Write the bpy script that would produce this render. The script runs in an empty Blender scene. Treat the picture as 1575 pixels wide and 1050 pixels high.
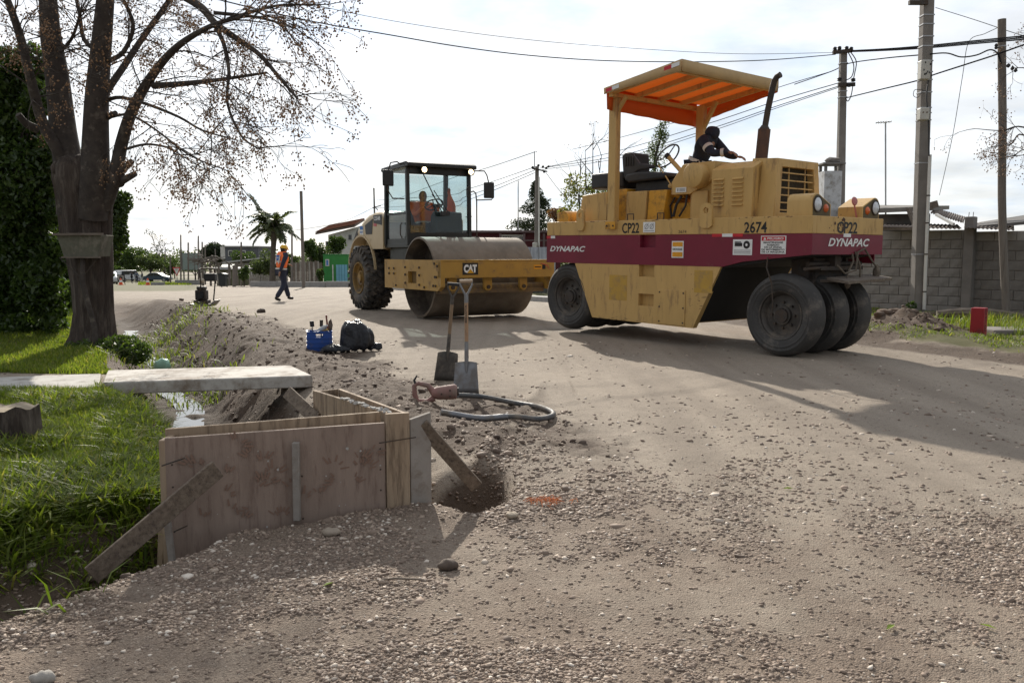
import bpy, bmesh, math, random
import numpy as np
from mathutils import Vector, Matrix, Euler
R=math.radians
random.seed(7); rng=np.random.default_rng(7)
S=bpy.context.scene
COL=S.collection
# ---------------------------------------------------------------- camera
PITCH=5.71; EYE=1.33
cd=bpy.data.cameras.new('camera'); cam=bpy.data.objects.new('camera',cd); COL.objects.link(cam)
cd.sensor_width=36; cd.lens=36*1350/1575; cd.clip_start=.05; cd.clip_end=4000
cam.location=(0,0,EYE); cam.rotation_euler=(R(90-PITCH),0,0); S.camera=cam
# ---------------------------------------------------------------- light
SUN_EL, SUN_AZ = 28.5, -11.0          # azimuth measured from +Y, negative is to the left
sl=bpy.data.lights.new('sun','SUN'); so=bpy.data.objects.new('sun',sl); COL.objects.link(so)
sl.energy=5.0; sl.angle=R(.6); sl.color=(1,.93,.82)
sd=Vector((math.sin(R(SUN_AZ))*math.cos(R(SUN_EL)),math.cos(R(SUN_AZ))*math.cos(R(SUN_EL)),math.sin(R(SUN_EL))))
so.rotation_euler=sd.to_track_quat('Z','Y').to_euler()
W=bpy.data.worlds.new('World'); S.world=W; W.use_nodes=True
def world():
    t=W.node_tree; n=t.nodes; n.clear(); L=t.links.new
    def N(k,**a):
        x=n.new(k)
        for q,v in a.items(): setattr(x,q,v)
        return x
    def math_(op,a,b=None,clamp=False):
        x=N('ShaderNodeMath',operation=op,use_clamp=clamp)
        for i,v in enumerate((a,b)):
            if v is None: continue
            if isinstance(v,(int,float)): x.inputs[i].default_value=v
            else: L(v,x.inputs[i])
        return x.outputs[0]
    out=N('ShaderNodeOutputWorld'); bg=N('ShaderNodeBackground'); bg.inputs[1].default_value=.1
    sky=N('ShaderNodeTexSky',sky_type='NISHITA',sun_disc=False,sun_elevation=R(SUN_EL),sun_rotation=R(SUN_AZ))
    sky.air_density=1.0; sky.dust_density=.4
    tc=N('ShaderNodeTexCoord'); sep=N('ShaderNodeSeparateXYZ'); L(tc.outputs['Generated'],sep.inputs[0])
    zz=math_('ADD',math_('MAXIMUM',sep.outputs[2],0),.16)
    cb=N('ShaderNodeCombineXYZ'); L(math_('DIVIDE',sep.outputs[0],zz),cb.inputs[0]); L(math_('DIVIDE',sep.outputs[1],zz),cb.inputs[1])
    no=N('ShaderNodeTexNoise'); no.inputs['Scale'].default_value=.95; no.inputs['Detail'].default_value=9; no.inputs['Roughness'].default_value=.62
    L(cb.outputs[0],no.inputs['Vector'])
    cov=N('ShaderNodeMapRange'); cov.inputs[1].default_value=.38; cov.inputs[2].default_value=.52; L(no.outputs[0],cov.inputs[0])
    no2=N('ShaderNodeTexNoise'); no2.inputs['Scale'].default_value=2.3; no2.inputs['Detail'].default_value=8; L(cb.outputs[0],no2.inputs['Vector'])
    dot=N('ShaderNodeVectorMath',operation='DOT_PRODUCT'); L(tc.outputs['Generated'],dot.inputs[0]); dot.inputs[1].default_value=sd
    ph=math_('POWER',math_('ADD',math_('MULTIPLY',dot.outputs['Value'],.5),.5),4)      # forward scattering of thin cloud
    br=math_('ADD',math_('MULTIPLY',ph,5.6),5.4)
    br=math_('MULTIPLY',br,math_('ADD',math_('MULTIPLY',no2.outputs[0],.9),.56))
    cc=N('ShaderNodeMix',data_type='RGBA',blend_type='MULTIPLY'); cc.inputs[0].default_value=1
    cc.inputs[6].default_value=(.955,.98,1.02,1); L(br,cc.inputs[7])
    tn=N('ShaderNodeMix',data_type='RGBA'); L(cov.outputs[0],tn.inputs[0]); tn.inputs[6].default_value=(.74,.845,1.0,1); tn.inputs[7].default_value=(.97,.985,1.01,1); L(tn.outputs[2],cc.inputs[6])
    mx=N('ShaderNodeMix',data_type='RGBA'); mx.inputs[0].default_value=.86; L(sky.outputs[0],mx.inputs[6]); L(cc.outputs[2],mx.inputs[7])
    L(mx.outputs[2],bg.inputs[0]); L(bg.outputs[0],out.inputs[0])
world()
vs=S.view_settings; S.display_settings.display_device='sRGB'
vs.view_transform='Standard'; vs.look='None'; vs.exposure=.22; vs.gamma=1; vs.use_curve_mapping=False
cy=S.cycles
cy.use_denoising=True; cy.max_bounces=6; cy.transparent_max_bounces=12; cy.transmission_bounces=6
try: cy.denoiser='OPENIMAGEDENOISE'; cy.denoising_input_passes='RGB_ALBEDO_NORMAL'
except Exception: pass
# ---------------------------------------------------------------- helpers
_c,_s=math.cos(R(PITCH)),math.sin(R(PITCH))
def ray(px,py):                         # direction to a point of the 1575x1050 photograph, used to place things at a known distance
    a=(px-787.5)/1350; b=(525-py)/1350
    return Vector((a,_c+b*_s,-_s+b*_c))
def at(px,py,Y):
    r=ray(px,py); return r*(Y/r.y)+Vector((0,0,EYE))
def onz(px,py,z=0):
    r=ray(px,py); return r*((z-EYE)/r.z)+Vector((0,0,EYE))
def pxm(Y): return 1350/Y
# value noise
def _h(i,j,s):
    v=np.sin(i*127.1+j*311.7+s*74.7)*43758.5453; return v-np.floor(v)
def vn(x,y,s=0):
    xi=np.floor(x); yi=np.floor(y); fx=x-xi; fy=y-yi; fx=fx*fx*(3-2*fx); fy=fy*fy*(3-2*fy)
    a=_h(xi,yi,s); b=_h(xi+1,yi,s); c=_h(xi,yi+1,s); d=_h(xi+1,yi+1,s)
    return (a+(b-a)*fx)+((c+(d-c)*fx)-(a+(b-a)*fx))*fy
def fbm(x,y,s=0,o=4):
    t=0;a=.5;n=0
    for k in range(o): t=t+a*vn(x,y,s+k*3.1); n+=a; a*=.5; x=x*2.03+1.7; y=y*2.03+9.2
    return t/n-.5
def sst(a,b,x):
    t=np.clip((x-a)/(b-a),0,1); return t*t*(3-2*t)
# ---- materials
MATS={}
def _nt(name):
    m=bpy.data.materials.new(name); m.use_nodes=True; t=m.node_tree
    return m,t,t.nodes,t.links.new,t.nodes['Principled BSDF']
def rgba(c): return (c[0],c[1],c[2],1)
def M(name,c,c2=None,sc=4,rough=.7,bump=.15,bsc=30,metal=0,dirt=None,damt=.35,dsc=6,stretch=None,spec=.4,trans=0,coat=0,bd=.01,emit=0,lo=.35,hi=.65,coord='Object'):
    if name in MATS: return MATS[name]
    m,t,n,L,p=_nt(name); MATS[name]=m
    p.inputs['Roughness'].default_value=rough; p.inputs['Metallic'].default_value=metal; p.inputs['Specular IOR Level'].default_value=spec
    if coat: p.inputs['Coat Weight'].default_value=coat; p.inputs['Coat Roughness'].default_value=.15
    tc=n.new('ShaderNodeTexCoord'); src=tc.outputs[coord]
    if stretch:
        mp=n.new('ShaderNodeMapping'); mp.inputs['Scale'].default_value=stretch; L(src,mp.inputs[0]); src=mp.outputs[0]
    def noise(s,d=6,r=.6):
        x=n.new('ShaderNodeTexNoise'); x.inputs['Scale'].default_value=s; x.inputs['Detail'].default_value=d; x.inputs['Roughness'].default_value=r; L(src,x.inputs['Vector']); return x.outputs[0]
    def rng_(v,a,b):
        x=n.new('ShaderNodeMapRange'); x.inputs[1].default_value=a; x.inputs[2].default_value=b; L(v,x.inputs[0]); return x.outputs[0]
    def mix(f,a,b):
        x=n.new('ShaderNodeMix'); x.data_type='RGBA'; L(f,x.inputs[0])
        for i,v in ((6,a),(7,b)):
            if isinstance(v,tuple): x.inputs[i].default_value=rgba(v)
            else: L(v,x.inputs[i])
        return x.outputs[2]
    col=mix(rng_(noise(sc),lo,hi),tuple(c),tuple(c2 or [k*.78 for k in c]))
    if dirt:
        dm=rng_(noise(dsc,10,.7),.62-damt*.35,.75-damt*.2); col=mix(dm,col,tuple(dirt))
        rr=n.new('ShaderNodeMapRange'); rr.inputs[3].default_value=rough; rr.inputs[4].default_value=.9; L(dm,rr.inputs[0]); L(rr.outputs[0],p.inputs['Roughness'])
    at_=n.new('ShaderNodeAttribute'); at_.attribute_name='v'
    L(col,p.inputs['Base Color'])
    if bump:
        b=n.new('ShaderNodeBump'); b.inputs['Strength'].default_value=bump; b.inputs['Distance'].default_value=bd; L(noise(bsc,8,.65),b.inputs['Height']); L(b.outputs[0],p.inputs['Normal'])
    if emit:
        p.inputs['Emission Color'].default_value=rgba(c); p.inputs['Emission Strength'].default_value=emit
    n.remove(at_)
    return m
def leafmat(name,c,c2,rough=.45,tr=.45,dry=None,boost=(1.5,1.6,.7),spec=.4):
    """leaf: per-leaf random 'v' attribute picks between two greens; thin, so light passes through"""
    if name in MATS: return MATS[name]
    m,t,n,L,p=_nt(name); MATS[name]=m
    a=n.new('ShaderNodeAttribute'); a.attribute_name='v'
    r=n.new('ShaderNodeValToRGB'); e=r.color_ramp.elements; e[0].color=rgba(c); e[1].color=rgba(c2)
    if dry: e[1].position=.86; k=r.color_ramp.elements.new(1.0); k.color=rgba(dry)
    L(a.outputs['Fac'],r.inputs[0]); L(r.outputs[0],p.inputs['Base Color'])
    p.inputs['Roughness'].default_value=rough; p.inputs['Specular IOR Level'].default_value=spec
    tl=n.new('ShaderNodeBsdfTranslucent'); g=n.new('ShaderNodeMix'); g.data_type='RGBA'; g.blend_type='MULTIPLY'; g.inputs[0].default_value=1
    L(r.outputs[0],g.inputs[6]); g.inputs[7].default_value=rgba(boost); L(g.outputs[2],tl.inputs[0])
    ms=n.new('ShaderNodeMixShader'); ms.inputs[0].default_value=tr; L(p.outputs[0],ms.inputs[1]); L(tl.outputs[0],ms.inputs[2])
    L(ms.outputs[0],n['Material Output'].inputs[0]); return m
def glass(name,c,alpha=.35,rough=.02):
    if name in MATS: return MATS[name]
    m,t,n,L,p=_nt(name); MATS[name]=m
    gl=n.new('ShaderNodeBsdfGlossy'); gl.inputs['Roughness'].default_value=rough
    tr=n.new('ShaderNodeBsdfTransparent'); tr.inputs[0].default_value=rgba(c)
    lw=n.new('ShaderNodeLayerWeight'); lw.inputs[0].default_value=.5; pw=n.new('ShaderNodeMath'); pw.operation='POWER'; pw.inputs[1].default_value=5; L(lw.outputs['Facing'],pw.inputs[0])
    ms=n.new('ShaderNodeMixShader'); ad=n.new('ShaderNodeMath'); ad.operation='MULTIPLY_ADD'; ad.inputs[1].default_value=.75; ad.inputs[2].default_value=.035; L(pw.outputs[0],ad.inputs[0]); L(ad.outputs[0],ms.inputs[0])
    L(tr.outputs[0],ms.inputs[1]); L(gl.outputs[0],ms.inputs[2]); L(ms.outputs[0],n['Material Output'].inputs[0]); return m
# ---- mesh builder
def ortho(d):
    d=Vector(d).normalized(); u=d.cross(Vector((0,0,1)) if abs(d.z)<.95 else Vector((1,0,0))).normalized(); return u,d.cross(u).normalized()
class B:
    def __init__(s): s.v=[]; s.f=[]
    def add(s,vs,fs):
        o=len(s.v); s.v+= [tuple(x) for x in vs]; s.f+=[tuple(o+i for i in f) for f in fs]; return s
    def box(s,x0,x1,y0,y1,z0,z1):
        return s.add([(x0,y0,z0),(x1,y0,z0),(x1,y1,z0),(x0,y1,z0),(x0,y0,z1),(x1,y0,z1),(x1,y1,z1),(x0,y1,z1)],
          [(3,2,1,0),(4,5,6,7),(0,1,5,4),(1,2,6,5),(2,3,7,6),(3,0,4,7)])
    def bar(s,p,q,w,h,up=(0,0,1)):        # square bar from p to q, w across, h along up
        p=Vector(p);q=Vector(q); d=(q-p).normalized(); u=Vector(up); x=d.cross(u)
        if x.length<1e-4: x=d.cross(Vector((1,0,0)))
        x.normalize(); u=x.cross(d).normalized(); a=x*w/2; b=u*h/2
        return s.add([p-a-b,p+a-b,p+a+b,p-a+b,q-a-b,q+a-b,q+a+b,q-a+b],[(0,1,2,3),(7,6,5,4),(1,0,4,5),(2,1,5,6),(3,2,6,7),(0,3,7,4)])
    def prism(s,poly,ax,a,b):             # poly in the other two axes (in x,y,z order), extruded along ax
        n=len(poly)
        def P(q,k): return {'x':(k,q[0],q[1]),'y':(q[0],k,q[1]),'z':(q[0],q[1],k)}[ax]
        vs=[P(q,a) for q in poly]+[P(q,b) for q in poly]
        return s.add(vs,[tuple(range(n)),tuple(range(2*n-1,n-1,-1))]+[(i,(i+1)%n+n*0,(i+1)%n+n,i+n)[::-1] for i in range(n)])
    def tube(s,pts,rs,n=8,cap=True):
        pts=[Vector(p) for p in pts]; o=len(s.v)
        if isinstance(rs,(int,float)): rs=[rs]*len(pts)
        u=None
        for i,p in enumerate(pts):
            d=(pts[min(i+1,len(pts)-1)]-pts[max(i-1,0)])
            if d.length<1e-9: d=Vector((0,0,1))
            d.normalize()
            if u is None: u,w=ortho(d)
            else:
                u=(u-d*u.dot(d)); 
                if u.length<1e-5: u,_=ortho(d)
                u.normalize(); w=d.cross(u)
            for k in range(n):
                a=2*math.pi*k/n; q=p+(u*math.cos(a)+w*math.sin(a))*rs[i]; s.v.append(tuple(q))
        for i in range(len(pts)-1):
            for k in range(n):
                a=o+i*n+k; b=o+i*n+(k+1)%n; s.f.append((a,b,b+n,a+n))
        if cap:
            s.f.append(tuple(o+k for k in range(n))[::-1]); e=o+(len(pts)-1)*n; s.f.append(tuple(e+k for k in range(n)))
        return s
    def cyl(s,p,q,r,r2=None,n=16): return s.tube([p,q],[r,r if r2 is None else r2],n)
    def lathe(s,prof,o,ax,n=32,close=False):  # prof: (radius, offset along ax)
        o=Vector(o); d=Vector(ax).normalized(); u,w=ortho(d); b=len(s.v); m=len(prof)
        for r,h in prof:
            for k in range(n):
                a=2*math.pi*k/n; s.v.append(tuple(o+d*h+(u*math.cos(a)+w*math.sin(a))*r))
        for i in range(m if close else m-1):
            j=(i+1)%m
            for k in range(n): s.f.append((b+i*n+k,b+i*n+(k+1)%n,b+j*n+(k+1)%n,b+j*n+k))
        return s
    def blob(s,c,r,seed=0,amt=.15,n=2,squash=(1,1,1)):
        bm=bmesh.new(); bmesh.ops.create_icosphere(bm,subdivisions=n,radius=1)
        rr=random.Random(seed); ph=[rr.uniform(0,6) for _ in range(6)]
        vs=[]
        for v in bm.verts:
            q=v.co; k=1+amt*(math.sin(q.x*3+ph[0])+math.sin(q.y*3.3+ph[1])+math.sin(q.z*2.7+ph[2]))/2+amt*.5*math.sin(q.x*7+q.y*6+ph[3])
            vs.append((c[0]+q.x*r*k*squash[0],c[1]+q.y*r*k*squash[1],c[2]+q.z*r*k*squash[2]))
        fs=[tuple(v.index for v in f.verts) for f in bm.faces]; bm.free(); return s.add(vs,fs)
    def ball(s,c,r,n=16,m=8,sq=(1,1,1),top=False):
        c=Vector(c); o=len(s.v); a0=math.pi/2 if top else math.pi
        for i in range(m+1):
            th=a0*i/m
            for k in range(n):
                p=2*math.pi*k/n; s.v.append((c.x+r*sq[0]*math.sin(th)*math.cos(p),c.y+r*sq[1]*math.sin(th)*math.sin(p),c.z+r*sq[2]*math.cos(th)))
        for i in range(m):
            for k in range(n): s.f.append((o+i*n+k,o+(i+1)*n+k,o+(i+1)*n+(k+1)%n,o+i*n+(k+1)%n))
        return s
    def xf(s,m):
        s.v=[tuple(m@Vector(p)) for p in s.v]; return s
    def build(s,name,mat,parent=None,loc=None,rot=None,smooth=35,bevel=0,seg=2,fix=True):
        me=bpy.data.meshes.new(name); me.from_pydata(s.v,[],s.f)
        if fix:
            bm=bmesh.new(); bm.from_mesh(me); bmesh.ops.recalc_face_normals(bm,faces=bm.faces); bm.to_mesh(me); bm.free()
        o=bpy.data.objects.new(name,me); COL.objects.link(o); me.materials.append(mat)
        if smooth: me.shade_smooth(); me.set_sharp_from_angle(angle=R(smooth))
        if parent: o.parent=parent
        if loc is not None: o.location=loc
        if rot is not None: o.rotation_euler=rot
        if bevel:
            b=o.modifiers.new('bevel','BEVEL'); b.width=bevel; b.segments=seg; b.limit_method='ANGLE'; b.angle_limit=R(40); b.harden_normals=False
        return o
def npmesh(name,verts,faces,mat,parent=None,v=None,smooth=False):
    """verts (n,3) array, faces (m,k) array of one size; v per-vertex float attribute"""
    me=bpy.data.meshes.new(name); verts=np.asarray(verts,np.float32); faces=np.asarray(faces,np.int32); m,k=faces.shape
    me.vertices.add(len(verts)); me.vertices.foreach_set('co',verts.ravel())
    me.loops.add(m*k); me.loops.foreach_set('vertex_index',faces.ravel())
    me.polygons.add(m); me.polygons.foreach_set('loop_start',np.arange(0,m*k,k,dtype=np.int32)); me.polygons.foreach_set('loop_total',np.full(m,k,np.int32))
    me.update(calc_edges=True)
    if v is not None:
        for nm,arr in (v.items() if isinstance(v,dict) else {'v':v}.items()):
            a=me.attributes.new(nm,'FLOAT','POINT'); a.data.foreach_set('value',np.asarray(arr,np.float32))
    if smooth: me.shade_smooth()
    me.materials.append(mat); o=bpy.data.objects.new(name,me); COL.objects.link(o)
    if parent: o.parent=parent
    return o
def tag(o,label=None,cat=None,group=None,kind=None):
    if label: o['label']=label
    if cat: o['category']=cat
    if group: o['group']=group
    if kind: o['kind']=kind
    return o
def thing(name,label,cat,loc=(0,0,0),rz=0,group=None):
    o=bpy.data.objects.new(name,None); COL.objects.link(o); o.empty_display_size=.1
    o.location=loc; o.rotation_euler=(0,0,rz); return tag(o,label,cat,group)
def kids(o): return [c for c in bpy.data.objects if c.parent==o]
def copy_tree(o,parent=None):
    c=o.copy(); COL.objects.link(c); c.parent=parent
    for k in list(o.children): copy_tree(k,c)
    return c
def text(name,body,mat,parent,origin,xdir,ydir,w=None,h=None,bold=.0,shear=0,align='LEFT'):
    """flat lettering: origin lower left, fitted to width w and height h"""
    cu=bpy.data.curves.new(name,'FONT'); cu.body=body; cu.offset=bold; cu.shear=shear; cu.align_x=align; cu.space_line=1.05
    cu.resolution_u=3; cu.fill_mode='FRONT'
    ob=bpy.data.objects.new(name,cu); COL.objects.link(ob); dg=bpy.context.evaluated_depsgraph_get(); dg.update()
    me=bpy.data.meshes.new_from_object(ob.evaluated_get(dg)); bpy.data.objects.remove(ob); bpy.data.curves.remove(cu)
    co=np.zeros(len(me.vertices)*3,np.float32); me.vertices.foreach_get('co',co); co=co.reshape(-1,3)
    mn=co.min(0); mx=co.max(0); sx=(w/(mx[0]-mn[0])) if w else None; sy=(h/(mx[1]-mn[1])) if h else None
    if sx is None: sx=sy
    if sy is None: sy=sx
    X=Vector(xdir).normalized(); Y=Vector(ydir).normalized(); o=Vector(origin)
    a=(co[:,0:1]-mn[0])*sx*np.array(X)[None]+(co[:,1:2]-mn[1])*sy*np.array(Y)[None]+np.array(o)[None]
    me.vertices.foreach_set('co',a.astype(np.float32).ravel()); me.update(); me.name=name
    me.materials.clear(); me.materials.append(mat); r=bpy.data.objects.new(name,me); COL.objects.link(r); r.parent=parent; return r
def leaves(n_list,size,flat=0,aspect=.45,sd=0,shell=.5):
    """n_list: (centre, (rx,ry,rz), count) clumps -> arrays of folded two-triangle leaves"""
    r=np.random.default_rng(sd); P=[]
    for c,rad,k in n_list:
        d=r.normal(size=(k,3)); d/=np.linalg.norm(d,axis=1)[:,None]; q=r.random(k)**(1/3.); q=shell+(1-shell)*q if shell>0 else q
        q=np.where(r.random(k)<.3,r.random(k)**.5,q)
        P.append(np.array(c)[None]+d*q[:,None]*np.array(rad)[None])
    P=np.concatenate(P); n=len(P); d=r.normal(size=(n,3)); d[:,2]-=.3; d/=np.linalg.norm(d,axis=1)[:,None]
    u=r.normal(size=(n,3)); u-=d*(u*d).sum(1)[:,None]; u/=np.linalg.norm(u,axis=1)[:,None]; nn=np.cross(d,u)
    L=size*(.6+.8*r.random(n))[:,None]; w=L*aspect
    v=np.stack([P-d*L*.5,P+u*w*.5+nn*w*.12,P+d*L*.5,P-u*w*.5+nn*w*.12],1).reshape(-1,3)
    i=np.arange(n)[:,None]*4; f=np.concatenate([i+np.array([[0,1,2]]),i+np.array([[0,2,3]])]); 
    return v,f,np.repeat(r.random(n),4)
def foliage(name,mat,clumps,size,parent=None,sd=0,aspect=.45,shell=.5):
    v,f,a=leaves(clumps,size,0,aspect,sd,shell); return npmesh(name,v,f,mat,parent,a)
def branch(b,p,d,L,r,depth,tips,rr,spread=.6,droop=0,n=6,kids_=3,taper=.62,seg=4,minr=.004):
    p=Vector(p); d=Vector(d).normalized(); pts=[p.copy()]; rs=[r]
    for i in range(seg):
        d=(d+Vector((rr.gauss(0,.13),rr.gauss(0,.13),rr.gauss(0,.1)-droop))).normalized(); p=p+d*L/seg; pts.append(p.copy()); rs.append(max(minr,r*(1-(1-taper)*(i+1)/seg)))
    b.tube(pts,rs,n if r>.02 else 4,cap=False)
    if depth==0: tips.append((p.copy(),d.copy())); return
    for k in range(kids_):
        i=rr.choice(range(1,len(pts))) if k else len(pts)-1
        nd=(d+Vector((rr.gauss(0,spread),rr.gauss(0,spread),rr.gauss(.05,spread*.7)))).normalized()
        branch(b,pts[i],nd,L*rr.uniform(.55,.85),max(minr,rs[i]*rr.uniform(.55,.8)),depth-1,tips,rr,spread,droop*1.25,n,kids_,taper,seg,minr)
# ---------------------------------------------------------------- terrain
_BY=[-60,0,3,6,11.2,14.2,17,20,27,84,130,200,900]; _BZ=[-.05,-.05,-.03,0,0,.064,.085,.07,-.13,-1.67,-3.0,-3.7,-4]
_ya=np.linspace(-60,900,9601); _za=np.interp(_ya,_BY,_BZ); _k=np.ones(15)/15; _zs=np.convolve(np.pad(_za,7,'edge'),_k,'valid')
def xc(Y): return -3.27-.5*(Y-9.07)
def red(Y): return np.interp(Y,[-20,10.5,12.4,27,66,95,140,400],[24,6.2,5.1,.6,-11.8,-22,-34,-80])      # right edge of the road
def ledge(Y): return xc(Y)
def wlf(Y): return .74+1.75*np.clip(4.5-Y,0,1.6)
def yedge(X): return np.interp(X,[-9,-3.2,-1.9,-1.55,-1.3,-.65,-.35,.3],[2.2,2.5,3.05,3.65,4.15,4.5,4.75,9])
def terrain(X,Y):
    """height plus the masks that say which ground it is"""
    X=np.asarray(X,float); Y=np.asarray(Y,float)
    z=np.interp(Y,_ya,_zs)
    t=X-xc(Y); wob=fbm(X*1.3,Y*1.3,3)*.35
    wl=wlf(Y); wr=1.05+.25*sst(9,14,Y)
    left=sst(wl+.05,wl*.32,-t+wob*.8); right=sst(wr+.05,.22,t+wob)
    cut=np.where(t<0,left,right)*sst(-.02,.28,Y-yedge(X)+fbm(X*4,Y*4,8)*.12)*(1-sst(24,33,Y))
    hole=np.exp(-(((X+.24)/.20)**2+((Y-4.95)/.36)**2)**2)
    berm=np.exp(-((t-1.45)/.4)**2)*(1-sst(22,32,Y))*sst(4.9,6.5,Y)
    rough=fbm(X*6,Y*6,11,5)
    e=X-red(Y); verge=sst(.1,.9,e+fbm(X*1.1,Y*1.1,21)*.9)
    lawn=sst(.0,.25,-t-wl+wob*.8)*sst(2.2,3.0,Y)
    z=z-cut*(.56+.1*fbm(X*2,Y*2,5))-hole*.38+berm*(.05+.10*fbm(X*2.2,Y*2.2,31,5)+.05)
    soil=np.clip(cut*1.6+hole*2+sst(.5,2.2,0)*0+berm*1.3,0,1)
    soil=np.maximum(soil,(1-lawn)*sst(.25,.6,-t)*sst(-.1,.12,Y-yedge(X))*(1-sst(20,28,Y)))
    spill=np.exp(-((t-2.0)/.75)**2)*(1-sst(14,24,Y))*sst(5,6.5,Y)
    soil=np.clip(np.maximum(soil,spill*(.75+1.2*fbm(X*1.7,Y*1.7,17))),0,1)
    z=z+rough*(.012+.075*np.clip(soil+.3*spill,0,1)*sst(0,.3,cut+berm+spill*.6))
    pth=sst(-3.75,-4.1,X)*sst(7.95,8.15,Y+.02*X+.1)*(1-sst(9.25,9.45,Y+.02*X+.1)); lawn=lawn
    z=z+lawn*(.05+.10*fbm(X*.9,Y*.9,41)*(1-pth))
    z=z+verge*(.08+.16*fbm(X*.8,Y*.8,51))*(1-sst(60,100,Y))
    mound=np.exp(-(((X-6.35)/.75)**2+((Y-14.0)/.8)**2)); z=z+mound*(.19+.35*rough)
    soil=np.maximum(soil,np.clip(mound*1.6,0,1)); soil=np.maximum(soil,np.clip(sst(-.5,.2,e)*(1-sst(.3,1.2,e+fbm(X*2,Y*2,61)))*.8,0,1)*(1-sst(20,40,Y)))
    loose=sst(.34,.54,vn(X*.8,Y*.8,301)*.45+vn(X*2.6,Y*2.6,302)*.33+vn(X*9,Y*9,303)*.22)
    # gravel spread over the driveway in the foreground, thinning out to the packed road
    gr=sst(6.8,4.2,Y+fbm(X*.7,Y*.7,71)*3.2+np.clip(X,0,9)*.55-np.clip(-X,0,2)*.8)
    gr=np.clip(gr*(.75+1.4*fbm(X*1.2,Y*1.2,77)),0,1)*(1-lawn)*(1-verge)*(1-sst(-.05,.2,Y-yedge(X)))
    z=z+gr*loose*.012+gr*fbm(X*2.6,Y*2.6,81)*.055+gr*fbm(X*11,Y*11,82,3)*.012
    z=z+np.exp(-((Y-yedge(X)+.35)/.4)**2)*sst(-1.0,-.2,X)*(X<.6)*.04
    rut=(np.sin((X*.9+Y*.45)*3.2+fbm(X*.4,Y*.4,91)*5)*.009+fbm((X*.9+Y*.43)*3.5,(Y*.9-X*.43)*.35,95,4)*.03+fbm(X*3,Y*3,97,4)*.014)*(1-gr)*(1-soil)*(1-lawn)*(1-verge); z=z+rut
    far=sst(34,60,Y)*sst(.5,3,-(X-(-6.5-.36*(Y-24))))          # lawn left of the far road
    grass=np.clip(np.maximum(lawn,np.maximum(verge*(1-soil),far)),0,1)*(1-pth)
    return z,dict(soil=soil,gravel=gr,grass=grass,wet=cut*sst(.7,1,cut),loose=loose)
def gz(x,y): return float(terrain(np.array([x]),np.array([y]))[0][0])
def _spaced(knots):
    out=[]
    for a,b,d0,d1 in knots:
        x=a
        while x<b: out.append(x); x+=d0+(d1-d0)*(x-a)/(b-a)
    out.append(knots[-1][1]); return np.array(out)
gx=_spaced([(-420,-60,60,12),(-60,-14,6,.5),(-14,-6,.3,.06),(-6,-3,.055,.035),(-3,1.5,.028,.028),(1.5,6,.035,.07),(6,16,.08,.3),(16,60,.5,6),(60,420,12,60)])
gy=_spaced([(-60,0,10,1),(0,2.2,.3,.05),(2.2,6,.024,.03),(6,12,.03,.055),(12,20,.06,.12),(20,45,.15,.5),(45,160,.6,3),(160,900,8,60)])
GX,GY=np.meshgrid(gx,gy); gz_,gm=terrain(GX.ravel(),GY.ravel())
nx,ny=len(gx),len(gy); ii=np.arange(nx*ny).reshape(ny,nx)
gf=np.stack([ii[:-1,:-1].ravel(),ii[:-1,1:].ravel(),ii[1:,1:].ravel(),ii[1:,:-1].ravel()],1)
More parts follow.
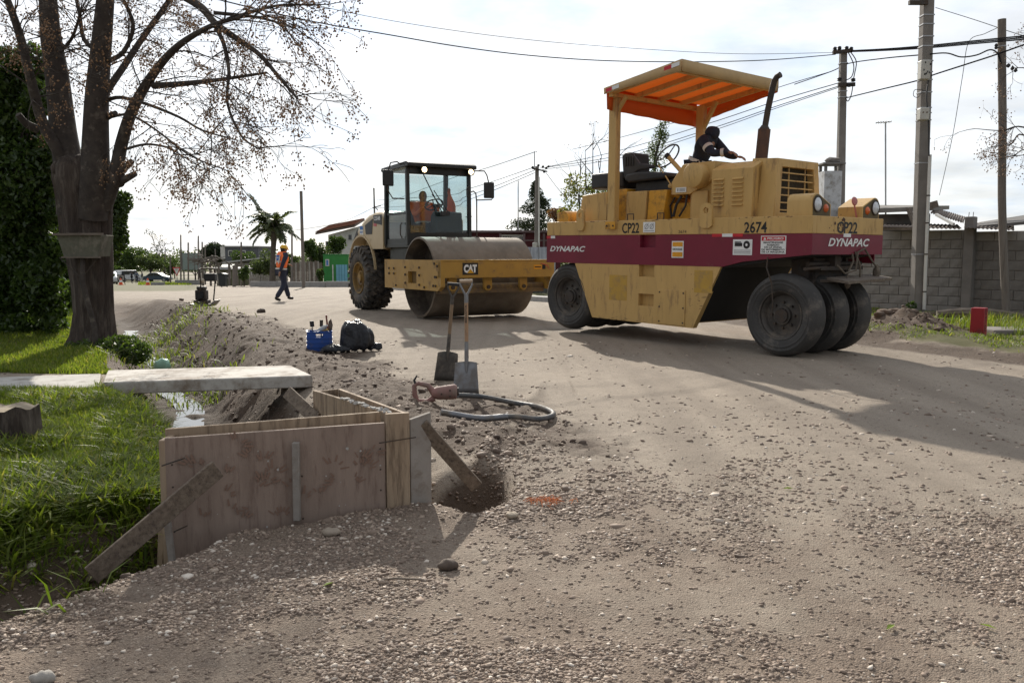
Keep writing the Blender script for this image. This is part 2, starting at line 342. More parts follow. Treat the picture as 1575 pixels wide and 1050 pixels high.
def ground_mat():
    m,t,n,L,p=_nt('ground')
    tc=n.new('ShaderNodeTexCoord'); src=tc.outputs['Object']
    def A(k): x=n.new('ShaderNodeAttribute'); x.attribute_name=k; return x.outputs['Fac']
    def noise(s,d=6,r=.6): x=n.new('ShaderNodeTexNoise'); x.inputs['Scale'].default_value=s; x.inputs['Detail'].default_value=d; x.inputs['Roughness'].default_value=r; L(src,x.inputs['Vector']); return x.outputs[0]
    def vor(s,f='F1'): x=n.new('ShaderNodeTexVoronoi'); x.feature=f; x.inputs['Scale'].default_value=s; L(src,x.inputs['Vector']); return x
    def mr(v,a,b,c=0,d=1): x=n.new('ShaderNodeMapRange'); x.inputs[1].default_value=a; x.inputs[2].default_value=b; x.inputs[3].default_value=c; x.inputs[4].default_value=d; L(v,x.inputs[0]); return x.outputs[0]
    def mix(f,a,b,bl='MIX'):
        x=n.new('ShaderNodeMix'); x.data_type='RGBA'; x.blend_type=bl
        for i,v in ((0,f),(6,a),(7,b)):
            if isinstance(v,tuple): x.inputs[i].default_value=rgba(v)
            elif isinstance(v,(int,float)): x.inputs[i].default_value=v
            else: L(v,x.inputs[i])
        return x.outputs[2]
    def mt(op,a,b):
        x=n.new('ShaderNodeMath'); x.operation=op
        for i,v in enumerate((a,b)):
            if isinstance(v,(int,float)): x.inputs[i].default_value=v
            else: L(v,x.inputs[i])
        return x.outputs[0]
    big=mr(noise(.45,5),.35,.65); mid=mr(noise(3.5,8,.7),.3,.7); fine=mr(noise(55,6,.75),.3,.7)
    road=mix(big,(.34,.28,.215),(.28,.232,.182)); road=mix(mt('MULTIPLY',mid,.45),road,(.235,.195,.155)); road=mix(mt('MULTIPLY',fine,.35),road,(.40,.345,.28))
    bandn=n.new('ShaderNodeMapping'); bandn.inputs['Rotation'].default_value=(0,0,R(-25)); bandn.inputs['Scale'].default_value=(2.4,.16,1); L(src,bandn.inputs[0]); bn=n.new('ShaderNodeTexNoise'); bn.inputs['Scale'].default_value=1.0; bn.inputs['Detail'].default_value=7; L(bandn.outputs[0],bn.inputs['Vector']); bnm=mr(bn.outputs[0],.42,.62); road=mix(mt('MULTIPLY',bnm,.75),road,(.22,.18,.14)); road=mix(mr(noise(28,10,.8),.50,.72,0,.55),road,(.175,.14,.108)); road=mix(mr(noise(40,8,.8),.56,.72,0,.6),road,(.46,.39,.31))
    v1=vor(75); cr=n.new('ShaderNodeSeparateColor'); L(v1.outputs['Color'],cr.inputs[0])
    v2=vor(34); c2=n.new('ShaderNodeSeparateColor'); L(v2.outputs['Color'],c2.inputs[0])
    rp=n.new('ShaderNodeValToRGB'); e=rp.color_ramp.elements; e[0].color=(.10,.078,.062,1); e[1].color=(.50,.42,.34,1)
    for q,c in ((.3,(.175,.13,.10,1)),(.6,(.25,.185,.14,1)),(.82,(.33,.235,.175,1))): k=e.new(q); k.color=c
    L(cr.outputs[0],rp.inputs[0]); gcol=rp.outputs[0]
    gcol=mix(mr(v1.outputs['Distance'],.35,.75,0,.75),gcol,(.10,.078,.06)); lo_=A('loose'); v3=vor(150); c3=n.new('ShaderNodeSeparateColor'); L(v3.outputs['Color'],c3.inputs[0]); dust=mix(fine,(.185,.14,.104),(.25,.195,.148)); dust=mix(mr(c3.outputs[0],.72,.8,0,.75),dust,(.36,.29,.23)); dust=mix(mr(c3.outputs[1],.75,.82,0,.7),dust,(.10,.073,.055)); gcol=mix(mr(mt('ADD',lo_,mt('MULTIPLY',mt('SUBTRACT',noise(14,8,.75),.5),.9)),.25,.75,.85,.0),gcol,dust); gcol=mix(mt('MULTIPLY',mid,.3),gcol,(.15,.108,.08))
    spk=mr(c2.outputs[1],.955,.97); road=mix(mt('MULTIPLY',spk,mr(v2.outputs['Distance'],.30,.42,.8,0)),road,(.15,.12,.10))
    soil=mix(mid,(.062,.043,.031),(.118,.084,.06)); soil=mix(mt('MULTIPLY',fine,.45),soil,(.16,.12,.09))
    gs=mix(mid,(.07,.075,.022),(.12,.105,.045))
    g=A('gravel'); gmask=mr(mt('ADD',g,mt('MULTIPLY',mt('SUBTRACT',noise(5,9,.75),.5),1.4)),.08,.72)
    s=A('soil'); smask=mr(mt('ADD',s,mt('MULTIPLY',mt('SUBTRACT',noise(6,8,.75),.5),.7)),.3,.6)
    gr=A('grass'); grm=mr(mt('ADD',gr,mt('MULTIPLY',mt('SUBTRACT',noise(3,8,.7),.5),.6)),.4,.65)
    gcol=mix(mt('MULTIPLY',mr(noise(1.1,7,.65),.42,.62),.35),gcol,(.125,.09,.067)); road=mix(mr(c3.outputs[2],.80,.87,0,.5),road,(.15,.115,.088)); col=mix(mt('MULTIPLY',gmask,.94),road,gcol); col=mix(smask,col,soil); col=mix(grm,col,gs); col=mix(mt('MULTIPLY',A('wet'),.6),col,(.045,.034,.026))
    L(col,p.inputs['Base Color']); p.inputs['Roughness'].default_value=.88; p.inputs['Specular IOR Level'].default_value=.25
    ht=mt('ADD',mt('MULTIPLY',mt('MULTIPLY',v1.outputs['Distance'],-1.0),mt('ADD',mt('MULTIPLY',gmask,mt('ADD',A('loose'),.15)),.16)),mt('ADD',mt('MULTIPLY',noise(22,8,.7),mt('ADD',mt('MULTIPLY',smask,1.8),.8)),mt('ADD',mt('MULTIPLY',noise(120,4,.7),.35),mt('MULTIPLY',v3.outputs['Distance'],-.4))))
    b=n.new('ShaderNodeBump'); b.inputs['Strength'].default_value=.75; b.inputs['Distance'].default_value=.014; L(ht,b.inputs['Height']); L(b.outputs[0],p.inputs['Normal'])
    return m
G=npmesh('ground',np.stack([GX.ravel(),GY.ravel(),gz_],1),gf,ground_mat(),v=gm,smooth=True); G['kind']='structure'
# water lying in the ditch
def water_mat():
    m,t,n,L,p=_nt('ditch_water'); p.inputs['Base Color'].default_value=(.03,.026,.02,1); p.inputs['Roughness'].default_value=.06; p.inputs['Specular IOR Level'].default_value=.8
    x=n.new('ShaderNodeTexNoise'); x.inputs['Scale'].default_value=9; b=n.new('ShaderNodeBump'); b.inputs['Strength'].default_value=.06; b.inputs['Distance'].default_value=.02
    L(x.outputs[0],b.inputs['Height']); L(b.outputs[0],p.inputs['Normal']); return m
wv=[];wf=[]
ys=np.linspace(5.4,21,32)
for i,y in enumerate(ys):
    zz=float(np.interp(y,_ya,_zs))-.55; c=xc(y)+.1*math.sin(y*1.9)
    wv+=[(c-.17,y,zz),(c+.17,y,zz)]
    if i: k=2*i; wf.append((k-2,k-1,k+1,k))
o=npmesh('ditch_water',wv,wf,water_mat()); o['kind']='structure'
# concrete footpath on the left
conc=M('concrete',(.46,.44,.40),(.36,.34,.31),sc=3,rough=.85,bump=.3,bsc=60,dirt=(.16,.13,.10),damt=.35,dsc=5)
b=B()
pa=[tuple(onz(x,y,.1))[:2] for x,y in((153,594),(155,574),(-330,592),(-330,616))]
b.prism(pa,'z',-.12,.10); o=b.build('footpath',conc,bevel=.01); o['kind']='structure'
b=B()
def strip(pts,w,h,dz=0):
    vs=[];fs=[]
    for i,(x,y) in enumerate(pts):
        z=gz(x,y)+dz; vs+=[(x,y,z-.2),(x,y,z+h),(x+w,y+w*.4,z+h),(x+w,y+w*.4,z-.2)]
        if i:
            k=4*i
            for a in range(3): fs.append((k-4+a,k-3+a,k+1+a,k+a))
    return vs,fs
kerb=M('kerb_concrete',(.34,.33,.31),(.27,.26,.24),rough=.85)
ky=[22,25,28,32,38,46,56,66,80,95]
vs,fs=strip([(float(red(y))+.15,y) for y in ky],.5,.14); b.add(vs,fs)
o=b.build('kerb',kerb); o['kind']='structure'
# loose stones: each a lumpy little mesh, all one mass
def stones(n,sd):
    r=np.random.default_rng(sd)
    bm=bmesh.new(); bmesh.ops.create_icosphere(bm,subdivisions=1,radius=1); iv=np.array([v.co[:] for v in bm.verts]); f=np.array([[v.index for v in q.verts] for q in bm.faces]); bm.free()
    Y=2.1*np.exp(r.random(n*4)*math.log(13/2.1)); X=(r.random(n*4)*2-1)*.68*Y
    z,m=terrain(X,Y); keep=r.random(n*4)<np.clip((m['gravel']+.12*sst(9,3,Y))*1.25+m['soil']*.05*(1-m['grass'])+.03,0,1)*(.13+.95*m['loose'])*(1-m['grass'])*(m['wet']<.3)
    X,Y,z=X[keep][:n],Y[keep][:n],z[keep][:n]; n=len(X)
    sz=.0030+.0115*r.random(n)**2.6; big=r.random(n)<.012; sz[big]*=2.0; sz=sz*np.clip(Y/4.,.85,1.8)
    k=len(iv); d=iv[None]*(1+.28*r.normal(size=(n,k,1))*.8)
    q=r.normal(size=(n,4)); q/=np.linalg.norm(q,axis=1)[:,None]; w,x,y,zq=q.T
    Rm=np.stack([1-2*(y*y+zq*zq),2*(x*y-zq*w),2*(x*zq+y*w),2*(x*y+zq*w),1-2*(x*x+zq*zq),2*(y*zq-x*w),2*(x*zq-y*w),2*(y*zq+x*w),1-2*(x*x+y*y)],1).reshape(n,3,3)
    d=np.einsum('nij,nkj->nki',Rm,d*np.array([1.2,.95,.7])[None,None])*np.array([1,1,.6])
    v=d*sz[:,None,None]+np.stack([X,Y,z-sz*.02],1)[:,None]
    F=(f[None]+np.arange(n)[:,None,None]*k).reshape(-1,3)
    return v.reshape(-1,3),F,np.repeat(r.random(n),k)
def stone_mat():
    m,t,n,L,p=_nt('gravel'); a=n.new('ShaderNodeAttribute'); a.attribute_name='v'
    rp=n.new('ShaderNodeValToRGB'); e=rp.color_ramp.elements; e[0].color=(.15,.11,.085,1); e[1].color=(.62,.55,.47,1)
    for q,c in ((.4,(.20,.147,.11,1)),(.72,(.27,.2,.152,1)),(.9,(.40,.32,.25,1))): k=e.new(q); k.color=c
    L(a.outputs['Fac'],rp.inputs[0]); L(rp.outputs[0],p.inputs['Base Color']); p.inputs['Roughness'].default_value=.75; p.inputs['Specular IOR Level'].default_value=.4; return m
v,f,a=stones(68000,5); o=npmesh('gravel',v,f,stone_mat(),v=a); o['kind']='stuff'; o['label']='loose grey brown gravel strewn over the driveway in front'
# clods of dug earth
def clods(n,sd):
    r=np.random.default_rng(sd); bm=bmesh.new(); bmesh.ops.create_icosphere(bm,subdivisions=1,radius=1); iv=np.array([v.co[:] for v in bm.verts]); f=np.array([[v.index for v in q.verts] for q in bm.faces]); bm.free()
    Y=3+r.random(n*8)**1.6*19; X=xc(Y)+(r.random(n*8)*4.2-1.4)
    z,m=terrain(X,Y); ok=(m['soil']>.35)&(m['grass']<.3)&(m['wet']<.6); 
    X2=5+r.random(n)*2.6; Y2=13+r.random(n)*2.4; z2,m2=terrain(X2,Y2); ok2=m2['soil']>.4
    X=np.concatenate([X[ok][:n],X2[ok2][:n//6]]); Y=np.concatenate([Y[ok][:n],Y2[ok2][:n//6]]); z=np.concatenate([z[ok][:n],z2[ok2][:n//6]]); n=len(X)
    sz=.006+.026*r.random(n)**4; k=len(iv); d=iv[None]*(1+.3*r.normal(size=(n,k,1)))*np.array([1.1,1,.75]); v=d*sz[:,None,None]+np.stack([X,Y,z+sz*.2],1)[:,None]
    return v.reshape(-1,3),(f[None]+np.arange(n)[:,None,None]*k).reshape(-1,3),np.repeat(r.random(n),k)
def clod_mat():
    m,t,n,L,p=_nt('clods'); a=n.new('ShaderNodeAttribute'); a.attribute_name='v'
    rp=n.new('ShaderNodeValToRGB'); e=rp.color_ramp.elements; e[0].color=(.07,.046,.034,1); e[1].color=(.2,.15,.115,1); L(a.outputs['Fac'],rp.inputs[0]); L(rp.outputs[0],p.inputs['Base Color']); p.inputs['Roughness'].default_value=.9; return m
v,f,a=clods(2600,9); o=npmesh('soil_clods',v,f,clod_mat(),v=a); o['kind']='stuff'; o['label']='dark crumbly earth clods along the dug ditch banks'
# grass
def blades(X,Y,h,w,sd,lean=.5,segs=2):
    r=np.random.default_rng(sd); n=len(X); z,_=terrain(X,Y); a=r.random(n)*6.283; L=h*(.5+.9*r.random(n)); ln=lean*(.3+r.random(n)); dx=np.cos(a);dy=np.sin(a); W=w*(.6+.8*r.random(n))
    px,py=-dy,dx; vs=[]
    for q,wk in ((0,.8),(.55,1),(1,0)):
        off=L*ln*q*q; zz=z-.01+L*q*(1-.35*ln*q); cx=X+dx*off; cy_=Y+dy*off
        if wk: vs+= [np.stack([cx+px*W*wk/2,cy_+py*W*wk/2,zz],1),np.stack([cx-px*W*wk/2,cy_-py*W*wk/2,zz],1)]
        else: vs.append(np.stack([cx,cy_,zz],1))
    v=np.stack(vs,1); i=np.arange(n)[:,None]*5; f=np.concatenate([i+np.array([[0,1,3]]),i+np.array([[0,3,2]]),i+np.array([[2,3,4]])])
    return v.reshape(-1,3),f,np.repeat(r.random(n),5)
def sample(n,x0,x1,y0,y1,cond,sd,logy=False):
    r=np.random.default_rng(sd); k=n*6; Y=y0*np.exp(r.random(k)*math.log(y1/y0)) if logy else y0+r.random(k)*(y1-y0); X=x0+r.random(k)*(x1-x0) if not callable(x0) else x0(Y)+r.random(k)*(x1(Y)-x0(Y))
    _,m=terrain(X,Y); ok=cond(X,Y,m,r); return X[ok][:n],Y[ok][:n]
grassm=leafmat('grass',(.085,.125,.017),(.18,.215,.038),rough=.5,tr=.5,spec=.3,dry=(.28,.24,.09))
def grass_obj(name,label,parts):
    V=[];F=[];A=[];o=0
    for v,f,a in parts: V.append(v);F.append(f+o);A.append(a);o+=len(v)
    q=npmesh(name,np.concatenate(V),np.concatenate(F),grassm,v=np.concatenate(A)); return tag(q,label,'grass',kind='stuff')
fr=lambda Y:xc(Y)
c1=lambda X,Y,m,r:(m['grass']>.35)&(r.random(len(X))<m['grass'])
X,Y=sample(60000,lambda y:-.64*y,lambda y:xc(y)+0*y-.4,3.1,9,c1,1)
p1=blades(X,Y,.075,.006,1,.7)
pn=vn(X*1.1,Y*1.1,5)
X,Y=sample(9000,lambda y:-.64*y,lambda y:xc(y)-.55,3.4,7.6,lambda X,Y,m,r:(m['grass']>.2)&(vn(X*1.6,Y*1.6,6)>.52)&(r.random(len(X))<1.0-.10*(Y-3.4)),2)
p2=blades(X,Y,.125,.012,2,1.15)
X,Y=sample(60000,lambda y:-.64*y,lambda y:xc(y)-.6,9,30,c1,3,True); p3=blades(X,Y,.07,.011,3,.5)
# bright tufts growing in the ditch sides
rr=np.random.default_rng(44); TX=[];TY=[]
for cx,cy_,k,sp in [(-6.3,15.2,420,.5),(-6.9,17.2,520,.6),(-7.4,19.0,300,.6),(-5.7,14.2,200,.35),(-5.0,13.1,110,.3),(-4.3,11.8,160,.32),(-3.9,10.9,120,.22),(-1.55,6.6,120,.16),(-2.05,7.2,90,.16),(-2.15,4.65,320,.22),(-1.95,4.35,140,.14),(-2.7,4.62,380,.26),(-3.2,4.6,260,.25),(-2.4,4.3,140,.2),(-1.85,3.95,90,.12),(-2.9,4.2,90,.25),(-2.5,4.0,30,.2),(-1.95,3.35,50,.10),(-5.2,11.2,120,.3)]:
    TX.append(cx+rr.normal(size=k)*sp); TY.append(cy_+rr.normal(size=k)*sp*.8)
p4=blades(np.concatenate(TX),np.concatenate(TY),.16,.013,4,1.2)
X,Y=sample(5200,lambda y:xc(y)-wlf(y)-.35,lambda y:xc(y)-wlf(y)+.42,3.2,8.2,lambda X,Y,m,r:(m['gravel']<.2)&(vn(X*2.2,Y*2.2,66)>.38)&(Y>yedge(X)+.1),14); p5=blades(X,Y,.13,.011,14,1.3)
X,Y=sample(900,lambda y:xc(y)-1.6-.6*(4.6-y),lambda y:xc(y)-.6,3.5,4.6,lambda X,Y,m,r:(vn(X*2.5,Y*2.5,67)>.55)&(Y>yedge(X)+.1),15); p6=blades(X,Y,.15,.012,15,1.3)
grass_obj('grass','bright green grass and weeds on the left bank and ditch sides',[p1,p2,p3,p4,p5,p6])
c2=lambda X,Y,m,r:(m['grass']>.4)&(vn(X*1.5,Y*1.5,16)>.41)
X,Y=sample(16000,lambda y:red(y),lambda y:red(y)+5,10,24,c2,6); q1=blades(X,Y,.065,.010,6,1.0)
X,Y=sample(1500,lambda y:np.full_like(y,6.4),lambda y:np.full_like(y,8.6),13.4,15.4,lambda X,Y,m,r:(m['grass']>.2)&(vn(X*2,Y*2,26)>.4),7); q2=blades(X,Y,.2,.008,7,.7)
grass_obj('verge_grass','patchy grass on the verge below the grey block wall',[q1,q2])
X,Y=sample(9000,lambda y:-.425*y,lambda y:-.365*y,86,132,lambda X,Y,m,r:vn(X*.6,Y*.25,3)>.3,12); q3=blades(X,Y,.22,.09,12,.6)
grass_obj('far_grass','bright green lawn strip by the far noticeboard and cars',[q3])
# ---------------------------------------------------------------- pneumatic tyre roller (local x forward, y away from the camera, z up)
beige=M('beige_paint',(.56,.355,.125),(.50,.315,.11),sc=2.2,rough=.5,bump=.05,bsc=60,dirt=(.27,.165,.08),damt=.22,dsc=3.2,stretch=(3,3,.7))
orange_p=M('orange_paint',(.66,.33,.03),(.56,.27,.03),sc=3,rough=.5,bump=.05,dirt=(.16,.10,.05),damt=.35,dsc=5)
maroon=M('maroon_paint',(.19,.013,.034),(.155,.012,.028),sc=2,rough=.42,bump=.03,dirt=(.22,.09,.07),damt=.05,dsc=4)
black=M('black_plastic',(.018,.018,.02),(.03,.03,.032),rough=.55,bump=.1)
iron=M('dark_iron',(.045,.04,.037),(.085,.07,.06),rough=.65,bump=.25,metal=.4,dirt=(.10,.07,.05),damt=.5)
rust=M('rusty_iron',(.075,.045,.035),(.13,.065,.04),sc=9,rough=.8,bump=.35)
rubber=M('tyre_rubber',(.040,.038,.036),(.060,.056,.052),sc=3,rough=.78,bump=.12,bsc=50,dirt=(.15,.13,.11),damt=.26,dsc=4)
rimm=M('rim_steel',(.055,.048,.042),(.09,.08,.07),sc=5,rough=.6,metal=.3,dirt=(.17,.14,.11),damt=.3)
tarp_m=leafmat('orange_tarp',(.60,.125,.018),(.60,.125,.018),rough=.6,tr=.26,boost=(1.0,.95,.8))
tarp_f=M('beige_tarp',(.50,.34,.16),(.43,.29,.14),sc=5,rough=.7,bump=.2,bsc=9)
white=M('white_print',(.78,.78,.76),(.68,.68,.66),rough=.5,bump=0)
blackp=M('black_print',(.015,.015,.016),rough=.5,bump=0)
redp=M('red_print',(.55,.02,.03),(.45,.02,.03),rough=.4,bump=0)
yelp=M('yellow_print',(.75,.33,.02),rough=.45,bump=0)
greyp=M('grey_print',(.35,.35,.36),rough=.5,bump=0)
lens_=M('lamp_lens',(.70,.72,.75),(.5,.52,.55),sc=20,rough=.12,bump=.2,bsc=60,spec=.8)
amber=M('amber_lens',(.65,.13,.02),(.5,.09,.02),rough=.25,bump=.1,spec=.6)
woodg=M('grey_wood',(.20,.165,.13),(.12,.095,.075),sc=3,rough=.85,bump=.4,bsc=30,stretch=(1,8,8),dirt=(.08,.06,.05),damt=.3)
ropem=M('rope',(.16,.13,.10),(.10,.08,.06),sc=30,rough=.95,bump=.5,bsc=120)
PR=thing('pneumatic_roller','beige and maroon rubber tyred road roller with an orange tarpaulin canopy','road roller',(3.402,11.192,0),R(-50.0))
PR.rotation_euler=(0,R(.55),R(-50.0))
def slab(poly_parts,y0,y1):
    b=B()
    for q in poly_parts: b.prism(q,'y',y0,y1)
    return b
rect=lambda x0,x1,z0,z1:[(x0,z0),(x1,z0),(x1,z1),(x0,z1)]
WID=1.74
# inner body, set back so that the step pockets are real recesses
b=B().prism([(-4.38,1.16),(-4.38,1.77),(.36,1.77),(.36,1.36),(-.2,1.30),(-.86,1.2),(-1.42,.34),(-3.26,.36),(-3.66,1.16)],'y',.09,WID-.02)
b.build('body_core',beige,PR)
b=slab([rect(-4.41,.43,1.582,1.80)],0,.09); b.box(.33,.43,.09,WID,1.582,1.80); b.box(-4.41,.33,WID-.018,WID,1.582,1.8); b.box(-4.38,.33,.09,WID-.02,1.772,1.797)
b.build('upper_band',beige,PR,bevel=.006)
b=slab([rect(-4.412,-2.372,1.145,1.58),rect(-2.372,-2.078,1.145,1.398),[(-2.078,1.145),(-.895,1.145),(-.58,1.218),(-.1,1.268),(.432,1.322),(.432,1.58),(-2.078,1.58)]],-.002,.088)
b.box(.332,.432,.088,WID,1.322,1.58); b.box(-4.41,.33,WID-.016,WID+.002,1.2,1.58); b.build('maroon_band',maroon,PR,smooth=None)
b=slab([[(-3.745,1.143),(-3.343,.306),(-2.385,.292),(-2.385,1.143)],rect(-2.385,-2.09,.72,.972),[(-2.385,.292),(-2.09,.288),(-2.09,.545),(-2.385,.545)],[(-2.09,.288),(-1.366,.278),(-.92,1.143),(-2.09,1.143)]],.002,.09)
b.build('lower_panel',beige,PR,smooth=None)
B().box(-2.372,-2.078,.082,.089,1.398,1.58).build('pocket_back',maroon,PR); b=B().box(-2.0,-1.506,-.010,0,.30,.80); b.build('hatch_door',beige,PR,bevel=.006)
b=B()
for x in(-1.97,-1.535):
    for z in(.34,.55,.76): b.cyl((x,-.018,z),(x,-.01,z),.012,n=8)
b.build('hatch_bolts',iron,PR)
b=B().box(-2.98,-2.62,-.0005,.004,.60,.98).box(-1.36,-1.05,-.0005,.004,.78,1.09); b.build('yellow_repaint_patch',M('yellow_patch',(.50,.30,.045),(.44,.26,.05),rough=.5,dirt=(.3,.2,.1),damt=.4),PR)
# dark wheel-arch lining and axle beam
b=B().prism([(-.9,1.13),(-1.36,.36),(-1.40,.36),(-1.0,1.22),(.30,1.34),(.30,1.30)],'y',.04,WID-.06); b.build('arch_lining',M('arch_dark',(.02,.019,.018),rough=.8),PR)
b=B().cyl((0,.05,.54),(0,1.6,.54),.09).cyl((-3.918,.05,.60),(-3.918,1.7,.60),.09).box(-.16,.16,.5,1.2,.75,1.27).cyl((0,.8,.6),(0,.8,1.3),.16); b.build('axle',iron,PR)
def wheel(x,y,z,r=.535,w=.29,hub=1):
    t=bpy.data.objects.new('wheel',None); COL.objects.link(t); t.parent=PR; t.location=(x,y,z); t.empty_display_size=.1
    prof=[(.315,.03),(.335,.012),(.38,.004),(.40,.001),(.404,-.004),(.414,-.004),(.418,.001),(.45,.001),(.454,-.003),(.462,-.002),(.468,.006),(.482,.012),(.512,.038),(.528,.075),(.535,.12),(.535,w-.12),(.528,w-.075),(.512,w-.038),(.482,w-.012),(.44,w),(.38,w-.004),(.315,w-.03)]
    B().lathe(prof,(0,0,0),(0,1,0),48).build('tyre',rubber,t,smooth=50)
    p=[(.0,.10),(.085,.10),(.09,.07),(.12,.07),(.125,.105),(.20,.125),(.255,.12),(.27,.07),(.295,.05),(.30,.022),(.318,.015),(.322,.05),(.315,w*.6)]
    B().lathe(p,(0,0,0),(0,1,0),36).build('rim',rimm,t,smooth=40)
    b=B()
    for k in range(8):
        a=2*math.pi*k/8; b.cyl((.165*math.cos(a),.08,.165*math.sin(a)),(.165*math.cos(a),.118,.165*math.sin(a)),.018,n=6)
    b.cyl((.0,.05,0),(0,.1,0),.05,n=12); b.build('lug_nuts',iron,t)
    return t
for k in range(3): wheel(0,.005+k*.565,.545)
for k in range(4): wheel(-3.918,.005+k*.47,.607)
# radiator housing with its grille
b=B(); fx=-.35
f=[(fx,.377,2.575),(fx,1.365,2.575),(fx+.02,1.43,1.80),(fx+.02,.305,1.80)]; k=[(fx-.42,.43,2.60),(fx-.42,1.31,2.60),(fx-.42,1.44,1.80),(fx-.42,.30,1.80)]
gi=[(fx+.001,.50,2.47),(fx+.001,1.25,2.47),(fx+.018,1.30,1.87),(fx+.018,.45,1.87)]; gb=[(x-.10,y,z) for x,y,z in gi]
b.add(f+k+gi+gb,[(0,4,5,1),(1,5,6,2),(3,7,4,0)]+[(i,(i+1)%4,8+(i+1)%4,8+i) for i in range(4)]+[(8+i,8+(i+1)%4,12+(i+1)%4,12+i) for i in range(4)])
rh=b.build('radiator_housing',beige,PR,bevel=.008)
b=B().add([(fx-.10,.46,2.5),(fx-.10,1.29,2.5),(fx-.09,1.32,1.85),(fx-.09,.43,1.85)],[(0,1,2,3)]); b.build('radiator_core',M('radiator_dark',(.03,.024,.015),(.06,.045,.025),sc=30,rough=.8,bump=.6,bsc=200),rh)
for i in range(6):
    z=2.395-i*.098; w=.03*(2.47-z); B().bar((fx-.02,.49-w,z),(fx-.02,1.255+w*.8,z),.02,.016).build('grille_bar',beige,rh)
for y in(.70,1.09): B().bar((fx-.035,y,2.475),(fx-.02,y-(.01),1.87),.014,.014,(1,0,0)).build('grille_upright',beige,rh)
# engine hood with louvres
b=B(); s=[(.20,1.80),(.20,2.46),(.42,2.565),(1.32,2.565),(1.54,2.46),(1.54,1.80)]
b.prism(s,'x',-1.27,-.60); hd=b.build('engine_hood',beige,PR,bevel=.008)
b=B().prism([(.33,1.8),(.33,2.47),(.47,2.545),(1.27,2.545),(1.41,2.47),(1.41,1.8)],'x',-.60,-.70); b.prism([(.36,1.8),(.36,2.47),(.47,2.55),(1.27,2.55),(1.38,2.47),(1.38,1.8)],'x',-1.30,-1.75)
b.build('hood_core',beige,PR)
for cx in(-1.14,-.83):
    for i in range(7):
        z=1.965+i*.058
        B().add([(cx-.085,.199,z),(cx+.085,.199,z),(cx+.085,.168,z+.004),(cx-.085,.168,z+.004),(cx-.085,.199,z+.032),(cx+.085,.199,z+.032)],[(0,1,2,3),(3,2,5,4),(0,3,4),(1,5,2)]).build('louvre',beige,hd,smooth=None)
b=B().box(-.705,-.69,.325,.338,1.80,2.46); b.build('hood_seam',black,PR)
# air cleaner drum, dash console, pedestal
b=B().lathe([(0,0),(.155,.0),(.172,.014),(.172,.26),(.18,.265),(.18,.285),(.172,.29),(.172,.42),(0,.42)],(-1.545,.12,2.405),(0,1,0),32); b.build('air_cleaner',beige,PR,smooth=40)
b=B().prism([(-2.06,2.16),(-2.06,2.34),(-1.86,2.585),(-1.30,2.60),(-1.30,2.36),(-1.72,2.16)],'y',.30,.86); dc=b.build('dash_console',beige,PR,bevel=.008)
b=B().box(-1.97,-1.78,.29,.297,2.19,2.26); pl=b.build('notice_plate',white,dc)
b=B().box(-1.94,-1.92,.286,.289,2.205,2.245)
for i in range(3): b.box(-1.90,-1.80,.286,.289,2.205+i*.016,2.213+i*.016)
b.build('notice_lines',greyp,dc)
b=B().box(-1.70,-1.42,.32,.8,1.80,2.2); b.build('console_pedestal',beige,PR,bevel=.006)
b=B().tube([(-2.06,.36,1.85),(-2.0,.35,2.02),(-1.9,.34,2.14)],.02).tube([(-1.95,.36,1.85),(-1.83,.35,2.0),(-1.8,.34,2.15)],.014).tube([(-2.12,.4,1.84),(-2.16,.4,2.0),(-2.05,.38,2.13)],.012); b.build('hydraulic_hoses',black,PR)
b=B().tube([(-2.08,.32,2.30),(-2.16,.30,2.42),(-2.30,.28,2.60)],.009).ball((-2.08,.3,2.29),.035,10,6); b.build('lever',beige,PR)
# steering wheel
ax=Vector((-.75,-.05,.66)).normalized(); c0=Vector((-2.28,.46,2.745))
u,w=ortho(ax)
b=B().tube([c0+(u*math.cos(2*math.pi*k/32)+w*math.sin(2*math.pi*k/32))*.205 for k in range(33)],.0125,8,False)
for k in range(3):
    a=2*math.pi*k/3+.5; b.tube([c0,c0+(u*math.cos(a)+w*math.sin(a))*.205],.009,6)
b.cyl(c0-ax*.03,c0+ax*.03,.04,n=14); sw=b.build('steering_wheel',black,PR)
b=B().cyl(c0-ax*.02,(-1.93,.46,2.43),.033,n=12); b.build('steering_column',beige,PR)
# operator seat, cushions and yellow pedestals
b=B().prism([(-3.02,2.44),(-3.06,2.80),(-3.0,2.84),(-2.86,2.83),(-2.70,2.66),(-2.42,2.62),(-2.40,2.57),(-2.72,2.55),(-2.86,2.46)],'y',.30,.36); 
b.prism([(-3.04,2.46),(-3.09,2.82),(-3.02,2.86),(-2.93,2.84),(-2.90,2.46)],'y',.36,.80); st=b.build('seat_backrest',black,PR,bevel=.025,seg=3)
b=B()
for i in range(4): b.box(-2.925+i*.05-.05,-2.905+i*.05-.05,.285,.30,2.63,2.77)
b.build('backrest_ribs',black,PR,bevel=.004)
b=B().prism([(-2.98,2.43),(-2.95,2.51),(-2.7,2.535),(-2.2,2.50),(-2.15,2.45),(-2.2,2.41),(-2.9,2.38)],'y',.28,.84); b.build('seat_cushion',black,PR,bevel=.03,seg=3)
b=B().box(-2.86,-2.10,.40,.9,2.22,2.40); b.build('seat_base',black,PR,bevel=.03)
b=B().box(-3.70,-3.02,.28,.9,2.31,2.56); b.build('black_side_box',black,PR,bevel=.04,seg=3)
b=B().prism([(-2.92,1.8),(-2.90,2.24),(-2.50,2.24),(-2.52,1.8)],'y',.26,.9); b.build('seat_pedestal',beige,PR,bevel=.01)
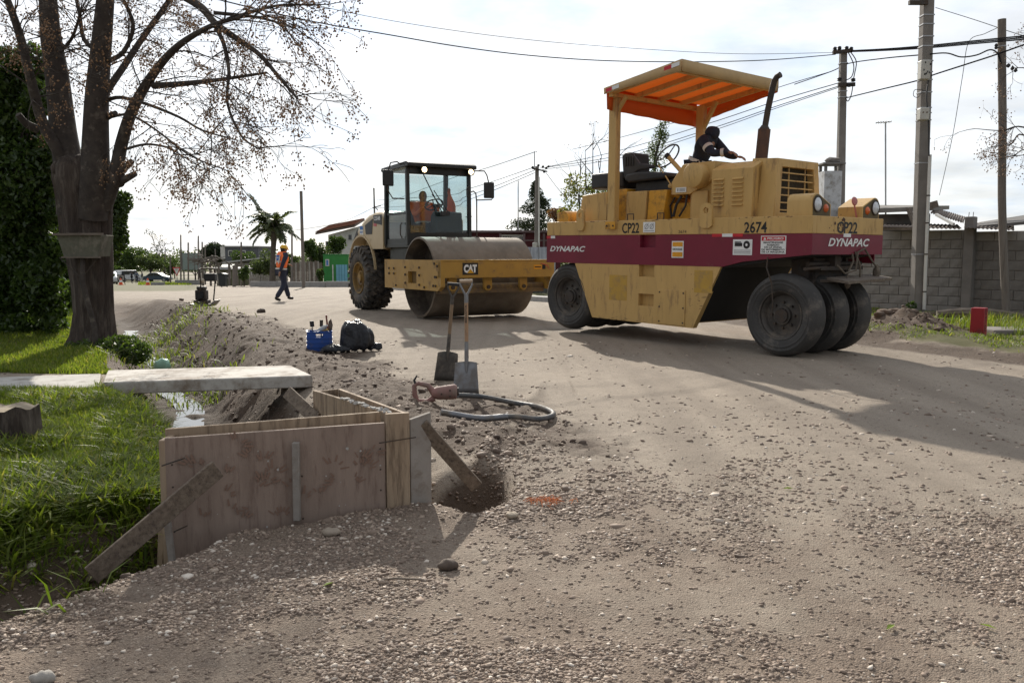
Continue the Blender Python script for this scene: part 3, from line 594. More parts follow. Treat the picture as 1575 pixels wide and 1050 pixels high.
b=B().prism([(-2.50,1.8),(-2.47,2.24),(-2.12,2.24),(-2.20,1.8)],'y',.28,.9).box(-3.2,-2.93,.3,.9,1.8,2.29).box(-2.14,-1.80,.42,.9,1.80,2.05).box(-2.2,-1.95,.45,.9,2.12,2.22); b.build('orange_pedestal',orange_p,PR,bevel=.01)
b=B().prism([(-3.80,1.8),(-3.72,2.21),(-3.18,2.25),(-3.18,1.8)],'y',.12,1.5); b.build('rear_tank_box',beige,PR,bevel=.012)
b=B()
for x in(-2.60,-2.02):
    b.tube([(x-.06,.03,1.8),(x-.06,.03,1.89),(x+.06,.03,1.89),(x+.06,.03,1.8)],.009,6)
b.build('grab_handle',iron,PR)
def arch(x0,x1,z0,z1,n=8):
    r=(x1-x0)/2; return [(x0,z0),(x1,z0)]+[(x0+r+r*math.cos(math.pi*k/n),z1-r+r*math.sin(math.pi*k/n)) for k in range(n+1)]
b=B().prism(arch(-4.18,-3.96,1.8,1.975),'y',.05,.4); b.build('rear_lamp_housing',orange_p,PR)
b=B().box(-4.22,-4.181,.05,.4,1.8,1.96); b.build('rear_lamp_plate',beige,PR)
def ring(poly,cx,cz,r,y0,y1,n=24):
    """plate of outline poly with a round hole"""
    b=B(); c=[(cx+r*math.cos(2*math.pi*k/n),cz+r*math.sin(2*math.pi*k/n)) for k in range(n)]
    # outer outline sampled at the same angles by ray casting
    out=[]
    for k in range(n):
        a=2*math.pi*k/n; dx,dz=math.cos(a),math.sin(a); best=None
        for i in range(len(poly)):
            (x1,z1),(x2,z2)=poly[i],poly[(i+1)%len(poly)]; ex,ez=x2-x1,z2-z1; dd=dx*ez-dz*ex
            if abs(dd)<1e-9: continue
            t=((x1-cx)*ez-(z1-cz)*ex)/dd; q=((x1-cx)*dz-(z1-cz)*dx)/dd
            if t>0 and -1e-6<=q<=1+1e-6 and (best is None or t<best): best=t
        out.append((cx+dx*best,cz+dz*best))
    V=[];F=[]
    for y in(y0,y1):
        for L_ in(c,out): V+=[(x,y,z) for x,z in L_]
    for k in range(n):
        j=(k+1)%n; F+=[(k,j,n+j,n+k),(2*n+k,3*n+k,3*n+j,2*n+j),(n+k,n+j,3*n+j,3*n+k),(k,2*n+k,2*n+j,j)]
    return b.add(V,F)
for x0,x1,z0,z1 in((-3.69,-3.52,1.655,1.99),(-1.27,-1.07,1.665,2.005)):
    ring(arch(x0,x1,z0,z1),(x0+x1)/2,z1-.10,.042,-.035,-.002,28).build('lifting_eye',beige,PR)
# exhaust
b=B().cyl((-.945,.87,2.56),(-.905,.87,3.04),.085,n=20); b.build('exhaust_muffler',rust,PR)
b=B().tube([(-.905,.87,3.04),(-.90,.87,3.09)],[.075,.045],14).tube([(-.90,.87,3.05),(-.86,.87,3.30),(-.80,.87,3.58),(-.775,.87,3.67),(-.735,.87,3.725),(-.68,.87,3.745)],[.042]*6,14); b.build('exhaust_pipe',iron,PR)
# canopy: sloping beams, tarpaulin, fascia, flap
def zc_(x): return 3.60+(x+2.90)*.135
YA,YB=-.19,2.03
b=B()
for i in range(5):
    y=YA+.06+(YB-YA-.12)*i/4; b.bar((-2.88,y,zc_(-2.88)+.07),(-1.56,y,zc_(-1.56)+.07),.05,.07)
b.build('canopy_slats',beige,PR)
for x in(-2.86,-1.60): B().bar((x,YA+.02,zc_(x)+.03),(x,YB-.02,zc_(x)+.03),.07,.06).build('canopy_crossbeam',beige,PR)
V=[];F=[];nu,nv=13,17
for i in range(nu):
    for j in range(nv):
        x=-2.93+1.41*i/(nu-1); y=YA-.02+(YB-YA+.04)*j/(nv-1); V.append((x,y,zc_(x)+.125+.012*math.sin(j*math.pi/4)+.004*math.sin(i*2.1+j)))
for i in range(nu-1):
    for j in range(nv-1): F.append((i*nv+j,(i+1)*nv+j,(i+1)*nv+j+1,i*nv+j+1))
npmesh('canopy_tarp',V,F,tarp_m,PR,np.full(len(V),.5),True)
def sheet(name,p0,p1,h0,h1,mat,n=16,amp=.01,th=.006,norm=(0,1,0),drop=(0,0,-1)):
    p0=Vector(p0);p1=Vector(p1); nr=Vector(norm); V=[];F=[]
    for i in range(n+1):
        t=i/n; p=p0.lerp(p1,t); h=h0+(h1-h0)*t
        for q in(0,.5,1): V.append(tuple(p+Vector(drop)*h*q+nr*amp*math.sin(i*1.7+q*2)*q))
    for i in range(n):
        for j in(0,1): k=i*3+j; F.append((k,k+3,k+4,k+1))
    o=npmesh(name,V,F,mat,PR,np.full(len(V),.5),True); m=o.modifiers.new('thick','SOLIDIFY'); m.thickness=th; return o
zt=.14
fa=sheet('canopy_side_fascia',(-2.95,YA-.03,zc_(-2.95)+zt),(-1.50,YA-.03,zc_(-1.5)+zt),.09,.16,tarp_f,norm=(0,1,0))
sheet('canopy_front_fascia',(-1.50,YA-.03,zc_(-1.5)+zt),(-1.50,YB+.03,zc_(-1.5)+zt),.16,.17,tarp_f,norm=(1,0,0))
sheet('canopy_rear_flap',(-2.93,YA,zc_(-2.93)+.15),(-2.93,YB-.1,zc_(-2.93)+.15),.32,.39,tarp_m,norm=(1,0,0),th=.004,amp=.02)
sheet('canopy_far_flap',(-2.95,YB+.03,zc_(-2.95)+.12),(-1.5,YB+.03,zc_(-1.5)+.12),.26,.16,tarp_m,norm=(0,1,0),th=.004)
for x in(-2.90,-2.66): pass
def refl(name,x0,x1,z0,z1,mat,y,par=PR): return B().box(x0,x1,y-.004,y,z0,z1).build(name,mat,par)
for a_,m_ in(((-2.9,-2.78),redp),((-2.78,-2.64),white),((-1.80,-1.67),redp),((-1.67,-1.53),white)):
    x0,x1=a_; b=B().add([(x0,YA-.041,zc_(x0)+.065),(x1,YA-.041,zc_(x1)+.065),(x1,YA-.041,zc_(x1)+.118),(x0,YA-.041,zc_(x0)+.118)],[(0,1,2,3)]); b.build('reflective_tape',m_,fa)
# canopy posts with braces and foot brackets
b=B().box(-3.01,-2.86,-.045,.06,1.68,zc_(-2.93)+.02).bar((-2.88,.01,3.42),(-2.70,.01,zc_(-2.7)),.05,.05); b.build('canopy_post',beige,PR,bevel=.006)
b=B().box(-2.76,-2.62,1.70,1.80,1.80,zc_(-2.7)+.03).bar((-2.64,1.75,3.30),(-2.40,1.75,zc_(-2.4)+.03),.06,.06); b.build('canopy_post',beige,PR,bevel=.006)
b=B().box(-3.035,-2.835,-.058,-.046,1.67,1.78); fb=b.build('post_bracket',orange_p,PR,bevel=.003)
b=B()
for x in(-3.0,-2.87): b.cyl((x,-.07,1.72),(x,-.055,1.72),.014,n=6)
b.build('bracket_bolts',iron,fb)
b=B().bar((-3.06,.02,1.8),(-3.06,.02,2.05),.03,.012); b.build('stay_bar',iron,PR)
# headlamps on the bumper
def headlamp(y0,y1,lamp_y,ind_y):
    n=10; ym=(y0+y1)/2; hi=2.06; pr=[]
    side=1 if lamp_y<ind_y else -1
    a,bb=(y0,y1) if side>0 else (y1,y0)
    pr=[(a,1.80),(a,1.98)]+[(a+side*(.11-.11*math.cos(math.pi*k/8)),1.98+.10*math.sin(math.pi*k/8)) for k in range(1,6)]+[(bb,1.95),(bb,1.80)]
    o=B().prism(pr,'x',.02,.37).build('headlamp_housing',beige,PR,bevel=.005)
    B().prism([(q[0]+(ym-q[0])*.10,1.80+(q[1]-1.80)*.93+.004) for q in pr],'x',.365,.374).build('lamp_recess',M('lamp_recess',(.13,.10,.05),rough=.7),o)
    B().lathe([(0,.035),(.05,.03),(.085,.012),(.088,0)],(.374,lamp_y,1.945),(1,0,0),24).build('headlamp',lens_,o,smooth=60)
    B().lathe([(.087,.0),(.10,.0),(.10,.016),(.087,.016)],(.374,lamp_y,1.945),(1,0,0),24,True).build('lamp_bezel',iron,o)
    B().lathe([(0,.03),(.03,.026),(.052,.008),(.053,0)],(.374,ind_y,1.90),(1,0,0),18).build('indicator_lamp',amber,o,smooth=60)
headlamp(.06,.50,.175,.37); headlamp(1.28,1.72,1.60,1.40)
b=B().tube([(.30,1.27,1.80),(.29,1.22,1.96),(.29,1.20,2.0)],.01,6).lathe([(0,.02),(.05,.015),(.06,0),(0,-.03)],(.30,1.19,2.02),(1,-.1,.1),16); b.build('work_lamp',M('pink_lens',(.5,.16,.15),rough=.35),PR)
# scraper boards, ropes and brackets under the bumper
for i,(z,x) in enumerate(((1.02,.36),(.965,.42))):
    B().box(x-.16,x+.14,.55,1.66,z,z+.035).build('scraper_plank',woodg,PR,rot=(R(1.5-i*2.5),R(8-i*10),0))
b=B().box(.05,.3,.45,1.5,1.12,1.17).box(.1,.16,.5,.56,1.0,1.3).box(.1,.16,1.3,1.36,1.0,1.3).cyl((.2,.3,1.2),(.2,1.6,1.2),.03).box(.0,.3,.78,.92,1.15,1.32).cyl((.28,.1,1.14),(.28,.6,1.16),.02); b.build('scraper_frame',iron,PR)
for pts in([(.44,.95,1.33),(.47,.93,1.24),(.46,.82,1.08),(.47,.80,1.0)],[(.44,1.02,1.36),(.50,1.05,1.18),(.48,1.1,1.02),(.48,1.08,.96)],[(.44,1.05,1.34),(.47,1.2,1.40),(.47,1.38,1.26),(.48,1.52,1.15)],[(.44,.6,1.18),(.46,.75,1.08),(.5,.95,1.12),(.46,1.05,1.36)]):
    B().tube(pts,.013,6).build('rope',ropem,PR)
b=B().blob((.48,1.54,1.09),.065,3,.3,2,(.7,.8,1.5)).blob((.47,.80,.96),.05,4,.3,2,(.8,.8,1.3)); b.build('rope_knot',ropem,PR)
b=B().tube([(-.18,-.02,1.28),(-.17,-.05,1.15),(-.08,-.06,.95),(-.06,-.05,.7),(-.09,-.02,.5)],.009,6); b.build('hanging_hose',iron,PR)
# lettering and decals on the side and the bumper (built flat where they stand)
YX=(1,0,0); ZZ=(0,0,1); yo=-.0045
text('dynapac_lettering','DYNAPAC',white,PR,(-4.33,yo,1.325),YX,ZZ,.82,.088,.03,.28)
text('fleet_number','CP22',blackp,PR,(-2.735,yo+.002,1.605),YX,ZZ,.34,.155,.02)
text('fleet_number','2674',blackp,PR,(-.565,yo+.002,1.592),YX,ZZ,.345,.145,.02)
text('small_number','2674',blackp,PR,(-1.66,yo+.002,1.60),YX,ZZ,.14,.04)
def decal(x0,x1,z0,z1,name): return B().box(x0,x1,-.006,-.003,z0,z1).build(name,white,PR)
d=decal(-2.315,-2.09,1.615,1.765,'pictogram_decal'); b=B()
for cx in(-2.25,-2.15): b.lathe([(.028,0),(.04,0)],(cx,-.008,1.70),(0,1,0),14).bar((cx-.035,-.008,1.66),(cx+.035,-.008,1.745),.001,.010,(0,0,1))
b.box(-2.29,-2.11,-.0085,-.0065,1.632,1.644); b.build('pictogram_print',greyp,d)
d=decal(-1.77,-1.56,1.255,1.49,'lubrication_decal'); B().box(-1.755,-1.575,-.009,-.0065,1.415,1.475).box(-1.755,-1.575,-.009,-.0065,1.27,1.335).build('yellow_bars',yelp,d)
text('decal_lettering','KM ENGRASE',blackp,d,(-1.75,-.008,1.36),YX,ZZ,.17,.03,.02)
d=decal(-.73,-.43,1.305,1.51,'crush_warning_decal'); b=B().box(-.70,-.585,-.009,-.0065,1.42,1.465).lathe([(0,0),(.052,0)],(-.515,-.008,1.44),(0,-1,0),20).bar((-.70,-.009,1.475),(-.60,-.009,1.475),.001,.012); b.build('warning_pictogram',blackp,d)
B().lathe([(0,0),(.018,0)],(-.515,-.0095,1.44),(0,-1,0),14).build('pictogram_hub',white,d)
b=B()
for i in range(3): b.box(-.71,-.45,-.009,-.0065,1.325+i*.02,1.333+i*.02)
b.build('small_print',greyp,d)
d=decal(-.30,.07,1.325,1.555,'danger_sign'); B().box(-.287,.057,-.009,-.0065,1.492,1.545).build('danger_header',redp,d)
text('danger_lettering','PELIGRO',white,d,(-.20,-.0105,1.505),YX,ZZ,.235,.03,.02)
B().add([(-.262,-.0105,1.503),(-.215,-.0105,1.503),(-.2385,-.0105,1.536)],[(0,1,2)]).build('danger_triangle',white,d)
text('warning_lettering','MANTENGASE\nALEJADO\nDE LA ZONA\nDE MOVIMIENTO\nDE LA MAQUINA',blackp,d,(-.285,-.008,1.335),YX,ZZ,.34,.145,.03,0,'CENTER')
for x0,x1,z,m_ in((-4.41,-4.31,1.535,redp),(-4.31,-4.21,1.535,white),(-1.075,-.91,1.545,redp),(-.91,-.74,1.545,white),(-.74,-.58,1.545,redp)):
    B().box(x0,x1,-.007,-.003,z,z+.042).build('reflective_tape',m_,PR)
FX=.4365
text('bumper_lettering','DYNAPAC',white,PR,(FX,.36,1.425),(0,1,0),ZZ,1.02,.105,.03,.28)
text('bumper_number','CP22',blackp,PR,(FX-.003,.56,1.59),(0,1,0),ZZ,.50,.15,.02)
B().box(FX-.005,FX,.72,.90,1.545,1.59).build('reflective_tape',white,PR)
b=B()
rr_=random.Random(3)
for k in range(26):
    y=.3+rr_.random()*.6; z=1.62+rr_.random()*.16; 
    if rr_.random()<.5: y=.62+rr_.gauss(0,.05); z=1.66+rr_.gauss(0,.05)
    r_=.006+.02*rr_.random()**2; b.lathe([(0,.001*k/26),(r_,.001*k/26)],(FX-.0042,y,z),(1,0,0),7)
b.build('chipped_paint',rust,PR)
# scuffs and scratches worn through the paint near the wheel arch and the bottom edge
r_=random.Random(17); b=B()
for k in range(46):
    if k<26: x=-1.35+r_.gauss(0,.13); z=.55+r_.random()*.5; x+=(z-.55)*.35; x=min(x,-1.36+(z-.278)*.515-.03)
    else: x=-3.2+r_.random()*1.8; z=.30+.05*r_.random()**2+max(0,-3.25-x)*1.5
    l=.01+.05*r_.random()**2; h=.0015+.004*r_.random(); y=.0012-.00004*k; b.add([(x-l,y,z),(x,y,z-h),(x+l,y,z+r_.gauss(0,.004)),(x,y,z+h)],[(0,1,2,3)])
o=b.build('paint_scratch',rust,PR,smooth=None); o['kind']='stuff'
b=B()
for k in range(30):
    x=-4.3+r_.random()*4.6; z=1.783+.012*r_.random(); l=.01+.04*r_.random()**2; y=-.0012-.00003*k; b.add([(x-l,y,z),(x,y,z-.006*r_.random()-.002),(x+l,y,z+.002),(x,y,z+.005)],[(0,1,2,3)])
o=b.build('edge_rust',rust,PR,smooth=None); o['kind']='stuff'
# ---------------------------------------------------------------- single drum vibratory roller (local x forward, y to its far side)
catp=M('ochre_paint',(.43,.25,.05),(.36,.205,.045),sc=2.5,rough=.5,bump=.05,dirt=(.17,.115,.07),damt=.16,dsc=5)
cats=M('sand_paint',(.52,.40,.23),(.46,.35,.20),sc=2.2,rough=.5,bump=.04,dirt=(.3,.23,.15),damt=.06,dsc=4)
drumm=M('drum_steel',(.145,.115,.085),(.20,.16,.12),sc=3,rough=.62,metal=.25,bump=.12,bsc=30,dirt=(.24,.20,.16),damt=.5,dsc=4)
drumin=M('drum_inside',(.14,.115,.09),(.09,.07,.055),sc=4,rough=.8,bump=.2,dirt=(.22,.18,.14),damt=.4)
cabm=M('cab_black',(.012,.014,.013),(.02,.022,.02),rough=.45,bump=.03,dirt=(.07,.06,.05),damt=.15)
cabgl=glass('cab_glass',(.80,.855,.86),rough=.02)
tyre2=M('drive_tyre',(.042,.040,.038),(.07,.065,.06),sc=4,rough=.85,bump=.15,dirt=(.16,.135,.11),damt=.5,dsc=4)
mirr=M('mirror_back',(.02,.021,.023),rough=.5,bump=.03)
DR=thing('drum_roller','yellow single drum roller with a dark glass cab and block tread tyres','road roller',(-1.778,16.768,.09),R(-60))
def D(b,name,mat,par=None,**k): return b.build(name,mat,par or DR,**k)
def bolts(par,pts,d,r=.03,h=.02,mat=None,n=8):
    b=B(); d=Vector(d); b.cyl((0,0,0),d*h,r,n=n); o=b.build('bolt',mat or iron,par); o.location=pts[0]
    for p in pts[1:]:
        c=o.copy(); COL.objects.link(c); c.parent=par; c.location=p
DZ=.79; DRR=.765
b=B().lathe([(DRR-.035,.0),(DRR,.012),(DRR,2.12),(DRR-.035,2.132)],(0,0,DZ),(0,1,0),72)
dm=D(b,'drum_shell',drumm,smooth=40)
b=B().lathe([(DRR-.03,.0),(DRR-.035,.42),(.30,.46),(.30,.40),(0,.40)],(0,0,DZ),(0,1,0),64); D(b,'drum_inner_face',drumin)
b=B().lathe([(DRR-.03,2.132),(DRR-.035,1.7),(.30,1.66),(0,1.66)],(0,0,DZ),(0,1,0),48); D(b,'drum_inner_face',drumin)
b=B().cyl((0,.02,DZ),(0,.40,DZ),.20,n=24); D(b,'drum_hub',iron)
# frame: side plates with a square window, front beam, cross member
def plate(y0,y1):
    b=B(); z0,z1=.58,1.125; o=[(-1.40,z0-.02),(1.12,z0-.01),(1.255,z0+.07),(1.255,z1),(-1.40,z1)]
    h=(-.205,.185,.68,.905)
    b.prism([(-1.40,z0-.02),(h[0],z0-.016),(h[0],z1),(-1.40,z1)],'y',y0,y1)
    b.prism([(h[1],z0-.014),(1.12,z0-.01),(1.255,z0+.07),(1.255,z1),(h[1],z1)],'y',y0,y1)
    b.prism([(h[0],z0-.016),(h[1],z0-.014),(h[1],h[2]),(h[0],h[2])],'y',y0,y1); b.prism(rect(h[0],h[1],h[3],z1),'y',y0,y1)
    return D(b,'frame_side_plate',catp,smooth=None)
sp=plate(-.13,-.05); plate(2.18,2.26)
b=B().box(-.3,.25,-.05,-.03,.62,1.0); D(b,'drum_motor_plate',M('ochre_dark',(.20,.125,.04),(.14,.09,.035),rough=.7))
bolts(sp,[(x,-.135,z) for x,z in((-.33,.98),(-.33,.84),(-.33,.68),(.33,.98),(.33,.84),(.33,.66),(1.0,1.06),(1.12,1.02),(-.9,.95),(-.9,.85),(-1.15,.95),(-1.15,.85),(1.02,.82),(1.08,.82),(.95,.66),(1.05,.66),(.55,.62),(-.8,.62))],(0,-1,0),.022,.016)
b=B().box(1.12,1.256,-.13,2.26,.80,1.10); D(b,'front_beam',catp,bevel=.012)
b=B().box(1.05,1.262,-.136,2.266,1.102,1.13); D(b,'beam_top_flange',catp,bevel=.006)
b=B().box(-1.42,-1.2,-.05,2.18,.75,1.08); D(b,'rear_cross_member',catp)
for y in(.17,.90,1.66):
    b=B().prism([(y-.08,.80),(y+.08,.80),(y+.08,.64)]+[(y+.08*math.cos(math.pi*k/8),.64-.08*math.sin(math.pi*k/8)) for k in range(9)]+[(y-.08,.64)],'x',1.05,1.12); lg=D(b,'scraper_lug',catp)
    B().cyl((1.12,y,.63),(1.15,y,.63),.035,n=12).build('lug_pin',iron,lg)
b=B().box(.86,1.04,-.04,2.16,.52,.60).cyl((.95,-.04,.62),(.95,2.16,.62),.075,n=14); D(b,'scraper_bar',M('ochre_grimy',(.24,.16,.06),(.14,.10,.06),sc=3,rough=.75,dirt=(.12,.09,.07),damt=.5))
# logo on the beam, yellow sticker on its far end
X0=1.2575
lo=D(B().box(X0,X0+.003,.30,.615,.86,1.075),'logo_plate',blackp)
text('logo_lettering','CAT',white,lo,(X0+.0045,.325,.895),(0,1,0),ZZ,.265,.15,.06)
B().add([(X0+.0055,.385,.885),(X0+.0055,.53,.885),(X0+.0055,.458,.965)],[(0,1,2)]).build('logo_triangle',M('logo_yellow',(.62,.33,.02),bump=0),lo)
s_=D(B().box(X0,X0+.002,1.80,1.98,.95,1.03),'yellow_sticker',yelp); B().box(X0+.002,X0+.003,1.82,1.96,.98,1.0).build('sticker_print',blackp,s_)
s_=D(B().box(X0,X0+.002,1.99,2.06,.95,1.03),'black_sticker',blackp)
D(B().tube([(1.27,1.95,1.06),(1.28,2.08,1.02),(1.29,2.12,.96)],.006,5),'loose_wire',redp)
# articulation, rear axle, tyres
D(B().box(-2.6,-1.2,.85,1.3,.55,.95).box(-4.1,-2.3,.6,1.55,.6,1.2).cyl((-3.45,.2,.70),(-3.45,1.95,.70),.17),'rear_chassis',iron)
D(B().tube([(-1.3,.55,1.0),(-1.6,.5,1.15),(-2.0,.5,1.0),(-2.3,.55,1.1)],.03,6),'hydraulic_hose',black)
rimy=M('ochre_dusty',(.30,.185,.05),(.22,.135,.045),sc=4,rough=.7,dirt=(.15,.12,.09),damt=.4)
def dtyre(y0,s):
    t=bpy.data.objects.new('wheel',None); COL.objects.link(t); t.parent=DR; t.location=(-3.45,y0,.70); r=.665;w=.56
    e=lambda h:h if s>0 else -h
    prof=[(.34,.06),(.36,.02),(.45,-.02),(.55,-.01),(.62,.03),(r,.10),(r+.005,.28),(r,w-.10),(.62,w-.03),(.45,w),(.34,w-.06)]
    B().lathe([(a,e(h)) for a,h in prof],(0,0,0),(0,1,0),48).build('tyre',tyre2,t,smooth=50)
    N=26; b=B()
    for k in range(N):
        for q,(u0,u1,dw) in enumerate(((.02,.20,0),(.19,.37,.5),(.36,.54,0))):
            a=2*math.pi*(k+dw)/N; da=.40*2*math.pi/N; pts=[]
            for rr2 in(r-.03,r+.058):
                sh=.85 if rr2>r else 1
                for aa,uu in((-da*sh,(u0+u1)/2),(0,u0+.01),(da*sh,(u0+u1)/2),(0,u1-.01)):
                    rad=rr2-(.035 if uu<.06 or uu>.5 else 0); pts.append((rad*math.cos(a+aa),e(uu),rad*math.sin(a+aa)))
            b.add(pts,[(0,1,2,3),(7,6,5,4)]+[(i,(i+1)%4,4+(i+1)%4,4+i) for i in range(4)])
    # shoulder blocks
    for k in range(N):
        a=2*math.pi*(k+.25)/N; da=.19*2*math.pi/N
        for ins in(0,1):
            u=(-.035,.10) if not ins else (w-.10,w+.03); pts=[]
            for rr2,uu in((.56,u[0]),(r+.03,u[0]+.03 if not ins else u[0]),(r+.03,u[1]),(.56,u[1])):
                for aa in(-da,da): pts.append((rr2*math.cos(a+aa),e(uu),rr2*math.sin(a+aa)))
            b.add(pts,[(0,1,3,2),(2,3,5,4),(4,5,7,6),(6,7,1,0),(0,2,4,6),(1,7,5,3)])
    o=b.build('tread_blocks',tyre2,t); o['kind']='stuff'
    p=[(0,.16),(.11,.16),(.12,.06),(.16,.05),(.165,.17),(.27,.19),(.285,.10),(.32,.08),(.325,.0),(.35,-.005),(.355,.04)]
    B().lathe([(a,e(h-.0)) for a,h in p],(0,0,0),(0,1,0),36).build('rim',rimy,t)
    B().cyl((0,e(.02),0),(0,e(.16),0),.10,n=16).build('wheel_hub',rimy,t)
    bolts(t,[(.20*math.cos(k*.785),e(.185),.20*math.sin(k*.785)) for k in range(8)],(0,-1 if s>0 else 1,0),.02,.02)
dtyre(.05,1); dtyre(2.08,-1)
# rear hood: curved sand coloured body, built from cross-sections along x
prof=[(-2.10,2.10),(-2.4,2.15),(-2.7,2.15),(-3.0,2.11),(-3.2,2.05),(-3.4,1.97),(-3.6,1.86),(-3.75,1.75),(-3.88,1.63),(-3.97,1.50)]
def hoodloft(prof,hw,cy_,zbf,name):
    b=B(); V=[]
    for x,z in prof:
        r_=.15; zb=min(zbf(x),z-.012); zs=max(zb+.004,z-r_)
        V+=[(x,y,q) for y,q in ((cy_-hw,zb),(cy_-hw,zs),(cy_-hw+.045,max(zb+.006,z-.045)),(cy_-hw+r_,z),(cy_+hw-r_,z),(cy_+hw-.045,max(zb+.006,z-.045)),(cy_+hw,zs),(cy_+hw,zb))]
    F=[]
    for i in range(len(prof)-1):
        for k in range(8): F.append((i*8+k,i*8+(k+1)%8,i*8+8+(k+1)%8,i*8+8+k))
    F.append(tuple(range(8))); F.append(tuple(range(len(V)-8,len(V)))[::-1]); b.add(V,F); return D(b,name,cats,smooth=50)
hoodloft(prof,.945,1.065,lambda x:max(.79+math.sqrt(max(.02,.83**2-(x+3.42)**2)),1.34 if x>-2.9 else 0),'rear_hood')
hoodloft([(-3.6,1.80),(-3.9,1.57),(-4.05,1.36),(-4.14,1.10),(-4.17,.86)],.68,1.065,lambda x:.86,'hood_tail')
b=B(); V=[];F=[]
for k in range(15):
    a=R(8)+R(150)*k/14; x=-3.42+.84*math.cos(a); z=.79+.84*math.sin(a); V+=[(x,.105,z+.035),(x,.16,z+.035),(x,.16,z-.012),(x,.105,z-.012)]
for k in range(14):
    for j in range(4): F.append((k*4+j,k*4+(j+1)%4,k*4+4+(j+1)%4,k*4+4+j))
b.add(V,F+[(0,1,2,3),(59,58,57,56)]); D(b,'mudguard_lip',cats,smooth=40)
def hplate(name,pts,mat,y=.375): return D(B().prism(pts,'y',y-.006,y),name,mat)
HY=.119
hplate('hood_grille',[(-3.14,1.86),(-2.66,1.99),(-2.72,1.66),(-3.10,1.66)],black,HY)
hplate('hood_grille',[(-3.88,1.56),(-3.62,1.80),(-3.60,1.62),(-3.84,1.52)],black,HY)
ml=hplate('model_plate',[(-2.62,1.90),(-2.62,2.06),(-2.14,2.06),(-2.14,1.84)],blackp,HY)
text('model_lettering','CS54B',white,ml,(-2.58,HY-.009,1.945),YX,ZZ,.36,.085,.03)
hplate('model_plate_accent',[(-2.62,1.83),(-2.62,1.89),(-2.45,1.875),(-2.45,1.82)],redp,HY)
st_=hplate('white_sticker',[(-3.46,1.64),(-3.46,1.86),(-3.26,1.86),(-3.26,1.64)],white,HY); blue=M('blue_print',(.08,.22,.55),bump=0)
B().box(-3.455,-3.265,HY-.009,HY-.0065,1.77,1.845).build('sticker_band',blue,st_)
text('sticker_lettering','MTOP',blue,st_,(-3.44,HY-.009,1.69),YX,ZZ,.16,.045,.03)
D(B().box(-4.34,-4.14,.25,1.9,.80,1.10).box(-4.40,-4.2,.16,.45,.80,1.10),'rear_bumper',catp,bevel=.02)
# cab: floor, posts, roof, panes
CX0,CX1,CY0,CY1=-2.12,-.86,.17,1.60; ZF,ZR=1.36,2.94
D(B().box(CX0,CX1,CY0,CY1,ZF,ZF+.09).box(CX0+.05,CX1-.2,CY0+.1,CY1-.1,ZF-.25,ZF),'cab_floor',cabm,bevel=.01)
cp=[]
for nm,x,y,x2 in(('front',CX1-.05,CY0+.02,CX1-.08),('front',CX1-.05,CY1-.04,CX1-.08),('rear',CX0+.06,CY0+.02,CX0+.10),('rear',CX0+.06,CY1-.04,CX0+.1)):
    D(B().bar((x,y,ZF+.05),(x2,y,ZR),.07 if nm=='front' else .09,.08,(1,0,0)),'cab_post',cabm,bevel=.008)
D(B().box(CX0+.1,CX1-.1,CY0,CY0+.045,2.03,2.08),'door_rail',cabm)
D(B().box(CX1-.10,CX1-.03,CY0+.05,CY1-.05,ZF+.05,ZF+.30),'front_sill',cabm)
D(B().box(CX1-.10,CX1-.03,CY0+.05,CY1-.05,2.82,2.95),'front_header',cabm)
D(B().box(CX0+.02,CX0+.07,CY0+.05,CY1-.05,ZF+.05,1.9),'rear_panel',cabm)
def pane(name,pts,th=(0,.012,0)):
    p=[Vector(q) for q in pts]; t=Vector(th); return D(B().add(p+[q+t for q in p],[(0,1,2,3),(7,6,5,4),(0,4,5,1),(1,5,6,2),(2,6,7,3),(3,7,4,0)]),name,cabgl,smooth=None)
pane('windscreen',[(CX1-.06,CY0+.06,ZF+.30),(CX1-.06,CY1-.08,ZF+.30),(CX1-.085,CY1-.08,2.82),(CX1-.085,CY0+.06,2.82)],(-.012,0,0))
pane('side_pane',[(CX0+.11,CY0+.015,2.08),(CX1-.10,CY0+.015,2.08),(CX1-.12,CY0+.015,ZR-.03),(CX0+.14,CY0+.015,ZR-.03)])
pane('door_pane',[(CX0+.22,CY0+.015,1.52),(CX1-.12,CY0+.015,1.52),(CX1-.10,CY0+.015,2.03),(CX0+.12,CY0+.015,2.03)])
pane('side_pane',[(CX0+.11,CY1-.03,1.5),(CX1-.10,CY1-.03,1.5),(CX1-.12,CY1-.03,ZR-.03),(CX0+.14,CY1-.03,ZR-.03)])
pane('rear_pane',[(CX0+.06,CY0+.07,1.92),(CX0+.06,CY1-.09,1.92),(CX0+.09,CY1-.09,ZR-.04),(CX0+.09,CY0+.07,ZR-.04)],(.012,0,0))
D(B().box(CX0+.08,CX1-.1,CY0+.005,CY0+.03,ZF+.05,1.54),'door_bottom',cabm)
D(B().tube([(-1.15,CY0-.01,1.55),(-1.15,CY0-.05,1.62),(-1.15,CY0-.05,1.8),(-1.15,CY0-.01,1.86)],.012,6),'door_handle',iron)
rf=D(B().prism([(CX0-.06,2.96),(CX0-.02,3.02),(CX1+.02,3.06),(CX1+.12,3.02),(CX1+.12,2.95),(CX0,2.93)],'y',CY0-.05,CY1+.05),'cab_roof',cabm,bevel=.015)
lit=M('lit_lamp',(1,.72,.38),emit=9)
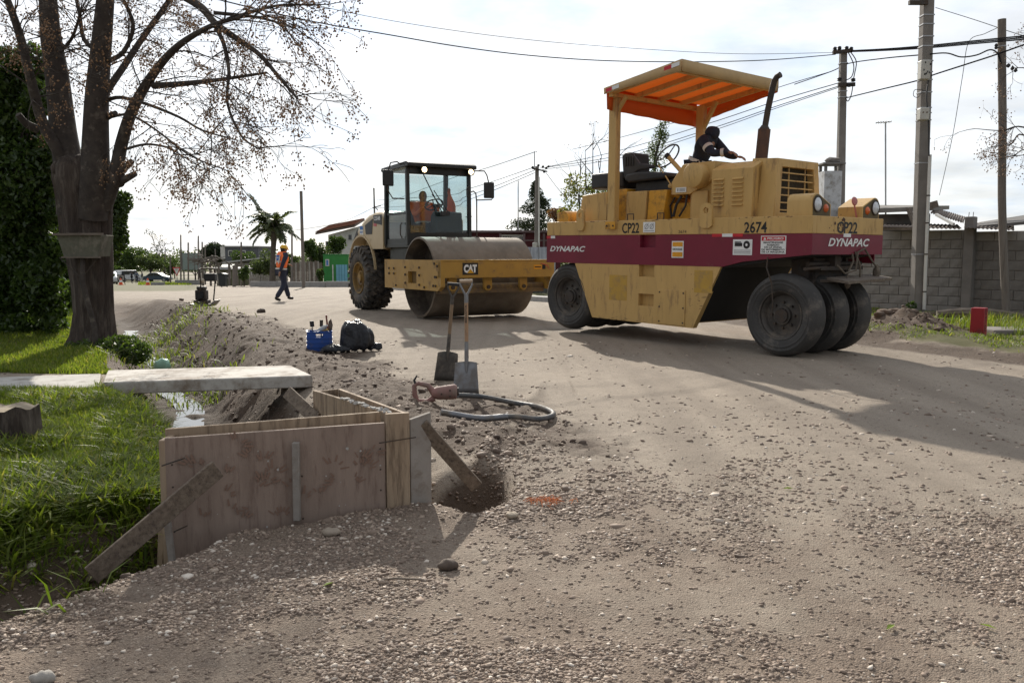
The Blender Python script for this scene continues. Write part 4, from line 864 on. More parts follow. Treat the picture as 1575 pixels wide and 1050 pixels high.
for y in(CY0+.33,CY1-.06):
    l=bpy.data.objects.new('work_lamp',None); COL.objects.link(l); l.parent=DR; l.location=(CX1+.06,y,2.90)
    B().lathe([(0,-.07),(.05,-.065),(.075,-.02),(.078,.02),(.066,.02)],(0,0,0),(1,0,0),18).build('lamp_housing',cabm,l)
    B().lathe([(0,.022),(.036,.02),(.052,.012)],(0,0,0),(1,0,0),18).build('lamp_lens',lit,l)
D(B().prism([(-1.28,1.45),(-1.22,2.02),(-1.10,2.10),(-.97,2.08),(-.93,1.66),(-.93,1.45)],'y',.82,1.42),'dash_column',cabm,bevel=.02)
c1_=Vector((-1.33,.95,2.25)); ax=Vector((-.55,0,.83)).normalized(); u,w=ortho(ax)
b=B().tube([c1_+(u*math.cos(2*math.pi*k/24)+w*math.sin(2*math.pi*k/24))*.19 for k in range(25)],.016,6,False).cyl(c1_,(-1.15,.95,2.0),.03)
for k in range(3): a=k*2.094; b.tube([c1_,c1_+(u*math.cos(a)+w*math.sin(a))*.19],.012,5)
D(b,'steering_wheel',black)
D(B().box(-1.98,-1.5,.66,1.14,1.62,1.76).box(-2.03,-1.9,.68,1.12,1.72,2.36).box(-1.85,-1.6,.75,1.05,1.44,1.62),'driver_seat',black,bevel=.03)
b=B().bar((-.80,.45,2.86),(-.79,.88,2.06),.018,.014,(1,0,0)).bar((-.79,.66,2.42),(-.785,1.0,2.02),.012,.02,(1,0,0)).bar((-.79,.70,2.50),(-.785,1.05,2.03),.016,.01,(1,0,0)).box(-.83,-.78,.86,1.05,2.0,2.09)
D(b,'windscreen_wiper',black)
# mirrors, hand rail, roof rail
def mirror(name,c,w,h,arm,rz=0):
    o=D(B().box(-.03,.03,-w/2,w/2,-h/2,h/2),name,mirr,loc=c,rot=(0,0,rz),bevel=.02); B().box(-.036,-.031,-w/2+.02,w/2-.02,-h/2+.02,h/2-.02).build('mirror_glass',M('mirror_glass',(.6,.65,.7),rough=.05,metal=.9,bump=0),o)
    D(B().tube(arm,.013,7),'mirror_arm',iron); return o
mirror('wing_mirror',(-.98,-.20,2.72),.24,.31,[(-1.15,CY0,3.0),(-1.0,.0,3.05),(-.98,-.14,3.02),(-.98,-.20,2.85),(-.98,-.22,2.5),(-1.0,-.1,2.33),(-1.05,CY0,2.33)],R(10))
mirror('wing_mirror',(-.85,1.99,2.55),.22,.33,[(-.85,CY1,2.93),(-.85,1.88,2.94),(-.85,1.94,2.86),(-.85,2.0,2.65),(-.85,2.10,2.42),(-.85,2.05,2.36),(-.85,1.70,2.34)],R(-14))
D(B().tube([(-.85,CY1-.02,2.50),(-.85,1.40+.22,2.52),(-.85,1.68,2.48),(-.85,1.70,2.3),(-.85,1.70,1.5)],.014,7),'hand_rail',iron)
D(B().tube([(-.85,1.50,2.40),(-.83,1.46,2.42),(-.83,1.46,2.58),(-.85,1.52,2.60)],.011,6),'grab_handle',iron)
# ---------------------------------------------------------------- people
def skin(name,pts,edges,radii,mat,parent,sub=2,root=0,post=None):
    me=bpy.data.meshes.new(name); me.from_pydata([tuple(p) for p in pts],edges,[]); o=bpy.data.objects.new(name,me); COL.objects.link(o)
    m=o.modifiers.new('s','SKIN'); m.use_smooth_shade=True
    if not me.skin_vertices: bm=bmesh.new(); bm.from_mesh(me); bm.verts.layers.skin.verify(); bm.to_mesh(me); bm.free()
    for i,r in enumerate(radii):
        sv=me.skin_vertices[0].data[i]; sv.radius=r if isinstance(r,tuple) else (r,r); sv.use_root=(i==root)
    s=o.modifiers.new('d','SUBSURF'); s.levels=sub; s.render_levels=sub
    dg=bpy.context.evaluated_depsgraph_get(); dg.update(); nm=bpy.data.meshes.new_from_object(o.evaluated_get(dg)); bpy.data.objects.remove(o); bpy.data.meshes.remove(me)
    nm.name=name; nm.materials.clear(); nm.materials.append(mat); nm.shade_smooth()
    r=bpy.data.objects.new(name,nm); COL.objects.link(r); r.parent=parent; return r
skinm=M('skin',(.33,.175,.115),(.28,.14,.09),rough=.5,bump=.05)
hairm=M('dark_hair',(.02,.015,.012),rough=.6,bump=.4,bsc=200)
navy=M('navy_cloth',(.018,.022,.04),(.028,.032,.055),sc=8,rough=.85,bump=.3,bsc=40)
navyd=M('black_cloth',(.014,.017,.028),(.022,.026,.042),sc=8,rough=.8,bump=.4,bsc=25)
orv=M('orange_vest_cloth',(1.0,.20,.045),(.9,.17,.035),sc=10,rough=.7,bump=.3,bsc=20)
silver=M('reflective_band',(.62,.60,.54),(.5,.48,.44),sc=20,rough=.5,bump=.1)
boot=M('boot_leather',(.02,.018,.016),rough=.6,bump=.2)
helm=M('yellow_helmet',(.75,.42,.015),rough=.3,bump=.02,spec=.6)
def hand(wrist,d,up,parent,mat=None,side=1,sc=1.0,curl=.6):
    """palm and five separate fingers, skinned as one piece rooted in the palm"""
    d=Vector(d).normalized(); up=Vector(up); up=(up-d*up.dot(d)).normalized(); sx=d.cross(up)*side
    P=[Vector(wrist),Vector(wrist)+d*.045*sc]; E=[(0,1)]; Rr=[.026*sc,.03*sc]
    for i,(o,l) in enumerate(((-.030,.068),(-.010,.078),(.010,.074),(.028,.058))):
        b0=Vector(wrist)+d*.085*sc+sx*o*sc; d1=(d-up*curl*.5).normalized(); d2=(d-up*curl*1.4).normalized()
        b1=b0+d1*l*.5*sc; b2=b1+d2*l*.5*sc; k=len(P); P+=[b0,b1,b2]; E+=[(1,k),(k,k+1),(k+1,k+2)]; Rr+=[.010*sc,.009*sc,.0075*sc]
    t0=Vector(wrist)+d*.035*sc-sx*.035*sc; t1=t0+(d*.7-sx*.6-up*.3).normalized()*.032*sc; t2=t1+(d*.9-up*.5).normalized()*.028*sc
    k=len(P); P+=[t0,t1,t2]; E+=[(1,k),(k,k+1),(k+1,k+2)]; Rr+=[.013*sc,.011*sc,.009*sc]
    return skin('hand',P,E,Rr,mat or skinm,parent,1,1)
def person(label,loc,rz,J,top=navy,legs=navy,vest=None,helmet=None,hair=True,group=None,sub=2,far=False,hood=False,bands=False,scale=1.0,bodyname='body'):
    """facing local +x; J overrides joints. One continuous skinned body with clothes over it."""
    j=dict(pel=(0,0,.96),sp=(0,0,1.16),ch=(0,0,1.36),nk=(.0,0,1.50),hd=(.02,0,1.60),ht=(.03,0,1.70),
        ls=(0,.19,1.43),rs=(0,-.19,1.43),le=(-.03,.24,1.16),re=(-.03,-.24,1.16),lw=(.06,.25,.92),rw=(.06,-.25,.92),
        lh=(0,.095,.92),rh=(0,-.095,.92),lk=(.02,.10,.50),rk=(.02,-.10,.50),la=(-.02,.10,.09),ra=(-.02,-.10,.09),lt=(.17,.12,.035),rt=(.17,-.12,.035))
    j.update(J); V=lambda k:Vector(j[k])
    t=thing('person',label,'person',loc,rz,group); t.scale=(scale,)*3
    keys=['pel','sp','ch','nk','hd','ht','ls','rs','le','re','lw','rw','lh','rh','lk','rk','la','ra','lt','rt']; ix={k:i for i,k in enumerate(keys)}
    ed=[('pel','sp'),('sp','ch'),('ch','nk'),('nk','hd'),('hd','ht'),('ch','ls'),('ls','le'),('le','lw'),('ch','rs'),('rs','re'),('re','rw'),('pel','lh'),('lh','lk'),('lk','la'),('la','lt'),('pel','rh'),('rh','rk'),('rk','ra'),('ra','rt')]
    rad=dict(pel=(.13,.10),sp=(.125,.095),ch=(.14,.10),nk=.052,hd=(.085,.10),ht=(.06,.07),ls=.055,rs=.055,le=.042,re=.042,lw=.03,rw=.03,lh=.085,rh=.085,lk=.055,rk=.055,la=.038,ra=.038,lt=.03,rt=.03)
    bodym=skinm
    skin(bodyname,[V(k) for k in keys],[(ix[a],ix[b]) for a,b in ed],[rad[k] for k in keys],bodym,t,sub if not far else 1)
    def part(name,ks,es,rs_,mat,s=None):
        i={k:n for n,k in enumerate(ks)}; return skin(name,[V(k) for k in ks],[(i[a],i[b]) for a,b in es],rs_,mat,t,(s or sub) if not far else 1)
    part('trousers',['pel','lh','rh','lk','rk','la','ra'],[('pel','lh'),('pel','rh'),('lh','lk'),('rh','rk'),('lk','la'),('rk','ra')],[(.155,.125),.11,.11,.085,.085,.075,.075],legs)
    part('jacket',['pel','sp','ch','ls','rs','le','re','lw','rw','nk'],[('pel','sp'),('sp','ch'),('ch','nk'),('ch','ls'),('ch','rs'),('ls','le'),('rs','re'),('le','lw'),('re','rw')],[(.165,.13),(.155,.12),(.17,.13),.085,.085,.066,.066,.05,.05,.07],top)
    for a,b,n in(('la','lt','left'),('ra','rt','right')):
        d=V(b)-V(a); skin('shoe',[V(a)+Vector((0,0,.05)),V(a)+Vector((-.02,0,-.03)),V(a)+d*.55+Vector((0,0,-.005)),V(b)],[(0,1),(1,2),(2,3)],[.05,.052,.05,.045],boot,t,1)
    if far: 
        B().ball(V('hd')+Vector((.0,0,.03)),.10,10,6,(1,.85,1.2)).build('hair',hairm,t); return t
    fwd=(V('ht')-V('nk')); up=fwd.normalized(); f=Vector((1,0,0)); f=(f-up*f.dot(up)).normalized(); rgt=f.cross(up)
    hc=V('hd')+up*.02
    if not hood:
        b=B().ball((0,0,0),.1,18,12,(.93,.76,1.16)); 
        mm=Matrix((( f.x,-rgt.x,up.x,hc.x),(f.y,-rgt.y,up.y,hc.y),(f.z,-rgt.z,up.z,hc.z),(0,0,0,1)))
        b.xf(mm); head=b.build('head',skinm,t,smooth=60)
        P=lambda x,y,z:mm@Vector((x,y,z))
        B().tube([P(.088,0,.03),P(.105,0,0),P(.112,0,-.02),P(.09,0,-.028)],[.008,.012,.016,.010],8).build('nose',skinm,head)
        for s in(1,-1):
            B().ball(P(.082,s*.032,.022),.012,8,6).build('eye',M('eye_dark',(.02,.015,.012),rough=.2,bump=0),head)
            B().ball(P(-.005,s*.078,-.005),.028,8,6,(.7,.35,1)).build('ear',skinm,head)
        B().tube([P(.088,-.022,-.052),P(.094,0,-.05),P(.088,.022,-.052)],.006,6).build('mouth',M('lips',(.25,.10,.08),bump=0),head)
        if hair: 
            b=B().ball((-.018,0,.012),.104,16,10,(.92,.80,1.12)); b.xf(mm); 
            bm_v=[v for v in b.v]; inv=mm.inverted(); keep=[i for i,fc in enumerate(b.f) if all((inv@Vector(b.v[q])).x<.045-.5*max(0,-(inv@Vector(b.v[q])).z) for q in fc)]
            b.f=[b.f[i] for i in keep]; b.build('hair',hairm,t,smooth=60)
        if helmet:
            b=B().ball((0,0,.025),.128,20,8,(1.08,.92,1.0),True).lathe([(.115,.022),(.15,.018),(.15,.026),(.115,.034)],(.02,0,0),(0,0,1),20,True); b.tube([(-.12,0,.05),(-.06,0,.135),(0,0,.155),(.06,0,.14),(.125,0,.05)],.012,6); b.xf(mm); b.build('helmet',helm,t,smooth=60)
    if vest:
        v=part('vest',['pel','sp','ch','nk','ls','rs'],[('pel','sp'),('sp','ch'),('ch','nk'),('ch','ls'),('ch','rs')],[(.20,.165),(.19,.155),(.20,.16),.08,.105,.105],vest)
        def bandat(a,b_,q,r,r2,w=.05):
            c=V(a).lerp(V(b_),q); d=(V(b_)-V(a)).normalized(); u=Vector((1,0,0)); u=(u-d*u.dot(d)).normalized(); ww=d.cross(u); n=24; bb=B(); vs=[]
            for h in(-w/2,w/2):
                for k in range(n): a_=2*math.pi*k/n; ca,sa=math.cos(a_),math.sin(a_); vs.append(c+d*h+u*r2*math.copysign(abs(ca)**.75,ca)+ww*r*math.copysign(abs(sa)**.75,sa))
            bb.add(vs,[(k,(k+1)%n,n+(k+1)%n,n+k) for k in range(n)]); return bb.build('reflective_band',silver,v,smooth=60)
        return t,v,bandat,V
    return t,None,None,V
# the walker
wl=onz(434,463,-.13); 
t,v,band,V=person('worker in a yellow helmet and orange vest walking along the road',(wl.x,wl.y,gz(wl.x,wl.y)),R(46),
  dict(pel=(.0,0,.95),sp=(.02,0,1.16),ch=(.05,0,1.37),nk=(.07,0,1.50),hd=(.10,0,1.58),ht=(.11,0,1.69),ls=(.04,.21,1.44),rs=(.06,-.21,1.44),le=(.16,.27,1.20),lw=(.38,.22,1.14),re=(-.10,-.27,1.18),rw=(-.20,-.26,.93),
       lk=(.17,.10,.53),la=(.30,.10,.12),lt=(.47,.10,.08),rk=(.02,-.10,.50),ra=(-.26,-.10,.13),rt=(-.11,-.10,.04),lh=(.02,.095,.92),rh=(0,-.095,.92)),vest=orv,helmet=True,hair=True)
band('pel','sp',.25,.19,.153); band('sp','ch',.25,.185,.148)
hand(V('lw'),V('lw')-V('le'),(0,0,1),t,side=1); hand(V('rw'),V('rw')-V('re'),(-1,0,0),t,side=-1)
# back badge and shoulder straps on the vest, conforming bands
b=B()
for s in(1,-1):
    for sx_ in(-1,1): b.bar((.0+sx_*.148,s*.09,1.16),(.05+sx_*.142,s*.10,1.44),.045,.004,(1,0,0))
b.build('shoulder_strap',silver,v)
bl=B().box(-.118,-.110,-.075,.075,1.27,1.43); o=bl.build('back_badge',M('badge_blue',(.05,.16,.50),bump=0),v); 
text('badge_lettering','MTOP',white,o,(-.1185,.055,1.33),(0,-1,0),ZZ,.11,.04,.03)
# operator bent over the engine, standing on the deck of the tyre roller
mw=PR.matrix_basis
pl_=mw@Vector((-2.26,1.32,1.80))
t,_,_,V=person('worker in a dark hooded jacket with pale bands bending over the yellow roller',tuple(pl_),R(-50+8),
  dict(pel=(-.12,0,.86),sp=(-.06,0,1.02),ch=(.04,0,1.20),nk=(.10,0,1.31),hd=(.15,0,1.36),ht=(.17,0,1.42),ls=(.06,.20,1.25),rs=(.08,-.20,1.22),re=(.28,-.26,1.00),rw=(.52,-.20,1.01),le=(.26,.26,1.02),lw=(.45,.2,.98),
       lh=(-.12,.10,.84),rh=(-.12,-.10,.84),lk=(-.02,.12,.46),rk=(-.02,-.12,.46)),top=navyd,legs=navyd,hood=True,bodyname='body')
skin('hood',[V('nk')+Vector((-.02,0,-.04)),V('hd')+Vector((-.01,0,.0)),V('ht')+Vector((-.02,0,.03))],[(0,1),(1,2)],[.13,.125,.095],navyd,t,2)
def cuff(a,b_,q,r,w=.045,mat=silver):
    a=V(a) if isinstance(a,str) else a; b_=V(b_) if isinstance(b_,str) else b_
    c=a.lerp(b_,q); d=(b_-a).normalized(); B().lathe([(r,-w/2),(r+.003,0),(r,w/2)],c,d,20).build('reflective_band',mat,t,smooth=60)
cuff('rs','re',.55,.079,.06); cuff('re','rw',.62,.062,.05); cuff('pel','sp',.5,.178,.05)
hand(V('rw'),(.9,0,-.2),(0,0,1),t,side=-1,curl=.9); hand(V('lw'),(.9,0,-.2),(0,0,1),t,side=1,curl=.9)
# driver in the cab of the drum roller
mw2=Matrix.Translation(DR.location)@Matrix.Rotation(R(-60),4,'Z')
pd=mw2@Vector((-1.86,.90,1.40-.60))
t,v,band,V=person('driver in an orange vest seated at the wheel in the roller cab',tuple(pd),R(-60),
  dict(pel=(.10,0,1.00),sp=(.07,0,1.19),ch=(.06,0,1.38),nk=(.08,0,1.52),hd=(.10,0,1.61),ht=(.11,0,1.71),lh=(.13,.10,.98),rh=(.13,-.10,.98),lk=(.55,.14,1.02),rk=(.55,-.14,1.02),la=(.62,.14,.70),ra=(.62,-.14,.70),lt=(.80,.15,.66),rt=(.80,-.15,.66),
   ls=(.08,.20,1.45),rs=(.08,-.20,1.45),le=(.26,.26,1.22),re=(.26,-.26,1.22),lw=(.47,.15,1.40),rw=(.47,-.13,1.40)),top=orv,vest=orv)
band('pel','sp',.4,.175,.14); band('sp','ch',.5,.172,.138)
hand(V('lw'),V('lw')-V('le'),(0,0,1),t,side=1,curl=1); hand(V('rw'),V('rw')-V('re'),(0,0,1),t,side=-1,curl=1)
# orange jacket hanging behind the driver on the far side of the cab
b=B(); V_=[];F_=[]; n=10
for i in range(n+1):
    q=i/n; wd=.03+.17*min(1,q*2.2); z=2.62-.82*q
    for k in range(9):
        u_=k/8*2-1; V_.append((-1.62+.035*math.sin(k*2.1+i*.5)+.03*q,1.46-.03*math.cos(u_*2)+u_*0-.02*math.sin(i+k),z)); V_[-1]=(V_[-1][0]+u_*wd,V_[-1][1],z-.05*u_*u_)
for i in range(n):
    for k in range(8): F_.append((i*9+k,i*9+k+1,i*9+9+k+1,i*9+9+k))
b.add([tuple(mw2@Vector(q)) for q in V_],F_); o=b.build('hanging_vest',orv); m=o.modifiers.new('t','SOLIDIFY'); m.thickness=.02
tag(o,'orange work vest hanging inside the roller cab behind the driver','vest')
# people standing by the cars far down the road
for (px,py,rz,lab,tp,lg) in((203,435,.5,'distant person in black jacket nearest the white van',navyd,navyd),(210.5,435.5,2.2,'distant person in blue grey jacket between two others by the cars',M('bluegrey_cloth',(.10,.13,.18)),navy),(219,434.5,3.4,'distant person in pale trousers nearest the dark blue car',navyd,M('pale_cloth',(.4,.39,.37)))):
    q=at(px,py,128); person(lab,(q.x,q.y,gz(q.x,q.y)),rz,{},top=tp,legs=lg,far=True)
# ---------------------------------------------------------------- culvert formwork in the ditch
plyw=M('plywood',(.30,.225,.18),(.235,.172,.136),sc=2.2,rough=.8,bump=.2,bsc=40,stretch=(6,6,.8),dirt=(.17,.115,.09),damt=.3,dsc=5)
plyl=M('plywood_light',(.36,.27,.185),(.29,.21,.14),sc=3,rough=.8,bump=.2,stretch=(6,6,.8),dirt=(.13,.09,.06),damt=.4,dsc=4)
plyg=M('cement_board',(.30,.27,.24),(.22,.195,.17),sc=4,rough=.85,bump=.2,dirt=(.16,.12,.09),damt=.3)
prop=M('prop_wood',(.20,.155,.115),(.12,.09,.065),sc=4,rough=.85,bump=.45,bsc=25,stretch=(9,9,9),dirt=(.07,.05,.04),damt=.35)
FW=thing('formwork','plywood formwork box for a ditch culvert propped with planks','formwork',(-1.2,4.4,-.2))
def loc(p): return Vector(p)-FW.location
def board(name,A,Bp,zA,zB,z0,th,mat,off=0.0,bev=.003):
    """upright board from A to B (xy), top heights zA,zB, bottom z0, thickness to the far side"""
    a=Vector((A[0],A[1],0)); b_=Vector((Bp[0],Bp[1],0)); d=(b_-a).normalized(); n=Vector((-d.y,d.x,0)); a=a+n*off; b_=b_+n*off
    V=[]
    for q in(0,th):
        V+=[a+n*q+Vector((0,0,z0)),b_+n*q+Vector((0,0,z0)),b_+n*q+Vector((0,0,zB)),a+n*q+Vector((0,0,zA))]
    return B().add([loc(v) for v in V],[(0,1,2,3),(7,6,5,4),(0,4,5,1),(1,5,6,2),(2,6,7,3),(3,7,4,0)]).build(name,mat,FW,bevel=bev)
P0=at(253,674,4.15); P1=at(592,650,4.52); P2=at(629,634,4.56); P3=at(663,634,4.62)
board('plywood_panel',P0,P1,P0.z,P1.z,-.45,.022,plyw)
board('plywood_panel',P0,P1,P0.z+.02,P1.z+.035,-.5,.022,plyl,.13)
board('upright_board',P1+Vector((.004,0,0)),P2,P2.z,P2.z,-.35,.03,plyl,-.012)
board('upright_board',P2+Vector((.006,0,0)),P3,P2.z-.04,P3.z,-.35,.028,plyg)
Q0=at(481,600,5.75); Q1=at(592,634,4.62)
board('wing_panel',Q0,Q1,Q0.z,Q1.z,-.4,.022,plyl)
Q2=at(520,598,5.95); Q3=at(618,634,4.72); board('wing_panel',Q2,Q3,Q2.z,Q3.z,-.4,.022,plyl)
board('wing_end',Q0+Vector((.02,.02,0)),Q2,Q0.z-.01,Q2.z,-.35,.02,plyl)
e0=P0; board('end_strip',P0+Vector((-.03,.0,0)),P0+Vector((.0,.0,0)),P0.z-.01,P0.z-.01,-.4,.15,plyl,.0)
def plank(name,p,q,w,th,mat,up): return B().bar(loc(p),loc(q),w,th,up).build(name,mat,FW,bevel=.004)
a=at(335,720,4.10); b_=at(140,885,3.72); plank('prop_plank',a,b_,.02,.095,prop,(0,0,1))
plank('batten',at(455,680,4.33),at(457,800,4.33),.035,.03,plyg,(0,-1,0))
plank('leg_stake',at(256,790,4.06),at(265,865,4.02),.03,.025,plyg,(0,-1,0)); plank('leg_stake',at(250,800,4.2),at(247,872,4.18),.03,.025,plyl,(0,-1,0))
plank('prop_plank',at(648,652,4.60),at(733,748,4.72),.075,.022,prop,(-.3,-.9,.3))
plank('prop_plank',at(442,603,5.9),at(487,645,5.6),.085,.025,prop,(0,-1,.2))
for p,q in((at(249,716,4.12),at(284,704,4.09)),(at(268,817,4.1),at(288,808,4.07)),(at(583,681,4.48),at(640,672,4.52))): B().tube([loc(p),loc(q)],.0035,5).build('tie_wire',iron,FW)
# smeared concrete on the top edges
b=B(); r_=random.Random(5)
for k in range(26):
    q=r_.random(); p=Vector(at(555+45*q,620+14*q,5.0-.4*q)); b.blob(loc((p.x,p.y,Q0.z+(Q1.z-Q0.z)*.75+.0)),.012+.014*r_.random(),k,.3,1,(1,1,.6))
b=B()
for k in range(34):
    q=.45+.6*r_.random(); p=Q0.lerp(Q1,min(q,1)); b.blob(loc(p+Vector((r_.gauss(.01,.012),r_.gauss(0,.01),.004))),.009+.013*r_.random()**2,k,.3,1,(1,1,.6))
o=b.build('concrete_smear',M('wet_cement',(.42,.40,.37),rough=.9,bump=.3),FW); o['kind']='stuff'
# muddy boot prints on the plywood: flat prints standing on the panel face
mud=M('dried_mud',(.20,.125,.092),(.24,.155,.115),rough=.9,bump=.2)
dd=(P1-P0); dd.z=0; L_=dd.length; dn=dd.normalized(); nn_=Vector((dn.y,-dn.x,0)); b=B()
def onpanel(u,z,k): return loc(Vector((P0.x,P0.y,0))+dn*u+nn_*(.0016+.00005*k)+Vector((0,0,z)))
for i in range(26):
    cu,cz=.12+r_.random()*(L_-.2),-.02+r_.random()*.42; a0=r_.gauss(math.pi/2,.5); n_=r_.randint(4,9)
    for k in range(n_):
        a=a0+(k-n_/2)*.30; rr_=.024+.022*r_.random(); l=.02+.03*r_.random(); w_=.004+.003*r_.random()
        if r_.random()<.25: continue
        c,s=math.cos(a),math.sin(a); pts=[(cu+c*rr_-s*w_,cz+s*rr_+c*w_),(cu+c*rr_+s*w_,cz+s*rr_-c*w_),(cu+c*(rr_+l)+s*w_*.7,cz+s*(rr_+l)-c*w_*.7),(cu+c*(rr_+l)-s*w_*.7,cz+s*(rr_+l)+c*w_*.7)]
        b.add([onpanel(u_,z_,i*9+k) for u_,z_ in pts],[(0,1,2,3)])
r2=random.Random(77); bs=B()
for i in range(22):
    u0,z0,r0=r2.random()*L_,-.15+r2.random()*.58,.0015+.006*r2.random()**2; n_=9; bs.add([onpanel(u0+r0*(1+.5*r2.random())*math.cos(k*6.283/n_),z0+r0*(1+.7*r2.random())*math.sin(k*6.283/n_),260+i) for k in range(n_)],[tuple(range(n_))])
q_=bs.build('cement_splash',bpy.data.materials['wet_cement'],FW,smooth=None,fix=False); q_['kind']='stuff'
nl=B().cyl((0,0,0),(0,-.004,0),.005,n=7).build('nail_head',iron,FW)
for i in range(14):
    c=nl if i==0 else nl.copy()
    if i: COL.objects.link(c); c.parent=FW
    c.location=onpanel((.03 if i<4 else L_-.03 if i<8 else .62+.02*(i%2)),(.32-.11*(i%4)),300)
o=b.build('muddy_boot_print',mud,FW,smooth=None,fix=False); o['kind']='stuff'
# ---------------------------------------------------------------- concrete slab over the ditch, stump
sl0=[tuple(onz(x,y,.145))[:2] for x,y in((157,588),(481,577),(447,561.5),(166,569))]
b=B().prism(sl0,'z',.025,.145)
o=b.build('concrete_slab',M('slab_concrete',(.52,.49,.44),(.42,.39,.35),sc=2.5,rough=.85,bump=.35,bsc=50,dirt=(.20,.15,.11),damt=.45,dsc=4),bevel=.012); tag(o,'thick pale concrete slab bridging the muddy ditch','slab')
q=onz(8,677,.1); ST=thing('tree_stump','weathered grey tree stump at the left edge of the grass','stump',(q.x,q.y+.12,gz(q.x,q.y)-.02))
b=B(); N_=26; V_=[];F_=[]
for z,r in((-.1,.21),(.0,.165),(.08,.148),(.24,.14),(.27,.136)):
    for k in range(N_): a=2*math.pi*k/N_; rk=r*(1+.10*math.sin(3*a+1)+.07*math.sin(7*a)+.05*math.sin(13*a)); V_.append((rk*math.cos(a),rk*math.sin(a),z+(.015*math.sin(5*a) if z>.25 else 0)))
for i in range(4):
    for k in range(N_): F_.append((i*N_+k,i*N_+(k+1)%N_,(i+1)*N_+(k+1)%N_,(i+1)*N_+k))
bark=M('bark',(.085,.063,.05),(.042,.031,.025),sc=7,rough=.9,bump=1,bd=.05,bsc=9,stretch=(3.2,3.2,.45),dirt=(.17,.14,.115),damt=.3,dsc=3)
b.add(V_,F_); b.build('stump_bark',bark,ST)
B().add([V_[4*N_+k] for k in range(N_)],[tuple(range(N_))]).build('cut_face',M('cut_wood',(.33,.27,.19),(.2,.16,.11),sc=20,rough=.85,bump=.2),ST)
# ---------------------------------------------------------------- shovels
ash=M('shovel_wood',(.36,.22,.12),(.29,.175,.10),sc=5,rough=.6,bump=.1,stretch=(6,6,1),dirt=(.16,.11,.08),damt=.3)
steel=M('worn_steel',(.24,.24,.245),(.16,.16,.165),sc=6,rough=.45,metal=.6,bump=.15,dirt=(.22,.19,.16),damt=.45,dsc=6)
steeld=M('dirty_steel',(.10,.09,.08),(.055,.05,.045),sc=6,rough=.7,metal=.3,bump=.3,dirt=(.2,.17,.14),damt=.4,dsc=7)
def shovel(label,base,rot,bl,gripm,gripc,brand=None,wood=ash,L=1.06):
    t=thing('shovel',label,'shovel',base,0); t.rotation_euler=rot
    # local: blade bottom at z=0 in the plane x-z, face towards -y
    w0,w1,h=.125,.105,.30; nx=9; nz=5; V=[];F=[]
    for i in range(nz+1):
        q=i/nz; w=w0+(w1-w0)*q
        for k in range(nx):
            u=k/(nx-1)*2-1; V.append((u*w,-.035*abs(u)**2.5+.018*(q**2),q*h+.012*(1-u*u)*(q==1)))
    for i in range(nz):
        for k in range(nx-1): F.append((i*nx+k,i*nx+k+1,(i+1)*nx+k+1,(i+1)*nx+k))
    o=B().add(V,F).build('blade',bl,t,smooth=60); m=o.modifiers.new('t','SOLIDIFY'); m.thickness=.003
    B().tube([(0,.012,h*.62),(0,.006,h*.85),(0,.012,h+.05),(0,.018,h+.2)],[.006,.017,.021,.019],10).build('socket',bl,t)
    zt=L-.17; B().tube([(0,.018,h+.12),(0,.02,zt)],.0185,12).build('shaft',wood,t)
    b=B().tube([(0,.02,zt-.05),(0,.02,zt+.03)],.021,10)
    for s in(1,-1): b.tube([(0,.02,zt+.02),(s*.022,.02,zt+.05),(s*.056,.02,zt+.12),(s*.056,.02,zt+.165)],[.014,.011,.009,.009],8)
    b.build('handle_fork',gripc,t); B().cyl((-.062,.02,zt+.158),(.062,.02,zt+.158),.0175,n=12).build('grip',gripm,t)
    if brand: text('shaft_lettering',brand,blackp,t,(.008,-.0002,h+.38),(0,0,1),(-1,0,0),.17,.020,.02)
    return t
q=onz(681,588,0); shovel('worn shovel with brown shaft and dark earth caked blade behind the other',(q.x+.02,q.y+.12,.0),(R(4),R(5),R(6)),steeld,black,steeld,None,M('shovel_wood_old',(.24,.165,.10),(.19,.13,.08),sc=5,rough=.7,stretch=(6,6,1),dirt=(.12,.09,.07),damt=.3),1.03)
q=onz(716,606,0); shovel('newer shovel with pale grip and black lettered shaft standing in front',(q.x+.01,q.y,.0),(R(-7),R(-1.2),R(-6)),steel,M('pale_grip',(.45,.34,.24),bump=.05),steel,'BELLOTA',ash,1.09)
b=B(); b.add([(-.13,0,0),(-.06,0,0),(-.04,-.02,.27),(-.07,-.02,.28)],[(0,1,2,3)])
# ---------------------------------------------------------------- concrete vibrator with its hose
pink=M('faded_red_plastic',(.27,.135,.115),(.20,.10,.085),sc=6,rough=.6,bump=.1,dirt=(.20,.16,.13),damt=.5,dsc=5)
q=onz(668,636,0); VB=thing('concrete_vibrator','faded red poker vibrator with a grey hose curled on the gravel','power tool',(q.x,q.y,gz(q.x,q.y)),R(6))
b=B().tube([(-.02,0,.085),(.03,0,.09),(.12,0,.095),(.175,0,.10),(.19,0,.10)],[.040,.055,.062,.064,.05],16); b.build('motor_body',pink,VB,smooth=45)
b=B().tube([(.19,0,.10),(.205,0,.10)],.035,14); b.build('motor_collar',iron,VB)
b=B().tube([(.0,0,.09),(-.05,0,.155),(-.13,0,.175),(-.165,0,.155),(-.16,0,.08),(-.14,0,.02),(-.06,0,.02),(-.0,0,.05)],[.032,.022,.019,.020,.022,.026,.02,.03],10); b.build('handle_loop',pink,VB,smooth=60)
b=B().tube([(-.15,0,.165),(-.165,0,.20),(-.14,0,.24)],[.012,.01,.006],8); b.build('power_lead',black,VB)
bolts(VB,[(.06,-.058,.09),(.13,-.062,.12),(.13,-.062,.07)],(0,-1,0),.008,.005)
b=B()
